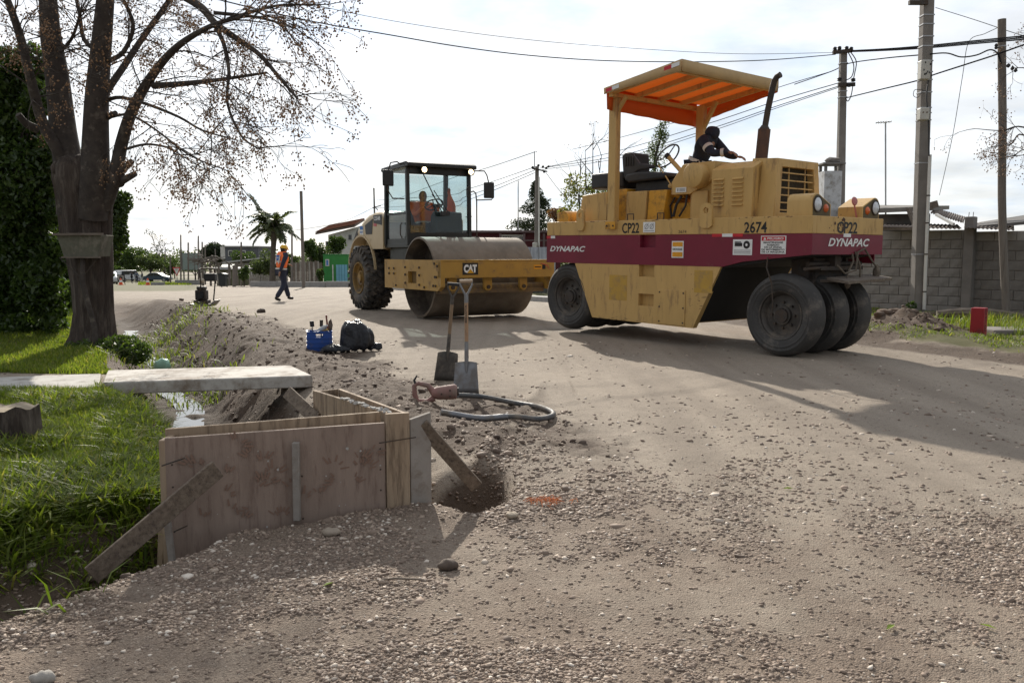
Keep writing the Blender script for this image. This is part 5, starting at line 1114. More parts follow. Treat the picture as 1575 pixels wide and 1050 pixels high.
for i in range(4): b.box(.185+.0,.19,-.03,.03,.07+i*.015,.077+i*.015)
hp=[(704,622),(740,617),(790,619),(828,625),(849,633),(848,640),(825,646),(790,648),(740,650),(700,651),(678,652)]
Pw=[]
for i,(x,y) in enumerate(hp):
    p=onz(x,y,.03); p.z=gz(p.x,p.y)+.03+(.07 if i==0 else .04 if i==1 else 0); Pw.append(p)
def smooth_path(P,n=6):
    P=[Vector(p) for p in P]; out=[]
    for i in range(len(P)-1):
        a,b_,c,d=P[max(i-1,0)],P[i],P[i+1],P[min(i+2,len(P)-1)]
        for k in range(n):
            t=k/n; out.append(.5*((2*b_)+(c-a)*t+(2*a-5*b_+4*c-d)*t*t+(3*b_-a-3*c+d)*t**3))
    return out+[P[-1]]
inv=(Matrix.Translation(VB.location)@Matrix.Rotation(R(6),4,'Z')).inverted()
sp_=[inv@p for p in smooth_path(Pw,5)]
hosem=M('hose_grey',(.055,.058,.064),(.085,.088,.09),sc=10,rough=.5,bump=.1,dirt=(.2,.17,.14),damt=.35)
B().tube(sp_[:-14],.0215,12).build('hose',hosem,VB,smooth=60); B().tube(sp_[-15:],.026,14).build('poker_head',M('poker_steel',(.20,.205,.22),rough=.4,metal=.6,dirt=(.2,.17,.14),damt=.4),VB,smooth=60)
# ---------------------------------------------------------------- crate with tools, rubbish bags
bluep=M('blue_plastic',(.015,.07,.30),(.012,.055,.24),rough=.45,bump=.05,dirt=(.12,.11,.10),damt=.2)
q=onz(488,543,0); CR=thing('crate','blue plastic crate packed with hand tools on the dirt','crate',(q.x,q.y+.15,gz(q.x,q.y)),R(14))
w,d_,h=.165,.14,.27
for x0,x1,y0,y1 in((-w,w,-d_,-d_+.012),(-w,w,d_-.012,d_),(-w,-w+.012,-d_+.012,d_-.012),(w-.012,w,-d_+.012,d_-.012)):
    lng=x1-x0>.1
    b=B()
    if lng:
        b.box(x0,x1,y0,y1,0,.19).box(x0,-.05,y0,y1,.19,.235).box(.05,x1,y0,y1,.19,.235).box(x0,x1,y0,y1,.235,h)
    else: b.box(x0,x1,y0,y1,0,h)
    b.build('crate_wall',bluep,CR,smooth=None)
B().box(-w,w,-d_,d_,.0,.012).build('crate_floor',bluep,CR,loc=(0,0,-.002))
for z in(.05,.11,.17,.255): 
    B().box(-w-.008,w+.008,-d_-.008,-d_,z,z+.014).box(w,w+.008,-d_,d_+.008,z,z+.014).box(-w-.008,-w,-d_,d_+.008,z,z+.014).build('crate_rib',bluep,CR)
def tool(name,label,cat,f,p,rot=(0,0,0)):
    pw=Matrix.Translation(CR.location)@Matrix.Rotation(R(14),4,'Z')@Vector(p); t=thing(name,label,cat,pw,0); t.rotation_euler=rot; f(t); return t
tool('trowel','trowel with dark handle upright at the left of the crate','trowel',lambda t:(B().box(-.028,.028,-.014,.014,.02,.10).build('trowel_handle',black,t,bevel=.008),B().cyl((0,0,-.12),(0,0,.03),.007).build('trowel_stem',steel,t)),(-.09,.02,.30),(R(4),R(-3),0))
tool('scraper','scraper with dark handle upright in the middle of the crate','scraper',lambda t:(B().box(-.022,.022,-.012,.012,.02,.11).build('scraper_handle',iron,t,bevel=.006),B().box(-.01,.01,-.003,.003,-.14,.02).build('scraper_blade',steel,t)),(.03,.05,.30),(0,R(2),0))
tool('wooden_float','tall red brown wooden float leaning at the right of the crate','float',lambda t:(B().bar((0,0,-.22),(0,0,.20),.045,.018).build('float_board',M('red_wood',(.22,.07,.05),(.14,.06,.045),rough=.7),t),),(.115,.04,.28),(R(6),R(-6),R(20)))
tool('wooden_wedge','brown wooden plank wedge beside the red float in crate','plank',lambda t:(B().prism([(-.03,-.22),(.03,-.22),(.03,.06),(-.005,.14),(-.03,.10)],'y',-.012,.012).build('wedge_board',woodg,t),),(.145,.08,.28),(R(-4),R(9),0))
tool('bottle','small clear plastic bottle lying on top of the crate tools','bottle',lambda t:(B().lathe([(0,0),(.03,.0),(.032,.10),(.012,.135),(.012,.15),(0,.15)],(0,0,0),(.8,-.3,.5),14).build('bottle_body',M('clear_white_plastic',(.55,.56,.55),rough=.25,bump=.1),t),),(.0,-.03,.27))
tool('glove','crumpled yellow work glove on the crate tools','glove',lambda t:(B().blob((0,0,0),.05,8,.35,2,(1.2,.8,.6)).build('glove_cloth',M('glove_cloth',(.45,.30,.08),bump=.3),t),),(.06,-.04,.275))
bagm=M('bin_bag',(.010,.011,.015),(.016,.017,.022),rough=.33,bump=1,bsc=11,spec=.45,bd=.04)
def bag(name,label,c,r,sq,sd,amt,extra=None,cat='bag'):
    b=B().blob((0,0,r*sq[2]*.9),r,sd,amt,5,sq)
    rr_=random.Random(sd); dirs=[Vector((rr_.gauss(0,1),rr_.gauss(0,1),rr_.gauss(0,.6))).normalized() for _ in range(6)]; nv=[]
    for v in b.v:
        p=Vector(v)-Vector((0,0,r*sq[2]*.9)); u=p.normalized(); k=1
        for i,dv in enumerate(dirs): k+=.05*abs(math.sin(u.dot(dv)*5.5+i))-.025
        az_=math.atan2(u.y,u.x); k+=.05*(abs(math.sin(az_*4.5+1.2*math.sin(az_*2)))-.5)*max(0,.3+u.z)
        p=p*k; z=p.z+r*sq[2]*.9; nv.append((p.x,p.y,max(z,.0+.03*abs(math.sin(p.x*30))) ))
    b.v=nv; o=b.build(name,bagm,None,loc=c,smooth=180); return tag(o,label,cat)
q=onz(545,545,0); bag('bin_bag','full black plastic rubbish bag slumped beside the blue crate',(q.x,q.y+.22,gz(q.x,q.y)),.24,(1.0,.8,.86),12,.16)
q=onz(572,543,0); bag('bag_tail','gathered tail of black plastic trailing right of the rubbish bag',(q.x-.03,q.y+.12,gz(q.x,q.y)),.085,(1.5,.8,.7),15,.2)
q=onz(516,545,0); bag('small_bag','small flat crumpled black plastic bag in front of the crate',(q.x,q.y+.02,gz(q.x,q.y)),.085,(1.9,.9,.75),19,.3)
# green plastic bottle piece in the ditch, orange flowers, stones
q=at(250,558,13.6); b=B().blob((0,0,0),.13,21,.18,3,(1.15,.8,.75)); o=b.build('plastic_jug',M('green_clear_plastic',(.38,.62,.48),(.30,.52,.40),rough=.2,bump=.25,bsc=12),None,loc=(q.x,q.y,gz(q.x,q.y)+.13)); tag(o,'crushed pale green plastic jug lying in the ditch','jug')
q=at(838,779,4.6); b=B(); r_=random.Random(9)
for k in range(40):
    a=r_.random()*6.28; x,y=r_.gauss(0,.05),r_.gauss(0,.04); b.tube([(x,y,.01),(x+.03*math.cos(a),y+.03*math.sin(a),.02+.012*r_.random()),(x+.06*math.cos(a+.6),y+.06*math.sin(a+.6),.008)],.0018,4)
o=b.build('orange_netting',M('orange_net',(.6,.20,.07),bump=0),None,loc=(q.x,q.y,gz(q.x,q.y))); tag(o,'small tangle of orange plastic netting lying on the gravel','netting')
def rock(name,px,py,r,lab,c=(.33,.27,.21)):
    q=onz(px,py,0); o=B().blob((0,0,r*.5),r,int(px),.22,3,(1.2,.95,.75)).build(name,M('rock_%d'%int(c[0]*100),c,[k*.7 for k in c],sc=9,rough=.85,bump=.5,bsc=40),None,loc=(q.x,q.y,gz(q.x,q.y)),smooth=60); tag(o,lab,'stone')
rock('stone',509,822,.032,'fist sized pale brown stone on the gravel below the plywood')
rock('stone',788,797,.026,'tan stone on the gravel right of the plywood hole',(.40,.33,.25))
rock('stone',66,1036,.03,'pale grey stone at the lower left corner of the gravel',(.38,.35,.31))
rock('stone',402,486,.07,'dark clod alone on the road beyond the blue crate',(.10,.075,.06))
rock('stone',279,455,.07,'small brown clod on the far road left of the compactor',(.13,.09,.07))
rock('stone',690,866,.035,'dark brown stone on the gravel in the foreground',(.12,.09,.07))
q=onz(615,890,0); o=B().tube([(-.09,0,.012),(-.02,.004,.018),(.05,-.003,.016),(.10,.004,.010)],[.003,.004,.004,.002],6).build('twig',woodg,None,loc=(q.x,q.y,gz(q.x,q.y)),rot=(0,0,.05)); tag(o,'thin brown twig lying on the foreground gravel','twig')
r_=random.Random(31)
for (px,py,lab) in((1212,749,'green fallen leaf on the packed road nearest the big shadow'),(1370,957,'curled green fallen leaf on gravel near the lower right'),(1520,957,'yellow green fallen leaf at the far right of the gravel'),(505,898,'small bright green leaf on gravel left of the twig')):
    q=onz(px,py,0); o=B().add([(-.03,0,.004),(0,.010,.012),(.032,0,.006),(0,-.010,.009)],[(0,1,2),(0,2,3)]).build('fallen_leaf',leafmat('fallen_leaf',(.22,.30,.04),(.22,.30,.04),tr=.3),None,loc=(q.x,q.y,gz(q.x,q.y)+.006),rot=(0,0,r_.random()*6)); tag(o,lab,'leaf')
# ---------------------------------------------------------------- plate compactor
q=onz(314,474,.0); q=at(314,474,20.6); PC=thing('plate_compactor','dark plate compactor with tall handle frame standing on the road edge','compactor',(q.x,q.y,gz(q.x,q.y)),R(0))
B().prism([(-.26,.06),(-.22,.0),(.22,.0),(.34,.14),(.32,.15),(.2,.05),(-.2,.05)],'y',-.2,.2).build('base_plate',steel,PC,bevel=.006)
B().box(-.20,.12,-.13,.13,.06,.14).build('engine_bed',iron,PC); B().box(-.17,.08,-.12,.12,.14,.38).build('engine',iron,PC,bevel=.03)
b=B().cyl((-.05,-.125,.26),(-.05,-.16,.26),.09,n=18); b.build('recoil_starter',black,PC); B().box(-.14,.06,-.1,.1,.38,.46).build('fuel_tank',M('tank_grey',(.07,.065,.06),rough=.6),PC,bevel=.03)
b=B()
for y in(-.20,.20): b.tube([(.0+(.18 if y>0 else -.10),y*.7,.12),(.22 if y>0 else .0,y*.8,.5),(.20 if y>0 else -.02,y,.86)],.016,7)
b.tube([(-.02,-.2,.86),(.0,-.1,.88),(.17,.1,.88),(.20,.2,.86)],.016,7); b.build('handle_frame',iron,PC)
B().box(.02,.30,-.05,.12,.58,.76).build('water_tank',black,PC,bevel=.02)
B().blob((0,0,0),.06,4,.2,2).build('hose_bundle',M('cream_rag',(.5,.45,.36),bump=.3),PC,loc=(.0,-.1,.60))
# ---------------------------------------------------------------- the chinaberry tree on the left bank
def P3_(l): return [at(*q) for q in l]
berrym=M('berries',(.30,.175,.085),(.22,.12,.06),sc=30,rough=.55,bump=0)
def berries(name,pts,parent,sd,r0=.011,per=11,spread=.07):
    r=np.random.default_rng(sd); oc=np.array([(1,0,0),(-1,0,0),(0,1,0),(0,-1,0),(0,0,1),(0,0,-1)],float); of=np.array([(0,2,4),(2,1,4),(1,3,4),(3,0,4),(2,0,5),(1,2,5),(3,1,5),(0,3,5)])
    C=[];ST_=[]
    for p in pts:
        k=r.integers(per//2,per+per//2); q=r.normal(size=(k,3))*spread*np.array([1,1,1.2]); q[:,2]-=spread*.9; C.append(np.array(p)[None]+q); ST_.append(np.repeat(np.array(p)[None],k,0))
    C=np.concatenate(C); n=len(C); s=r0*(.75+.5*r.random(n)); v=oc[None]*s[:,None,None]+C[:,None]; f=(of[None]+np.arange(n)[:,None,None]*6).reshape(-1,3); S0=np.concatenate(ST_); w=np.array([[.0016,.0,0]]); sv=np.stack([S0-w,S0+w,C],1).reshape(-1,3); sf=np.arange(n*3).reshape(-1,3)+n*6
    return npmesh(name,np.concatenate([v.reshape(-1,3),sv]),np.concatenate([f,sf]),berrym,parent,smooth=True)
TR=thing('chinaberry_tree','large bare tree with brown berries and a thick furrowed trunk on the left bank','tree',(0,0,0))
tb=at(140,535,12.4); TR.location=(tb.x,tb.y,gz(tb.x,tb.y))
TL=Vector(TR.location)
N_=84; b=B(); V_=[];F_=[]
ctr=[(139,560,48),(139,536,40),(141,515,31),(143,480,27.5),(141,440,28),(138,400,31),(132,357,35),(131,320,37),(130,295,40),(129,275,43),(128,258,42),(127,246,36),(127,240,24),(127,238,8)]
for i,(px,py,hw) in enumerate(ctr):
    c=at(px,py,12.4)-TL; r=hw/1350*12.4
    for k in range(N_):
        a=2*math.pi*k/N_; flare=max(0,(3-i)/3)
        rk=r*(1+.05*math.sin(3*a+i*.18)+.055*math.sin(7*a+i*.25)+.02*math.sin(13*a-i*.3)+.04*abs(math.sin(17*a+.35*math.sin(i*1.3)+i*.12))+.016*math.sin(29*a+i*.8)+flare*.16*math.sin(5*a+.7))
        V_.append((c.x+rk*math.cos(a),c.y+rk*.85*math.sin(a),c.z))
m_=len(ctr)
for i in range(m_-1):
    for k in range(N_): F_.append((i*N_+k,i*N_+(k+1)%N_,(i+1)*N_+(k+1)%N_,(i+1)*N_+k))
F_.append(tuple((m_-1)*N_+k for k in range(N_)))
b.add(V_,F_)
for px,py,r,s_ in((180,272,.13,3),(98,262,.13,9)): b.blob(at(px,py,12.25)-TL,r,s_,.25,3,(1,1,1.15))
b.build('trunk',bark,TR,smooth=60)
barkl=M('limb_bark',(.065,.052,.043),(.038,.03,.026),sc=9,rough=.9,bump=.5,bsc=25,dirt=(.15,.125,.10),damt=.25)
tips=[];rr=random.Random(11)
LIMBS=[  # (points px,py,Y), start and end radius in px
 ([(112,330,12.4),(106,262,12.35),(97,200,12.4),(88,120,12.45),(78,55,12.5),(74,0,12.5),(70,-90,12.6),(60,-180,12.8)],24,9),
 ([(142,335,12.3),(146,270,12.2),(147,215,12.2),(149,150,12.15),(155,80,12.1),(162,0,12.0),(170,-100,11.9),(185,-190,11.8)],24,8),
 ([(160,320,12.3),(177,272,12.2),(186,225,12.2),(200,178,12.0),(219,140,11.9),(240,108,11.7),(264,80,11.5),(292,58,11.3),(330,38,11.0),(372,26,10.8)],11.5,2.2),
 ([(152,160,12.4),(170,132,12.5),(192,100,12.7),(215,65,12.9),(240,30,13.0),(262,-2,13.1),(290,-50,13.2)],6.2,3.6),
 ([(105,285,12.3),(90,235,12.2),(66,190,12.1),(48,125,11.9),(32,60,11.8),(12,2,11.7),(-20,-70,11.5)],10,4),
 ([(236,132,11.8),(270,130,11.6),(310,126,11.4),(350,121,11.1),(410,112,10.8)],5,1.6),
 ([(205,-40,11.6),(270,-12,11.4),(310,12,11.2),(330,35,11.1),(365,60,10.9),(400,85,10.7),(430,120,10.5),(458,152,10.3)],7,1.5),
 ([(330,38,11.1),(345,70,10.9),(352,110,10.8),(350,160,10.6),(372,210,10.4),(400,230,10.3)],3.2,1.0),
 ([(163,155,12.3),(185,150,12.1),(225,160,11.8),(275,180,11.4),(310,200,11.2),(350,212,11.0)],3.2,1.0),
 ([(172,180,12.2),(200,177,12),(240,200,11.7),(290,238,11.4),(348,262,11.1)],2.2,.8),
 ([(192,230,12.2),(225,222,11.9),(262,228,11.6),(272,238,11.5),(305,237,11.3)],2.2,.8),
 ([(330,20,11.0),(390,26,10.8),(420,33,10.6),(455,44,10.4)],2.6,1.0),
 ([(350,30,11.0),(400,15,10.8),(435,8,10.6),(480,8,10.4)],2.6,1.0),
 ([(165,95,12.1),(190,80,11.9),(205,40,11.8),(190,0,11.7)],4,2.2),
 ([(160,85,12.3),(130,62,12.6),(122,20,12.8),(110,-30,12.9)],4,2.2),
 ([(82,90,12.5),(110,60,12.3),(125,15,12.0)],3.2,1.6),
 ([(60,200,12.3),(40,190,12.2),(28,176,12.1)],7,4.5)]
b=B()
for pts,r0,r1 in LIMBS:
    p=smooth_path([q-TL for q in P3_(pts)],4); n=len(p); b.tube(p,[(r0+(r1-r0)*(i/(n-1)))/1350*12 for i in range(n)],10,True)
for pts,r in(([(182,268,12.2),(203,248,12.1)],4.5),([(185,280,12.2),(208,267,12.1)],4.5),([(165,180,12.2),(178,174,12.1)],4)):
    q=[x-TL for x in P3_(pts)]; b.tube(q,[r*1.3/1350*12,r/1350*12],9)
b.build('limbs',barkl,TR,smooth=60)
b=B()
for li,(pts,r0,r1) in enumerate(LIMBS[:-1]):
    p=smooth_path([q-TL for q in P3_(pts)],6); n=len(p); big=li<5
    for k in range(14 if big else 11):
        i=rr.randrange(int(n*(.35 if big else .25)),n); d=(p[min(i+1,n-1)]-p[i-1]).normalized()
        nd=(d*.6+Vector((rr.gauss(.15,.6),rr.gauss(-.1,.6),rr.gauss(.0,.5)))).normalized()
        branch(b,p[i],nd,rr.uniform(.35,.75)*(1.15 if big else .85),.011 if big else .008,2,tips,rr,.5,.05,4,3,.5,4,.0028)
b.build('twigs',barkl,TR,smooth=None)['kind']='stuff'
rr.shuffle(tips); o=berries('berries',[p for p,d in tips[:int(len(tips)*.42)]],TR,3,.0125,13,.05); o['kind']='stuff'
# box nailed to the trunk on a stick
q=at(128,378,12.0); BX=thing('tree_box','weathered board box fixed on the trunk above a slanting stick','planter box',q)
mossy=M('mossy_board',(.14,.135,.10),(.09,.085,.06),sc=5,rough=.9,bump=.4,dirt=(.20,.18,.14),damt=.4)
b=B(); b.add([(-.30,-.10,.14),(.31,-.12,.14),(.24,-.10,-.145),(-.23,-.08,-.145),(-.30,.25,.14),(.31,.25,.14),(.24,.25,-.145),(-.23,.25,-.145)],[(0,1,2,3),(1,5,6,2),(4,0,3,7),(3,2,6,7)]); o=b.build('box_board',mossy,BX,smooth=None); mm=o.modifiers.new('t','SOLIDIFY'); mm.thickness=.02
B().bar((-.34,-.13,.15),(.345,-.15,.155),.04,.03).build('rim_board',woodg,BX); B().bar((-.24,-.1,-.155),(.26,-.1,-.155),.08,.02).build('bottom_board',woodg,BX)
for a_,c_ in(((-.28,-.1,-.16),(.03,-.12,-.45)),((.24,-.1,-.16),(.03,-.12,-.42))): B().tube([a_,c_],.006,5).build('brace_wire',iron,BX)
e=at(147,536,11.9)-q; B().tube([(.01,-.05,-.16),(.03,-.13,-.5),(.13,-.06,-1.1),e],[.03,.033,.035,.04],10).build('support_stick',barkl,BX)
# ---------------------------------------------------------------- hedge shrubs
glossy=leafmat('hedge_leaf',(.032,.058,.017),(.085,.13,.035),rough=.2,tr=.38)
midleaf=leafmat('mid_leaf',(.03,.055,.014),(.075,.11,.028),rough=.4,tr=.4)
paleleaf=leafmat('pale_leaf',(.09,.115,.035),(.17,.17,.05),rough=.5,tr=.4,dry=(.25,.18,.05))
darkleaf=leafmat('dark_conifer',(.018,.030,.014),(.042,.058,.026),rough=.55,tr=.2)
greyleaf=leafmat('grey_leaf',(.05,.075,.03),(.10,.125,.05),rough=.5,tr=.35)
def shrub(name,label,cat,base,clumps,size,mat,sd,stem_r=.06,group=None,h=1.0,aspect=.5,shell=.5):
    t=thing(name,label,cat,base,0,group); o=Vector(base); b=B(); rr=random.Random(sd)
    tot=[]
    for c,rad,n in clumps:
        c=Vector(c)-o; tot.append((c,rad,n)); b.tube([(rr.gauss(0,stem_r),rr.gauss(0,stem_r),-.1),(c.x*.3,c.y*.3,max(.1,c.z*.5)),tuple(c)],[stem_r,stem_r*.7,stem_r*.25],7)
    b.build('stems',barkl,t); foliage('foliage',mat,tot,size,t,sd,aspect,shell); return t
def px_clumps(Y,l,k):   # (px,py,radius px, n)
    out=[]
    for px,py,rx,rz,n in l: out.append((at(px,py,Y+k*(hash((px,py))%7-3)/3),(rx/1350*Y,rx/1350*Y,rz/1350*Y),n))
    return out
_r=random.Random(77)
shrub('hedge_shrub','tall dense dark glossy hedge shrub filling the left edge','shrub',(-8.1,13.9,.05),px_clumps(13.6,[(10,290,75,80,6000),(40,380,48,60,4500),(0,470,55,55,4500),(12,200,50,60,3800),(-30,130,60,60,2500),(60,310,26,50,1800),(14,150,34,50,1500),(75,345,18,40,900),(55,440,32,40,2000),(72,250,22,26,900),(82,395,20,30,900),(40,220,40,30,1300),(66,490,22,24,700),(45,90,22,24,500),(80,330,14,14,400),*[((lambda y_:(int((35 if y_<210 else 62)+_r.random()*34),y_))(110+int(_r.random()*400)))+(11+_r.random()*9,12+_r.random()*9,300) for _ in range(24)],(25,505,26,24,1100),(-60,380,70,160,4000),(8,110,25,40,800)],.35),.095,glossy,21)
foliage('young_foliage',midleaf,[(at(56+int(_r.random()*34),130+int(_r.random()*370),13.3)-Vector((-8.1,13.9,.05)),(.16,.16,.16),70) for _ in range(26)],.085,bpy.data.objects['hedge_shrub'],25,.5,.2)
shrub('hedge_shrub','dark shrub seen behind the tree trunk on the left','shrub',(-9.2,18.5,.05),px_clumps(18.5,[(95,400,30,45,2600),(110,330,26,60,2200),(80,300,30,50,1800),(115,440,14,18,500),(100,250,25,45,1200),(60,420,30,40,1500)],.4),.10,glossy,22,h=3)
shrub('broadleaf_shrub','green leafy shrub showing to the right of the tree trunk','shrub',(-10.2,21.5,.05),px_clumps(21.5,[(178,325,18,32,1200),(168,370,22,38,1500),(190,310,14,16,350),(160,290,20,30,700),(184,360,14,26,600),(150,420,22,20,800)],.3),.12,midleaf,23)
shrub('low_shrub','low yellow green bush at the foot of the dark hedge','shrub',(-9.0,16.2,.0),px_clumps(16.2,[(105,458,14,14,420),(92,470,16,10,300)],.2),.09,midleaf,24,.02)
# flower patch at the trunk
fl=at(178,552,11.9); FP=thing('marigold_patch','leafy marigold patch with orange flowers at the foot of the tree','flowers',(fl.x,fl.y,gz(fl.x,fl.y)))
foliage('foliage',midleaf,[((-.35,.0,.05),(.4,.25,.14),500),((.05,.0,.08),(.35,.3,.17),650),((.33,-.1,.02),(.2,.25,.16),350)],.075,FP,31,.5,.2)
for k,(px,py) in enumerate(((171,531),(192,550),(198,536),(181,538),(212,549))):
    p=at(px,py,11.85)-Vector(FP.location); B().ball(p,.024,10,5,(1,1,.6)).build('flower_head',M('orange_petal',(.75,.17,.01),rough=.6,bump=0),FP)
# ---------------------------------------------------------------- distant trees
def roundtree(name,label,px,py,rx,rz,Y,n,size,mat,sd,lobes=7,group=None,trunk_px=None):
    rr=random.Random(sd); cl=[]
    c0=at(px,py,Y); s=Y/1350
    for k in range(lobes):
        a=6.283*k/lobes+rr.random(); q=rr.uniform(.25,.62); c=c0+Vector((math.cos(a)*rx*s*q,math.sin(a)*rx*s*q*.8,rr.uniform(-.35,.42)*rz*s)); f=rr.uniform(.42,.62); cl.append((c,(rx*s*f,rx*s*f,rz*s*f*1.05),n//lobes))
    base=(c0.x,c0.y,gz(c0.x,c0.y)); t=thing(name,label,'tree',base,0,group); o=Vector(base); b=B(); top=c0-o
    b.tube([(0,0,-.2),(top.x*.1,0,top.z*.5),tuple(top)],[.05*rx*s+.04,.04*rx*s+.03,.02*rx*s],8)
    for c,rad,k in cl: b.tube([(0,0,top.z*.45),tuple(c-o)],[.02*rx*s+.02,.01],5)
    b.build('trunk',barkl,t); foliage('crown',mat,[(c-o,rad,k) for c,rad,k in cl],size,t,sd,.55,.35); return t
roundtree('broadleaf_tree','big rounded dark green tree far behind the parked cars',198,398,36,24,155,5200,.42,midleaf,41)
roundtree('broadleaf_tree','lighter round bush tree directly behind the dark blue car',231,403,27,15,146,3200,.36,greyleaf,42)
roundtree('broadleaf_tree','small low green bush left of the white van',181,414,11,9,142,900,.3,midleaf,43,4)
roundtree('broadleaf_tree','dark bushy tree behind the distant sheds and noticeboard',330,392,22,20,112,2600,.34,darkleaf,44)
roundtree('broadleaf_tree','far dark tree at the right of the noticeboard posts',352,402,18,16,120,1500,.34,darkleaf,45,5)
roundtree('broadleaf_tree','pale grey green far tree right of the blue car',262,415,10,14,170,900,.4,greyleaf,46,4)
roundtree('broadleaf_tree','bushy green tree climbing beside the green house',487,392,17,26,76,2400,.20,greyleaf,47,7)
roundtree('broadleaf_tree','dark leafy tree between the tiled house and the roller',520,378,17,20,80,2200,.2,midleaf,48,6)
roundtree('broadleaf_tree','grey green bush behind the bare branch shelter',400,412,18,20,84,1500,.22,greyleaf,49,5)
roundtree('broadleaf_tree','small green bush at the foot of the palm',375,418,10,16,72,700,.2,midleaf,50,4)
for a_ in (('hazy green tree between the blue car and noticeboard',268,405,14,14,165,1100),('low green tree peeping left of the yield sign',252,408,12,12,150,900),('tall round tree rising behind the distant white van',196,388,16,14,175,1300),('broad low tree behind the noticeboard legs',300,410,22,12,125,1300),('loose green bush between the palm and the board fence',447,408,17,22,79,1500),('grey green bush over the picket fence left of the walker',415,405,18,24,82,1700),('leafy vine bush above the left end of the green house',478,385,13,22,74,1500),('dark green bush low in front of the board fence',492,425,6,12,70,500),('green bush behind the roof of the low house',372,398,20,16,98,1200),('wide green tree low behind the drum roller',640,395,40,22,120,2200),('dark tree mass behind the maroon shed',750,365,45,14,95,2200),('rounded tree beside the maroon shed roof',700,375,25,22,80,1500)):
    roundtree('broadleaf_tree',a_[0],a_[1],a_[2],a_[3],a_[4],a_[5],a_[6],.22,greyleaf if a_[1]%2 else midleaf,a_[1],5)
# far woodland closing the horizon
r_=np.random.default_rng(123); cl=[]
for k in range(420):
    X=-230+k*1.05+r_.normal()*.6; Y=250+r_.random()*40; cl.append(((X,Y,gz(X,Y)+1.2+r_.random()*2.2),(2.6+r_.random()*2,2.5,2.0+r_.random()*2.2),90))
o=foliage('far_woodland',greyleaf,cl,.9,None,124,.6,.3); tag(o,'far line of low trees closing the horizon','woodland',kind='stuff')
# conifer and cypress
def conifer(name,label,px,pt,pb,wpx,Y,n,size,mat,sd,lean=0,pw=.9):
    r=np.random.default_rng(sd); top=at(px,pt,Y); bot=at(px,pb,Y); base=(bot.x,bot.y,gz(bot.x,bot.y)); t=thing(name,label,'tree',base); o=Vector(base); H_=top.z-bot.z; z0=bot.z-o.z; W_=wpx/2/1350*Y; cl=[]
    for k in range(46):
        q=r.random()**.8; a=r.random()*6.283; rad=W_*(1-q)**pw*(.55+.5*r.random())+.08; cl.append((Vector((math.cos(a)*rad*.75+lean*q*q,math.sin(a)*rad*.75,z0+H_*q)),(rad*.45+.14,rad*.45+.14,H_*.06+.1),n//46))
    B().tube([(0,0,-.2),(lean*.2,0,z0+H_*.5),(lean,0,z0+H_*.97)],[.03*H_,.02*H_,.01],8).build('trunk',barkl,t); foliage('crown',mat,cl,size,t,sd,.4,.3); return t
conifer('conifer_tree','dark conifer behind the utility pole in the middle distance',824,284,360,82,55,5200,.17,darkleaf,51)
conifer('cypress_tree','thin feathery cypress leaning right behind the steering wheel',1003,188,300,46,45,2600,.12,greyleaf,52,.55,.7)
# half bare tree behind the tyre roller
t=thing('half_bare_tree','sparse tree with yellowing leaves behind the rear of the tyre roller','tree',(0,0,0)); b0=at(905,400,38); t.location=(b0.x,b0.y,gz(b0.x,b0.y)); o=Vector(t.location)
b=B(); rr=random.Random(61); tp=[]
for px,pt in((900,232),(912,205),(925,240),(885,262),(932,285),(945,250),(893,250)):
    e=at(px,pt,38+rr.gauss(0,.6))-o; m_=e*.5+Vector((rr.gauss(0,.2),rr.gauss(0,.2),-.2)); p=smooth_path([(0,0,0),m_*.6,m_,e],4); b.tube(p,[.07*(1-i/len(p))+.008 for i in range(len(p))],6)
    for k in range(7):
        i=rr.randrange(len(p)//3,len(p)); branch(b,p[i],(rr.gauss(0,.5),rr.gauss(0,.5),.7),rr.uniform(.5,1.0),.02,1,tp,rr,.5,.0,4,3,.5,3,.006)
b.build('branches',barkl,t)
foliage('crown',paleleaf,[(at(px,py,38+k)-o,(rx/35,rx/35,rz/35),n) for px,py,rx,rz,n,k in((892,285,26,22,420,0),(880,300,18,22,300,.5),(915,305,22,22,420,-.5),(940,290,18,24,300,.6),(905,325,40,18,520,0),(870,330,16,14,200,0))],.13,t,62,.5,.1)
berries('dry_seed_heads',[p for p,d in tp[:70]],t,6,.028,3,.08)
# reddish thicket beside it
roundtree('red_thicket','low reddish brown thicket between the conifer and the tyre roller',858,332,16,14,44,700,.14,leafmat('red_leaf',(.16,.08,.05),(.22,.12,.07),tr=.3),63,4)
# bare far tree behind the round tree
t=thing('bare_tree','thin dark bare tree rising behind the far round trees','tree',(0,0,0)); b0=at(243,420,160); t.location=(b0.x,b0.y,gz(b0.x,b0.y)); b=B(); tp=[]; rr=random.Random(66)
branch(b,(0,0,0),(.1,0,1),3.6,.16,3,tp,rr,.45,-.02,5,3,.6,4,.03); b.build('branches',barkl,t); foliage('seed_clusters',darkleaf,[(p,(.5,.5,.5),9) for p,d in tp],.3,t,67,.5,.1)
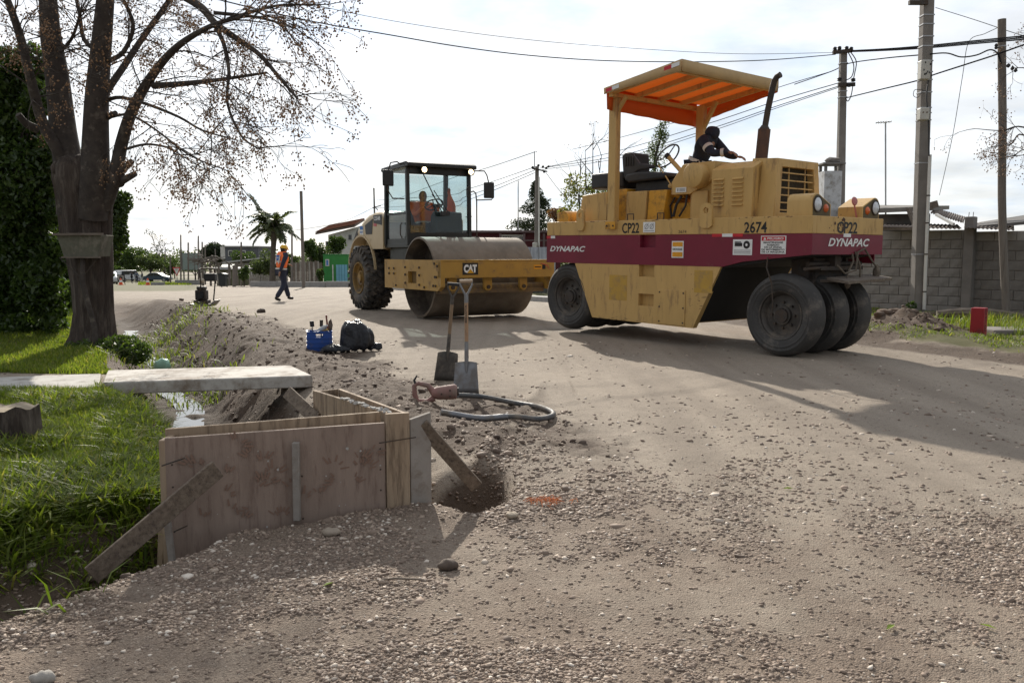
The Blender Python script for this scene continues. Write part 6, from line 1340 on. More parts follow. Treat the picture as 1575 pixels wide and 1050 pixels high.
# palm
pb=at(419,438,75); PA=thing('palm_tree','grey green feather palm with drooping fronds behind the walker','palm',(pb.x,pb.y,gz(pb.x,pb.y)))
crown_z=at(426,350,75).z-PA.location.z
B().tube([(0,0,-.1),(.02,0,.6),(.06,0,1.5),(.15,0,crown_z*.6),(.3,0,crown_z)],[.34,.26,.23,.21,.26],14).build('trunk',M('palm_bark',(.13,.11,.09),(.08,.068,.055),sc=6,rough=.9,bump=.6),PA)
rr=random.Random(71)
def frond(L,az,el,droop,sd):
    r=np.random.default_rng(sd); P=[];p=np.array([0,0,0.]); n=16; e=el
    for i in range(n+1):
        P.append(p.copy()); p=p+np.array([math.cos(az)*math.cos(e),math.sin(az)*math.cos(e),math.sin(e)])*L/n; e-=droop/n*(.4+1.2*i/n)
    V=[];F=[]
    for i in range(2,n+1):
        d=P[i]-P[i-1]; d/=np.linalg.norm(d); s=np.cross(d,[0,0,1]); s/=np.linalg.norm(s)+1e-6
        for sg in(1,-1):
            for q in(0,.5):
                o=P[i-1]+(P[i]-P[i-1])*q; l=L*.21*math.sin(math.pi*min(.98,.12+.86*i/n))**.6; tip=o+(s*sg*.75+d*.55+np.array([0,0,-.35+r.normal()*.18]))*l; w=d*.11*L/2
                k=len(V); V+=[o-w*.5,o+w,tip]; F.append((k,k+1,k+2))
    return np.array(V),np.array(F),P
pm=leafmat('palm_leaf',(.07,.09,.045),(.13,.15,.075),rough=.5,tr=.3)
for k in range(48):
    az=rr.random()*6.283; el=rr.uniform(-.2,1.35); L=rr.uniform(2.0,3.0)
    if k<3: az=2.9+.25*k; el=1.25; L=3.2
    V,F,P=frond(L,az,el,rr.uniform(1.0,2.0) if k>2 else .5,k); o=npmesh('frond',V,F,pm,PA,np.full(len(V),rr.random())); o.location=(.3,0,crown_z)
    if k<3: o.location=(-.35,0,crown_z+.1)
# ---------------------------------------------------------------- poles
polec=M('pole_concrete',(.23,.21,.19),(.17,.155,.14),sc=3,rough=.9,bump=.3,bsc=40)
polew=M('pole_wood',(.20,.175,.15),(.135,.115,.10),sc=4,rough=.85,bump=.35,bsc=20,stretch=(9,9,.6))
galv=M('galvanised',(.42,.42,.42),(.34,.34,.35),rough=.45,metal=.5,bump=.05)
pvc=M('white_conduit',(.66,.65,.61),(.58,.57,.53),rough=.5,bump=.02)
boxm=M('meter_box',(.50,.49,.44),(.44,.43,.39),rough=.55,bump=.03)
def insul(b,p,r=.035): b.lathe([(.0,.10),(r*.6,.09),(r,.06),(r*.7,.045),(r,.02),(r*.5,0),(0,0)],p,(0,0,1),10)
PB=thing('utility_pole','square grey concrete pole with steel straps, two meter boxes and white conduit','utility pole',(0,0,0)); b0=at(1411,478,17.3); PB.location=(b0.x,b0.y,gz(b0.x,b0.y)); o=Vector(PB.location)
pt=at(1428,-60,17.4)-o
def sq(b,p,q,w0,w1):
    p=Vector(p);q=Vector(q); V=[]
    for c,w in((p,w0/2),(q,w1/2)): V+=[c+Vector((-w,-w,0)),c+Vector((w,-w,0)),c+Vector((w,w,0)),c+Vector((-w,w,0))]
    b.add(V,[(3,2,1,0),(4,5,6,7)]+[(i,(i+1)%4,4+(i+1)%4,4+i) for i in range(4)])
b=B(); sq(b,(0,0,-.3),pt,.21,.20); b.build('pole_shaft',polec,PB,bevel=.015); ax=lambda z:Vector((pt.x*z/pt.z,pt.y*z/pt.z,z))
for py in(23,37,56,71,94,111,123,142,166,174,185,251,391):
    c=ax(at(1422,py,17.3).z-o.z); w=.216; B().box(c.x-w/2,c.x+w/2,c.y-w/2,c.y+w/2,c.z-.011,c.z+.011).build('steel_strap',galv,PB)
for (y0,y1,x0,x1) in((94,124,1412,1428),(167,186,1411,1426)):
    a=at(x0,y1,17.1)-o; c=at(x1,y0,17.1)-o; mb=B().box(a.x,c.x,a.y-.12,a.y+.05,a.z,c.z).build('meter_box',boxm,PB,bevel=.02)
    if y0<100:
        b=B(); r_=random.Random(4)
        for k in range(9): x=a.x+.03+.15*r_.random(); z=a.z+.05+(c.z-a.z-.1)*r_.random(); b.box(x,x+.02,a.y-.123,a.y-.12,z,z+.035)
        b.build('box_vents',black,mb)
    else: 
        b=B()
        for x in(.05,.12): b.cyl((a.x+x,a.y-.125,a.z+.14),(a.x+x,a.y-.119,a.z+.14),.014,n=8)
        b.build('box_screws',rust,mb)
a=at(1430.5,238,17.15)-o; c=at(1421,476,17.15)-o; B().tube([c,a],.031,10).build('conduit',pvc,PB)
for py in(300,342,390,448): 
    q=a.lerp(c,(py-238)/238); B().cyl(q-Vector((0,0,.012)),q+Vector((0,0,.012)),.036,n=10).build('conduit_clip',iron,PB)
B().tube(smooth_path([at(*q)-o for q in((1428,124,17.1),(1425,150,17.1),(1428,185,17.1),(1429,240,17.1))],4),.014,6).build('drop_cable',black,PB)
B().tube(smooth_path([at(*q)-o for q in((1424,140,17.15),(1408,138,17.0),(1405,147,17.0),(1412,150,17.1),(1418,140,17.1))],4),.006,5).build('cable_loop',black,PB)
b=B().box(-.25,.1,-.04,.04,-.04,.04).xf(Matrix.Translation(ax(at(1421,5,17.3).z-o.z)+Vector((-.15,-.12,0)))); b.build('bracket',iron,PB)
PA_=thing('utility_pole','grey concrete pole with top crossarm standing behind the tyre roller','utility pole',(0,0,0)); b0=at(1291,412,24); PA_.location=(b0.x,b0.y,gz(b0.x,b0.y)); o=Vector(PA_.location); pt=at(1297,78,24)-o
b=B(); sq(b,(0,0,-.3),pt,.23,.165); b.build('pole_shaft',polec,PA_,bevel=.015)
b=B().bar(at(1281,81,23.9)-o,at(1311,78,23.9)-o,.09,.09); b.build('crossarm',iron,PA_)
for px,py in((1284,76),(1291,75),(1302,75),(1309,76)): b=B(); insul(b,at(px,py+2,23.9)-o,.06); b.build('insulator',black,PA_)
b=B().bar(at(1289,131,23.85)-o,at(1315,130,23.85)-o,.07,.10).box(0,.01,0,.01,0,.01); b=B().bar(at(1289,131,23.85)-o,at(1315,130,23.85)-o,.07,.10); b.build('bracket',iron,PA_)
for px,py in((1291,125),(1312,126),(1306,134)): b=B(); insul(b,at(px,py,23.8)-o,.07); b.build('insulator',black,PA_)
for l in([(1308,80),(1317,95),(1314,115),(1312,125)],[(1304,80),(1313,100),(1310,118),(1300,124)],[(1312,130),(1309,147),(1304,156),(1300,150)]): B().tube(smooth_path([at(x,y,23.8)-o for x,y in l],4),.014,5).build('jumper_cable',black,PA_)
for py in(98,141,150): c=Vector((pt.x,pt.y,0))*((at(1296,py,24).z-o.z)/pt.z); z=at(1296,py,24).z-o.z; B().box(c.x-.1,c.x+.1,c.y-.1,c.y+.1,z-.012,z+.012).build('steel_strap',galv,PA_)
PC_=thing('timber_pole','round weathered timber pole near the right edge by the red post','pole',(0,0,0)); b0=at(1547,490,15.7); PC_.location=(b0.x,b0.y,gz(b0.x,b0.y)); o=Vector(PC_.location)
B().tube(smooth_path([(0,0,-.2)]+[at(x,y,15.7)-o for x,y in((1547,470),(1544,400),(1541,300),(1542,200),(1541,100),(1541,30))],4),.068,14).build('pole_shaft',polew,PC_,smooth=50)
b=B(); insul(b,at(1532,76,15.6)-o,.03); b.build('insulator',black,PC_); B().tube([at(1541,72,15.62)-o,at(1532,74,15.6)-o],.008,5).build('hook',iron,PC_)
B().cyl(at(1541,71,15.7)-o,at(1541,73,15.7)-o,.072,n=14).build('wire_band',galv,PC_)
b=B()
for x,y in((1551,101),(1557,105),(1562,108)): b.blob(at(x,y,15.5)-o,.035,x,.3,1)
b.build('cable_clamp',black,PC_)
PD=thing('utility_pole','pole with meter box and conduit seen between the two rollers','utility pole',(0,0,0)); b0=at(825,438,40); PD.location=(b0.x,b0.y,gz(b0.x,b0.y)); o=Vector(PD.location); pt=at(826,256,40)-o
b=B(); sq(b,(0,0,-.2),pt,.20,.17); b.build('pole_shaft',polec,PD,bevel=.01)
B().tube([at(829,272,39.8)-o,at(829,388,39.8)-o,at(825,388,39.8)-o],.035,8).build('conduit',pvc,PD)
a=at(819,386,39.7)-o; B().box(a.x,a.x+.22,a.y-.1,a.y+.1,a.z,a.z+.38).build('meter_box',boxm,PD,bevel=.03)
B().bar(at(818,259,39.8)-o,at(842,264,39.8)-o,.06,.06).build('crossarm',iron,PD)
for px,py in((819,257),(828,254),(835,256),(840,258),(843,256),(837,264)): b=B(); insul(b,at(px,py+2,39.7)-o,.07); b.build('insulator',black,PD)
B().tube([at(822,262,39.9)-o,at(822,233,39.9)-o,at(826,234,39.9)-o],.025,6).build('mast_pipe',galv,PD)
def simplepole(name,label,cat,px,y0,y1,Y,w,mat,arms=(),lean=0,group=None):
    b0=at(px,y1,Y); z=gz(b0.x,b0.y); t=thing(name,label,cat,(b0.x,b0.y,z),0,group); o=Vector(t.location); B().tube([(0,0,-.2),at(px+lean,y0,Y)-o],[w/2,w/2*.85],10).build('pole_shaft',mat,t)
    for (xa,ya,xb,yb) in arms: B().bar(at(xa,ya,Y-.1)-o,at(xb,yb,Y-.1)-o,.08,.08).build('crossarm',iron,t)
    return t
simplepole('utility_pole','leaning far pole with dark crossarm behind the drum roller cab','utility pole',579,289,440,80,.17,polec,((573,320,586,316),(575,316,581,323)),-4)
simplepole('timber_pole','tall bare timber pole directly right of the palm','pole',467,294,438,62,.24,polew,(),-4)
simplepole('fence_post','grey post with light fitting beside the walking worker','post',449,357,437,70,.16,polew)
simplepole('antenna_mast','thin plain mast left of the middle utility pole','mast',797,278,400,50,.07,galv)
simplepole('utility_pole','tiny far pole with crossarms between the cab rail and mirrors','utility pole',721,328,420,95,.14,polec,((716,334,726,333),(718,337,724,336)))
simplepole('utility_pole','small far pole on the skyline right of the blue car','utility pole',254,380,430,150,.2,polec)
for px,y0,lab in((278,361,'tallest grey post at the left of the noticeboard'),(289.5,373,'short post in front of the noticeboard middle'),(305,362.5,'tall post at the right edge of the noticeboard'),(311,372,'post just right of the noticeboard with board offset'),(315.5,377,'thin dark post second right of the noticeboard'),(262,394,'dark low post left of the yield sign')):
    simplepole('timber_post',lab,'post',px,y0,434,92+(px%3),.17,polew,group='posts round the distant noticeboard')
simplepole('timber_post','grey post rising out of the far shrubs left of the palm','post',371,372,438,74,.16,polew)
simplepole('timber_post','stout grey pier beside the branch shelter','post',360,408,438,70,.3,polew)
AN=thing('tv_antenna','thin television antenna mast standing behind the block wall','antenna',(0,0,0)); b0=at(1368,330,24); AN.location=(b0.x,b0.y,1.5); o=Vector(AN.location)
B().tube([(0,0,-1.4),at(1362,187,24)-o],.022,8).build('mast',galv,AN); B().tube([at(1347,189,24)-o,at(1371,187.5,24)-o],.014,6).build('antenna_boom',galv,AN)
for k in range(6): c=at(1349+k*4,189-.25*k,24)-o; B().tube([c-Vector((.05,.22,0)),c+Vector((.05,.22,0))],.008,4).build('antenna_rod',galv,AN)
# ---------------------------------------------------------------- cables
cabm_=M('cable_black',(.02,.02,.022),rough=1,bump=0,spec=0)
def cable(label,pts,r=.011): return tag(B().tube(smooth_path([at(*q) for q in pts],6),r,5).build('power_cable',cabm_),label,'cable')
cable('long sagging cable crossing the sky above the orange canopy',[(1285,84,23.9),(1190,92,22.5),(1100,95,21.5),(990,95,20.5),(900,92,19.5),(800,84,18.5),(700,71,17.5),(600,54,16.5),(480,33,15.5),(330,-2,14.5),(200,-40,13.5)],.011)
cable('faint upper cable running left from the pole crossarm',[(1285,81,23.9),(1130,83,23),(950,73,22),(800,60,21),(650,40,20),(520,16,19),(380,-18,18)],.006)
for k,lab in enumerate(('topmost of the bundled cables running right from the crossarm pole','middle of the bundled cables running right from the crossarm pole','lowest of the bundled cables running right from the crossarm pole')):
    cable(lab,[(1309,78+k*1.0,23.9),(1360,75.5+k*1.3,21),(1420,71+k*1.8,18.2),(1500,63+k*2.2,16),(1600,53+k*2.8,13.5)],.012)
cable('drooping cable that dips between concrete and timber poles',[(1222,130,26),(1279,110,24.3),(1305,98,23.8),(1360,90,20.5),(1420,84.5,17.6),(1455,82,16.9),(1478,88,16.5),(1502,85,16.2),(1522,77,15.9),(1534,82,15.7),(1540,98,15.6)],.013)
cable('thick cable rising right from lower bracket past both poles',[(1301,151,23.8),(1350,139,20.5),(1412,124,17.7),(1437,115,17.2),(1490,98,16.3),(1536,83,15.6),(1600,60,14.5)],.014)
cable('thin stay cable from the concrete pole top to the right',[(1439,12,17.2),(1500,31,16.5),(1560,51,15.8),(1600,62,15.4)],.006)
cable('thin cable dropping from timber pole to the shed roof',[(1541,40,15.7),(1515,52,16.2),(1490,65,16.8),(1480,120,17.5),(1465,210,18.6),(1445,300,20)],.006)
cable('cable running down left from lower bracket to middle pole upper',[(1289,128,23.8),(1190,157,27),(1090,190,30),(955,231,35),(837,258,39.7)],.012)
cable('cable running down left from lower bracket to middle pole middle',[(1289,133,23.8),(1190,165,27),(1090,199,30),(955,239,35),(830,259,39.7)],.012)
cable('cable running down left from lower bracket to middle pole lower',[(1289,135,23.8),(1190,168,27),(1090,203,30),(955,243,35),(828,262,39.7)],.010)
cable('single upper cable behind the canopy running to far left',[(1279,110,24.3),(1190,137,27),(1080,176,30),(960,210,34),(880,230,39)],.010)
for k,(y0,y1,lab) in enumerate(((257,300,'upper cable from the middle pole towards the far left pole'),(262,312,'middle cable from the middle pole towards the far left pole'),(266,319,'lower cable from the middle pole towards the far left pole'),(234,276,'cable from the mast pipe above the roller cab'))):
    cable(lab,[(822,y0,39.8),(760,y0+(y1-y0)*.5,48),(715,y0+(y1-y0)*.82,56),(690,y1,62),(580,y1+8 if k<3 else y1+42,80)],.016)
cable('cable draped down right from the middle pole into the tree',[(840,266,39.7),(858,290,39),(875,308,38)],.012)
cable('faint far cable right of the timber pole by the palm',[(577,318,80),(530,340,72),(470,352,63),(400,360,70)],.014)
# ---------------------------------------------------------------- block wall on the right
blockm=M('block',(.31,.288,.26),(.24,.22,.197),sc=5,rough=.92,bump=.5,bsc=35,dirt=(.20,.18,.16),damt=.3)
blockp=M('block_pale',(.32,.305,.28),(.26,.245,.225),sc=5,rough=.92,bump=.5,bsc=35)
mort=M('mortar',(.19,.17,.152),(.15,.135,.12),rough=.95,bump=.3)
def wall(label,A,Bp,nrow,z0,lastpale,mat,sd,H=.2,L=.4):
    A=Vector((A[0],A[1],0));Bp=Vector((Bp[0],Bp[1],0)); d=Bp-A; ln=d.length; an=math.atan2(d.y,d.x)
    t=thing('block_wall',label,'wall',(A.x,A.y,z0),an); B().box(0,ln,.012,.15,-.3,nrow*H-.003).build('mortar_core',mort,t)
    base=B().box(.006,L-.006,-.004,.10,.006,H-.006).build('block',mat,t,bevel=.006); half=B().box(.006,L/2-.006,-.004,.10,.006,H-.006).build('block',mat,t,bevel=.006); pale=B().box(.006,L-.006,-.002,.10,.006,H-.004).build('block',blockp,t,bevel=.005)
    rr=random.Random(sd); first={'b':base,'h':half,'p':pale}; used=set()
    def put(k,x,z,sx=1):
        if k in used: o=first[k].copy(); COL.objects.link(o); o.parent=t
        else: o=first[k]; used.add(k)
        o.location=(x,rr.uniform(-.004,.004),z); o.scale=(sx,1,1)
    for r in range(nrow):
        x=0
        if r%2: put('h',0,r*H); x=L/2
        while x<ln-.02:
            w=min(L,ln-x); put('p' if lastpale and r==nrow-1 else 'b',x,r*H,w/L); x+=L
    for k in first:
        if k not in used: bpy.data.objects.remove(first[k])
    return t
WA=at(1352,474,18.9); WB=at(1476,483,17.75); WC=at(1490,485,17.66); WD=Vector((12.6,13.9,0))
W0=Vector((WA.x,WA.y,0)); dv=(Vector((WB.x,WB.y,0))-W0).normalized(); WS=W0-dv*3.2
wall('long grey concrete block wall behind the tyre roller up to the pilaster',(WS.x,WS.y),(WB.x,WB.y),9,.08,True,blockm,1,H=.192)
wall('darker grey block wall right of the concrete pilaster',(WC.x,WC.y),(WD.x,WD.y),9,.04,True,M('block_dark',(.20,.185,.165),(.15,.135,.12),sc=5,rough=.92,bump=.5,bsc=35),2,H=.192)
p=at(1486,484,17.6); t=thing('concrete_pilaster','rough concrete pilaster rising above the block wall','pilaster',(p.x,p.y,.0),math.atan2(dv.y,dv.x)); b=B(); sq(b,(0,0,0),(0,.0,2.06),.19,.19); b.build('pilaster_shaft',polec,t,bevel=.02)
for x in(-.05,.03): B().tube([(x,0,2.0),(x+.01,0,2.15)],.007,5).build('rebar_end',rust,t)
# shed behind the wall: slab roof, sheets, beam, chimney
SH=thing('shed','low grey shed with slab and sheet roofs behind the block wall','shed',(0,0,0)); gm_=M('shed_grey',(.20,.19,.175),(.15,.14,.13),rough=.9,bump=.3); 
def quadprism(b,pts,dz): 
    p=[Vector(q) for q in pts]; b.add(p+[q+Vector((0,0,dz)) for q in p],[(3,2,1,0),(4,5,6,7)]+[(i,(i+1)%4,4+(i+1)%4,4+i) for i in range(4)]); return b
quadprism(B(),[at(1290,330,20.2),at(1436,324,19.6),at(1460,322,24),at(1290,320,25)],.10).build('slab_roof',M('roof_slab',(.24,.225,.20),(.17,.155,.14),rough=.9,bump=.4),SH)
a=at(1345,350,20.4); c=at(1430,350,20.0); quadprism(B(),[(a.x,a.y,.1),(c.x,c.y,.1),(c.x+.3,c.y+3,.1),(a.x,a.y+3,.1)],2.13).build('shed_wall',gm_,SH)
B().bar(at(1397,320,19.4),at(1408,348,19.2),.09,.07).build('roof_strut',woodg,SH); B().bar(at(1425,318,19.3),at(1443,313,19.2),.12,.14).build('roof_beam',woodg,SH)
corr=M('rusty_sheet',(.16,.13,.11),(.10,.08,.07),sc=4,rough=.8,bump=.2,dirt=(.2,.15,.11),damt=.4)
def corrsheet(parent,A,Bq,C,name='roof_sheet',mat=None,pitch=.076,amp=.012,th=.004):
    """corrugated sheet spanned by A->B (across ridges) and A->C"""
    A,Bq,C=map(Vector,(A,Bq,C)); n=max(6,int((Bq-A).length/pitch*4)); nr=(Bq-A).cross(C-A).normalized(); V=[];F=[]
    for i in range(n+1):
        q=A.lerp(Bq,i/n)+nr*amp*math.sin(i*math.pi/2); V+=[q,q+(C-A)]
        if i: k=2*i; F.append((k-2,k-1,k+1,k))
    o=B().add(V,F).build(name,mat or corr,parent,smooth=60); m=o.modifiers.new('t','SOLIDIFY'); m.thickness=th; return o
corrsheet(SH,at(1355,349,18.2),at(1480,352,17.4),at(1365,343,21))
corrsheet(SH,at(1430,327,18.9),at(1482,343,17.9),at(1440,320,22)); corrsheet(SH,at(1482,350,17.3),at(1560,354,16.6),at(1490,342,19.5))
B().bar(at(1352,352,18.3),at(1404,352,17.9),.06,.05).build('loose_batten',woodg,SH); B().bar(at(1440,330,18.6),at(1467,345,17.9),.05,.05).build('loose_batten',pvc,SH)
quadprism(B(),[at(1500,352,18),at(1640,340,16.5),at(1640,325,19),at(1505,346,20)],.06).build('far_roof',M('roof_dark',(.15,.14,.13),(.10,.095,.09),rough=.9),SH)
b0=at(1275,330,22); CH=thing('chimney_house','whitewashed block chimney with a flat cap rising behind the roller','chimney',(b0.x,b0.y,0)); wash=M('whitewash',(.55,.56,.57),(.40,.41,.42),sc=3,rough=.85,bump=.3,dirt=(.25,.23,.2),damt=.35)
w=.215; zt_=at(1275,264,22).z; B().box(-w,w,-w,w,0,zt_).build('chimney_shaft',wash,CH,bevel=.015)
for sx in(-1,1):
    for sy in(-1,1): B().box(sx*w-.05 if sx>0 else -w,w if sx>0 else -w+.06,sy*w-.06 if sy>0 else -w,w if sy>0 else -w+.06,zt_,zt_+.15).build('cap_pillar',gm_,CH)
B().box(-w-.06,w+.06,-w-.06,w+.06,zt_+.15,zt_+.20).build('cap_slab',gm_,CH,bevel=.01); B().blob((.05,0,zt_+.27),.16,5,.2,2,(1.3,1,.5)).build('cap_stone',polec,CH)
# red post, verge litter
q=onz(1504,521,.08); q=at(1504,521,13.3); RP=thing('marker_post','short square red marker post with dark letters on the verge','post',(q.x,q.y,gz(q.x,q.y)),R(-42))
redpost=M('red_paint',(.33,.022,.03),(.27,.018,.025),rough=.5,bump=.06,dirt=(.12,.05,.04),damt=.25)
B().box(-.095,.095,-.095,.095,-.1,.405).build('post_body',redpost,RP,bevel=.008); 
for i,ch in enumerate('UTE'): text('post_lettering',ch,M('dark_red_print',(.07,.012,.016),bump=0),RP,(.0955,-.045,.30-i*.125),(0,1,0),ZZ,.08,.095,.02)
def verge(name,label,cat,b,px,py,Y,mat,**k):
    q=at(px,py,Y); o=b.build(name,mat,None,loc=(q.x,q.y,gz(q.x,q.y)+k.pop('dz',0)),**k); return tag(o,label,cat)
verge('timber_plank','grey plank lying in the grass at the foot of the wall','plank',B().bar((-.55,.1,.05),(.5,-.12,.06),.13,.04),1452,484,16.6,woodg)
verge('broken_log','split grey log lying beside the timber pole','log',B().tube([(-.7,.1,.09),(-.3,.0,.11),(.2,-.05,.10),(.75,-.1,.06)],[.06,.10,.09,.05],9),1505,492,15.6,woodg)
verge('concrete_cover','flat concrete cover slab right of the red post','cover',B().box(-.1,1.6,-.35,.35,-.02,.07),1520,513,13.9,polec,bevel=.02)
r_=random.Random(8)
for k,(px,py,Y,r,lab) in enumerate(((1362,505,14.3,.10,'rounded clod on the dug earth heap nearest the tyres'),(1378,498,14.5,.13,'biggest brown clod on top of the earth heap by the verge'),(1398,508,14.2,.09,'small brown clod at the right of the earth heap'),(1443,520,13.0,.06,'flat brown clod at the road edge below the verge grass'),(1352,513,13.9,.08,'low brown clod at the left foot of the earth heap'))):
    verge('earth_clod',lab,'clod',B().blob((0,0,0),r,k+40,.25,3,(1.3,1,.7)),px,py,Y,M('earth_clod',(.13,.09,.065),(.085,.06,.045),sc=9,rough=.95,bump=.7,bsc=30),dz=r*.3,smooth=60)
# leafy weeds at the wall foot
shrub('weed_plant','small bright weed at the foot of the concrete pole','plant',tuple(at(1401,478,17.0)),[(at(1401,474,17.0),(.10,.1,.14),90)],.09,midleaf,81,.008)
# tree entering from the right
RT=thing('berry_tree','bare tree with brown berries reaching in from the right edge','tree',(13.6,15.2,gz(13.6,15.2))); o=Vector(RT.location); b=B(); tips=[]; rr=random.Random(91)
B().tube([(0,0,-.2),(.05,0,1.2),(0,.1,2.4),(-.1,.1,3.6)],[.22,.18,.16,.12],12).build('trunk',bark,RT)
for pts in([(0,.1,2.2),at(1640,230,15)-o,at(1575,196,14.8)-o,at(1540,201,14.7)-o,at(1500,198,14.6)-o],[(0,.1,2.6),at(1640,160,15)-o,at(1590,110,15)-o,at(1555,105,14.9)-o],[(0,.1,2.0),at(1640,260,15)-o,at(1575,208,14.9)-o,at(1555,222,14.8)-o,at(1530,225,14.8)-o],[(-.1,.1,3.4),at(1650,80,15)-o,at(1600,60,15)-o],[(0,0,1.8),at(1650,280,15)-o,at(1585,232,14.6)-o,at(1560,240,14.6)-o]):
    p=smooth_path(pts,5); n=len(p); b.tube(p,[.018*(1-i/n)+.004 for i in range(n)],6)
    for k in range(9): i=rr.randrange(n//2,n); branch(b,p[i],(rr.gauss(-.4,.4),rr.gauss(0,.4),rr.gauss(0,.4)),rr.uniform(.2,.42),.006,1,tips,rr,.5,.05,4,3,.5,3,.0028)
b.build('branches',barkl,RT); berries('berries',[p for p,d in tips],RT,9,.012,6,.05)['kind']='stuff'
# ---------------------------------------------------------------- far buildings and street things
def base_at(px,py,Y): q=at(px,py,Y); return (q.x,q.y,gz(q.x,q.y))
cream=M('white_render',(.62,.61,.58),(.52,.51,.48),sc=2,rough=.85,bump=.1,dirt=(.3,.28,.25),damt=.25)
winm=M('window_dark',(.02,.024,.03),rough=.1,bump=0,spec=.7)
tile=M('roof_tiles',(.26,.12,.075),(.19,.085,.055),sc=3,rough=.8,bump=.3)
dk=M('dark_grey_wall',(.105,.112,.125),(.085,.09,.10),sc=2,rough=.85,bump=.1)
def house(name,label,cat,x0,x1,ytop,Y,depth,mat,ybot=None,rz=0,flat=True,over=.2,roofm=None,slope=0,rt=.15):
    a=at(x0,ytop,Y); c=at(x1,ytop,Y); zb=min(gz(a.x,a.y),gz(c.x,c.y)); t=thing(name,label,cat,(a.x,a.y,zb)); w=c.x-a.x; h=a.z-zb
    b=B().box(0,w,0,depth,-.2,h); b.build('wall',mat,t)
    if flat:
        b=B(); b.add([(-over,-over,h),(w+over,-over,h+slope),(w+over,depth+over,h+slope),(-over,depth+over,h),(-over,-over,h+rt),(w+over,-over,h+slope+rt),(w+over,depth+over,h+slope+rt),(-over,depth+over,h+rt)],[(3,2,1,0),(4,5,6,7),(0,1,5,4),(1,2,6,5),(2,3,7,6),(3,0,4,7)]); b.build('roof',roofm or gm_,t)
    return t,w,h,Y
def opening(t,Y,x0,x1,y0,y1,name,mat,frame=None,proud=.03):
    o=Vector(t.location); a=at(x0,y1,Y-.02)-o; c=at(x1,y0,Y-.02)-o; f=B().box(a.x,c.x,-proud,.02,a.z,c.z).build(name,mat,t)
    if frame:
        w=.07; b=B().box(a.x-w,a.x,-proud-.03,.02,a.z-w,c.z+w).box(c.x,c.x+w,-proud-.03,.02,a.z-w,c.z+w).box(a.x,c.x,-proud-.03,.02,c.z,c.z+w).box(a.x,c.x,-proud-.03,.02,a.z-w,a.z); b.build('frame',frame,f)
    return f
t,w,h,_=house('concrete_house','dark blue grey two storey flat roofed house far behind','house',346,397,380,106,7,dk,roofm=M('pale_coping',(.4,.4,.39)),over=.15)
opening(t,106,339.5,345.8,379,398,'stair_wall',cream); opening(t,106,352,357,386,393,'window',winm,cream); opening(t,106,371,377,386,393,'window',winm,cream)
t,w,h,_=house('olive_shed','small olive shed with pale sheet awning by the far bin','shed',333,356,414,78,5,M('olive_wall',(.15,.16,.085),(.12,.13,.07),rough=.85),roofm=M('pale_sheet',(.42,.42,.40)),over=.35,slope=-.1)
opening(t,78,336,344,419,434,'door',dk,cream); opening(t,78,348,354,419,427,'window',winm,cream)
o_=Vector(t.location); a=at(331,415,76)-o_; c=at(350,409,76)-o_; corrsheet(t,(a.x,-1.4,a.z),(c.x,-1.4,a.z+.02),(a.x,.0,a.z+.45),'awning_sheet',M('pale_sheet',(.42,.42,.40)),.12,.02)
t,w,h,_=house('low_house','long low house with light sloping sheet roof behind the shelter','house',350,412,405,88,6,M('tan_wall',(.30,.28,.24),(.25,.23,.2),rough=.85),roofm=M('pale_sheet',(.42,.42,.40)),over=.4,slope=.55)
opening(t,88,388,395,414,426,'window',winm,cream); opening(t,88,402,408,414,428,'door',dk,cream)
# tiled white house
t=thing('tiled_house','white house with sloping red tiled roof behind the drum roller','house',base_at(492,440,86)); o=Vector(t.location); L_=lambda px,py,Y:at(px,py,Y)-o
a=L_(529,345,86); zt=a.z; x0=L_(494,0,86).x; x1=L_(566,0,86).x
zr0=L_(488,361,86).z; zr1=L_(562,341,86).z
B().prism([(x0+.2,-.3),(x1,-.3),(x1,zr1-.1),(x0+.2,zr0-.02)],'y',0,8).build('wall',cream,t)
A1,A2,A3,A4=L_(485,361,85.3),L_(545,349.5,85.3),L_(561,339.5,89),L_(507,350.5,89)
quadprism(B(),[A1,A2,A3,A4],.2).build('roof',M('fascia_brown',(.14,.10,.08)),t); rf_=t.children[-1]
n=14
for i in range(n):
    q0=i/n; q1=(i+1.06)/n; P=[A1.lerp(A4,q0),A2.lerp(A3,q0),A2.lerp(A3,min(q1,1)),A1.lerp(A4,min(q1,1))]; P=[p+Vector((0,-.02,.21+(.05 if k<2 else 0))) for k,p in enumerate(P)]
    quadprism(B(),P,.05).build('tile_row',tile,rf_)
opening(t,86,536,541,361,369,'window',winm,cream); opening(t,86,502,509,372,388,'window',winm,cream)
# green house with blue doors
grn=M('green_wall',(.045,.24,.055),(.035,.19,.045),sc=2,rough=.75,bump=.1)
t,w,h,_=house('green_house','bright green low house with pale blue double door','house',497,535,393,72,6,grn,over=.02,roofm=M('green_coping',(.04,.20,.05)),rt=.12)
f=opening(t,72,517.5,534,407,437,'door',M('blue_door',(.18,.42,.52),(.15,.36,.46),rough=.6),None,.04); opening(t,72,502,505,400,408,'meter_niche',blue,cream)
o=Vector(t.location)
for x in(521.5,525.5,530): q=at(x,407,72)-o; r_=at(x,437,72)-o; B().box(q.x-.02,q.x+.02,-.05,-.041,r_.z,q.z).build('door_batten',M('blue_dark',(.08,.22,.3)),f)
q=at(512,407,72)-o; B().bar((q.x,-.05,0),(q.x,-.05,q.z),.12,.08).build('door_post',cream,t)
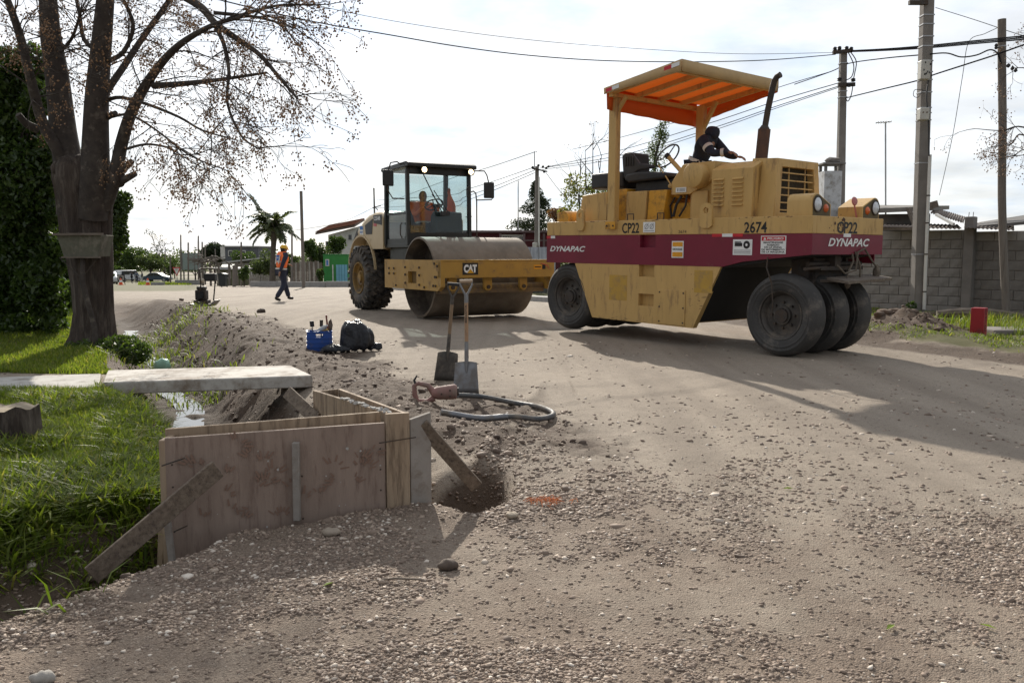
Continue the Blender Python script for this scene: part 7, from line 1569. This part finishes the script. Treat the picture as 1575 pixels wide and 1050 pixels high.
# board fence left of it
t=thing('board_fence','tall grey weathered board fence left of the green house','fence',base_at(452,438,72)); o=Vector(t.location); bd=None
rr=random.Random(5)
for k in range(21):
    px=448+k*2.3; q=at(px,402+rr.uniform(-1.5,2.5),72)-o; nb=B().box(q.x-.057,q.x+.055,0,.025,-.1,q.z).build('board',woodg if k%3 else M('pale_board',(.34,.32,.28),(.26,.24,.21),rough=.85,bump=.2),t); 
for z in(.4,1.6): q=at(448,400,72)-o; r_=at(496,400,72)-o; B().box(q.x,r_.x,.026,.08,z,z+.09).build('fence_rail',woodg,t)
t=thing('board_fence','low pale picket fence behind the walking worker','fence',base_at(385,438,76)); o=Vector(t.location)
for k in range(24):
    q=at(384+k*2.5,422+rr.uniform(-1,1.5),76)-o; B().box(q.x-.05,q.x+.05,0,.025,-.1,q.z).build('board',M('pale_board',(.34,.32,.28)),t)
q=at(384,425,76)-o; r_=at(443,425,76)-o; B().box(q.x,r_.x,.026,.08,.5,.58).build('fence_rail',woodg,t)
# bare branch shelter
t=thing('branch_shelter','shelter of bare grey branches on posts left of the palm','shelter',base_at(332,438,76)); o=Vector(t.location); rr=random.Random(12)
for px in(310,322,336,350,362): q=at(px,404,76)-o; B().tube([(q.x,.2*(px%3),-.1),(q.x,.2*(px%3),q.z)],.10,7).build('shelter_post',polew,t)
for k in range(26):
    q=at(304+rr.random()*38,402+rr.gauss(0,4),76)-o; d=Vector((rr.gauss(.2,1),rr.gauss(0,.6),rr.gauss(0,.35))).normalized()*rr.uniform(.5,1.3); B().tube([q-d,q+Vector((0,0,.08)),q+d],[.05,.045,.02],5).build('dry_branch',polew,t)
# noticeboard, yield sign, bin, barrier sign, cones
t=thing('noticeboard','framed grey green noticeboard panel on legs by the far corner','noticeboard',base_at(292,434,94)); o=Vector(t.location); a=at(280.5,415,94)-o; c=at(308,389,94)-o
pm_=M('board_panel',(.27,.32,.30),(.22,.27,.25),rough=.6,bump=0); w=(c.x-a.x)/3
for k in range(3): B().box(a.x+w*k+.05,a.x+w*(k+1)-.05,0,.05,a.z,c.z).build('panel',pm_,t)
for k in range(4): B().box(a.x+w*k-.05,a.x+w*k+.05,-.02,.07,a.z-.05,c.z+.05).build('frame_bar',gm_,t)
B().box(a.x,c.x,.055,.1,(a.z+c.z)/2-.05,(a.z+c.z)/2+.05).build('frame_rail',gm_,t)
for x in(a.x+.1,c.x-.1): B().box(x-.06,x+.06,.08,.2,-.1,a.z).build('leg',gm_,t)
t=thing('yield_sign','white inverted triangle yield sign with red border on a post','road sign',base_at(272.5,436,96)); o=Vector(t.location); c=at(271.7,411,96).z-o.z; lo_=at(271.7,425.5,96).z-o.z; w=.46
B().cyl((0,.03,-.1),(0,.03,c-.1),.04,n=8).build('sign_post',M('striped_post',(.6,.6,.6)),t)
B().prism([(-w,c),(w,c),(0,lo_)],'y',-.02,.01).build('sign_border',redp,t); k=.68; my=(c*2+lo_)/3
sg=B().prism([(-w*k,my+(c-my)*k),(w*k,my+(c-my)*k),(0,my+(lo_-my)*k)],'y',-.03,-.021).build('sign_face',white,t)
text('sign_lettering','CEDA EL\nPASO',blackp,t,(-.2,-.034,my-.02),YX,ZZ,.40,.24,.02,0,'CENTER')
for z in(.25,.6,.95): B().cyl((0,.03,z),(0,.03,z+.16),.043,n=8).build('post_stripe',blackp,t)
t=thing('wheelie_bin','dark wheelie bin standing by the far kerb','bin',base_at(343.5,442,66)); o=Vector(t.location); w=.28; b=B(); sq(b,(0,0,.06),(0,0,.95),.44,.56); b.build('bin_body',M('bin_dark',(.025,.03,.032),rough=.5),t); b=B(); b.prism([(-.32,.95),(.30,.95),(.30,1.0),(0,1.06),(-.32,1.03)],'y',-.31,.31); b.build('lid',M('bin_dark',(.025,.03,.032)),t)
for x in(-.2,.2): B().cyl((x-.03,.25,.1),(x+.03,.25,.1),.1,n=12).build('wheel',black,t)
conem=M('cone_orange',(.75,.10,.02),rough=.5,bump=0)
def cone(label,px,py,Y,s):
    t=thing('traffic_cone',label,'traffic cone',base_at(px,py,Y),0,'traffic cones on the far road'); B().lathe([(.16*s,.03),(.05*s,.55*s),(.03*s,.57*s),(0,.57*s)],(0,0,0),(0,0,1),16).build('cone_body',conem,t); B().box(-.2*s,.2*s,-.2*s,.2*s,0,.035).build('cone_foot',conem,t); B().lathe([(.128*s,.24*s),(.09*s,.40*s)],(0,0,0),(0,0,1),16).xf(Matrix.Translation((0,0,0))).build('cone_band',white,t); return t
cone('orange cone in front of the square road works board',186,440,84,1.15); cone('orange cone standing alone before the dark blue car',227.5,440,84,1.15)
t=thing('works_board','square dark framed road works board on a stand','road sign',base_at(185,437,88)); o=Vector(t.location); a=at(180.5,432,88)-o; c=at(191.5,422.5,88)-o
B().box(a.x,c.x,0,.05,a.z,c.z).build('board_frame',M('board_dark',(.04,.035,.035)),t); w=.09; B().box(a.x+w,c.x-w,-.02,-.001,a.z+w,c.z-w).build('board_face',M('board_pale',(.45,.40,.36)),t); m_=(a+c)/2; B().box(m_.x-.16,m_.x+.16,-.04,-.021,m_.z-.12,m_.z+.12).box(m_.x-.02,m_.x+.02,-.041,-.0212,m_.z-.2,m_.z+.2).build('board_print',blackp,t)
for x in(a.x+.1,c.x-.1): B().bar((x,.3,0),(x,.03,a.z+.05),.05,.04).build('leg',iron,t)
# kerbside blocks and low walls along the far edge
low=M('low_wall',(.33,.32,.30),(.26,.25,.235),rough=.9,bump=.2)
def lowwall(label,x0,x1,y0,Y,h): 
    a=at(x0,y0,Y); c=at(x1,y0,Y); t=B().box(0,c.x-a.x,0,.3,-.3,h).build('low_wall',low,None,loc=(a.x,a.y,gz(a.x,a.y)),bevel=.02); tag(t,label,'low wall')
lowwall('low pale concrete wall below the distant noticeboard',269,312,434,90,.5); lowwall('low concrete edging in front of the picket fence',385,432,436,70,.42); lowwall('low concrete edging along the grey board fence',434,500,437,66,.40); lowwall('short concrete edging before the green house',501,540,437,66,.45)
t=B().box(-.6,.6,-.2,.2,-.2,.3).build('concrete_block',low,None,loc=base_at(243,440,84)); tag(t,'low dark concrete block lying on the far lawn','block')
# cars
def car(label,cat,px0,px1,py,Y,mat,rz,kind='hatch',group=None):
    q=at((px0+px1)/2,py,Y); t=thing('parked_car',label,cat,(q.x,q.y,gz(q.x,q.y)),rz); L=4.2
    if kind=='hatch': pr=[(-2.05,.32),(-2.1,.62),(-2.0,.88),(-1.55,.95),(-.95,1.36),(-.2,1.45),(.45,1.38),(1.1,.98),(1.85,.84),(2.1,.6),(2.08,.30)]; wi=[(-1.45,.96),(-.92,1.31),(-.2,1.39),(.42,1.33),(1.0,.96)]
    else: pr=[(-2.05,.35),(-2.1,.9),(-2.0,1.1),(-1.85,1.80),(.9,1.82),(1.35,1.15),(2.0,1.0),(2.1,.6),(2.08,.33)]; wi=[(-1.8,1.12),(-1.7,1.70),(.82,1.72),(1.2,1.14)]
    B().prism(pr,'y',-.82,.82).build('body',mat,t,bevel=.07,seg=3)
    for s in(-1,1): B().prism(wi,'y',s*.822-.006,s*.822+.006).build('side_window',winm,t)
    for x in(-.25,): 
        for s in(-1,1): B().box(x-.04,x+.04,s*.83-.006,s*.83+.006,.95,1.38).build('window_pillar',mat,t)
    for x in(-1.28,1.30):
        for s in(-1,1):
            wt=bpy.data.objects.new('wheel',None); COL.objects.link(wt); wt.parent=t; wt.location=(x,s*.76,.31)
            B().lathe([(.19,-.1),(.29,-.1),(.31,-.06),(.31,.06),(.29,.1),(.19,.1)],(0,0,0),(0,1,0),24).build('tyre',rubber,wt); B().lathe([(0,s*.09),(.19,s*.085),(.20,s*.04)],(0,0,0),(0,1,0),18).build('rim',galv,wt)
    for s in(-1,1): B().box(2.02,2.10,s*.6-.16,s*.6+.16,.62,.78).build('headlight',lens_,t); B().box(-2.10,-2.03,s*.62-.12,s*.62+.12,.66,.86).build('tail_light',redp,t)
    return t
car('dark blue hatchback parked side on beyond the far lawn','car',221,264,434,138,M('blue_car_paint',(.025,.05,.085),rough=.3,bump=0,coat=.6),R(0),'hatch')
car('white boxy van parked behind the standing people','van',189,206,432,140,M('white_car_paint',(.62,.63,.64),rough=.35,bump=0,coat=.5),R(60),'van')
car('white car partly hidden behind the tree trunk on the road','car',155,178,438,100,M('white_car_paint',(.62,.63,.64)),R(-60),'hatch')
# maroon shed and corrugated fence between the rollers
t,w,h,_=house('maroon_shed','maroon walled shed with long flat roof between the rollers','shed',704,862,358,42,5,M('maroon_wall',(.11,.025,.03),(.09,.02,.025),rough=.8),over=.4,rt=.10,roofm=M('shed_roof',(.14,.10,.10)))
f=opening(t,42,773,804,363,402,'door',M('white_shutter',(.5,.49,.46),rough=.6),cream,.05); o=Vector(t.location)
for k in range(9): q=at(775+k*3.5,364,42)-o; B().box(q.x-.02,q.x+.02,-.075,-.051,.2,q.z).build('shutter_bar',M('shutter_dark',(.12,.11,.11)),f)
opening(t,42,790,797,366,373,'window',winm,cream,.09); opening(t,42,716,732,366,380,'window',winm,cream)
B().box(at(708,372,42).x-o.x,at(862,372,42).x-o.x,-.6,-.55,at(0,371,42).z-o.z,at(0,369,42).z-o.z).build('porch_rail',M('shed_roof',(.14,.10,.10)),t)
for px in(712,770,806,836): q=at(px,360,42)-o; B().box(q.x-.05,q.x+.05,-.62,-.5,-.1,q.z).build('porch_post',M('shed_roof',(.14,.10,.10)),t)
CF=thing('sheet_fence','grey corrugated metal sheet fence beside the middle pole','fence',base_at(806,440,36)); o=Vector(CF.location); zz=M('zinc_sheet',(.34,.35,.36),(.27,.28,.29),rough=.5,metal=.3,bump=.05)
for k in range(4): a=at(803+k*13,380,36)-o; c=at(815.6+k*13,380,36)-o; corrsheet(CF,(a.x,.02*(k%2),-.1),(c.x,.02*(k%2),-.1),(a.x,.02*(k%2),a.z),'fence_sheet',zz,.16,.02)
for k in range(3): a=at(803+k*24,380,36.1)-o; B().box(a.x-.05,a.x+.05,.05,.13,-.2,a.z+.05).build('fence_post',woodg,CF)
# ---------------------------------------------------------------- split joined repeats into pieces of their own
def split_islands(o,newname=None):
    me=o.data; n=len(me.vertices); par=list(range(n))
    def find(a):
        while par[a]!=a: par[a]=par[par[a]]; a=par[a]
        return a
    for e in me.edges:
        a,b=find(e.vertices[0]),find(e.vertices[1])
        if a!=b: par[a]=b
    groups={}
    for p in me.polygons: groups.setdefault(find(p.vertices[0]),[]).append(p)
    if len(groups)<2: return
    for ps in groups.values():
        idx={}; V=[]; F=[]
        for p in ps:
            for v in p.vertices:
                if v not in idx: idx[v]=len(V); V.append(me.vertices[v].co[:])
            F.append([idx[v] for v in p.vertices])
        m=bpy.data.meshes.new(newname or o.name); m.from_pydata(V,[],F); m.materials.append(me.materials[0])
        if ps[0].use_smooth: m.shade_smooth(); m.set_sharp_from_angle(angle=R(35))
        q=o.copy(); q.data=m; COL.objects.link(q); q.name=newname or o.name; q.parent=o.parent
        for c in list(o.children):
            if c.parent==o: c.parent=q
    bpy.data.objects.remove(o)
SPL=dict(yellow_repaint_patch='repaint_patch',axle='axle',lug_nuts='lug_nut',hatch_bolts='hatch_bolt',bracket_bolts='bracket_bolt',backrest_ribs='backrest_rib',grab_handle='grab_handle',yellow_bars='yellow_bar',small_print='print_line',notice_lines='print_line',hydraulic_hoses='hydraulic_hose',rope_knot='rope_knot',canopy_slats='canopy_slat',lever='lever',scraper_frame='scraper_bracket',orange_pedestal='orange_pedestal',rear_chassis='chassis_beam',driver_seat='seat_block',box_vents='vent_hole',box_screws='screw',cable_clamp='cable_clamp',shoulder_strap='shoulder_strap',hood_core='hood_core',post_stripe='post_stripe',crate_rib='crate_rib')
for o in list(bpy.data.objects):
    if o.type=='MESH' and o.name.split('.')[0] in SPL and o.name.split('.')[0]!='axle_': split_islands(o,SPL[o.name.split('.')[0]])
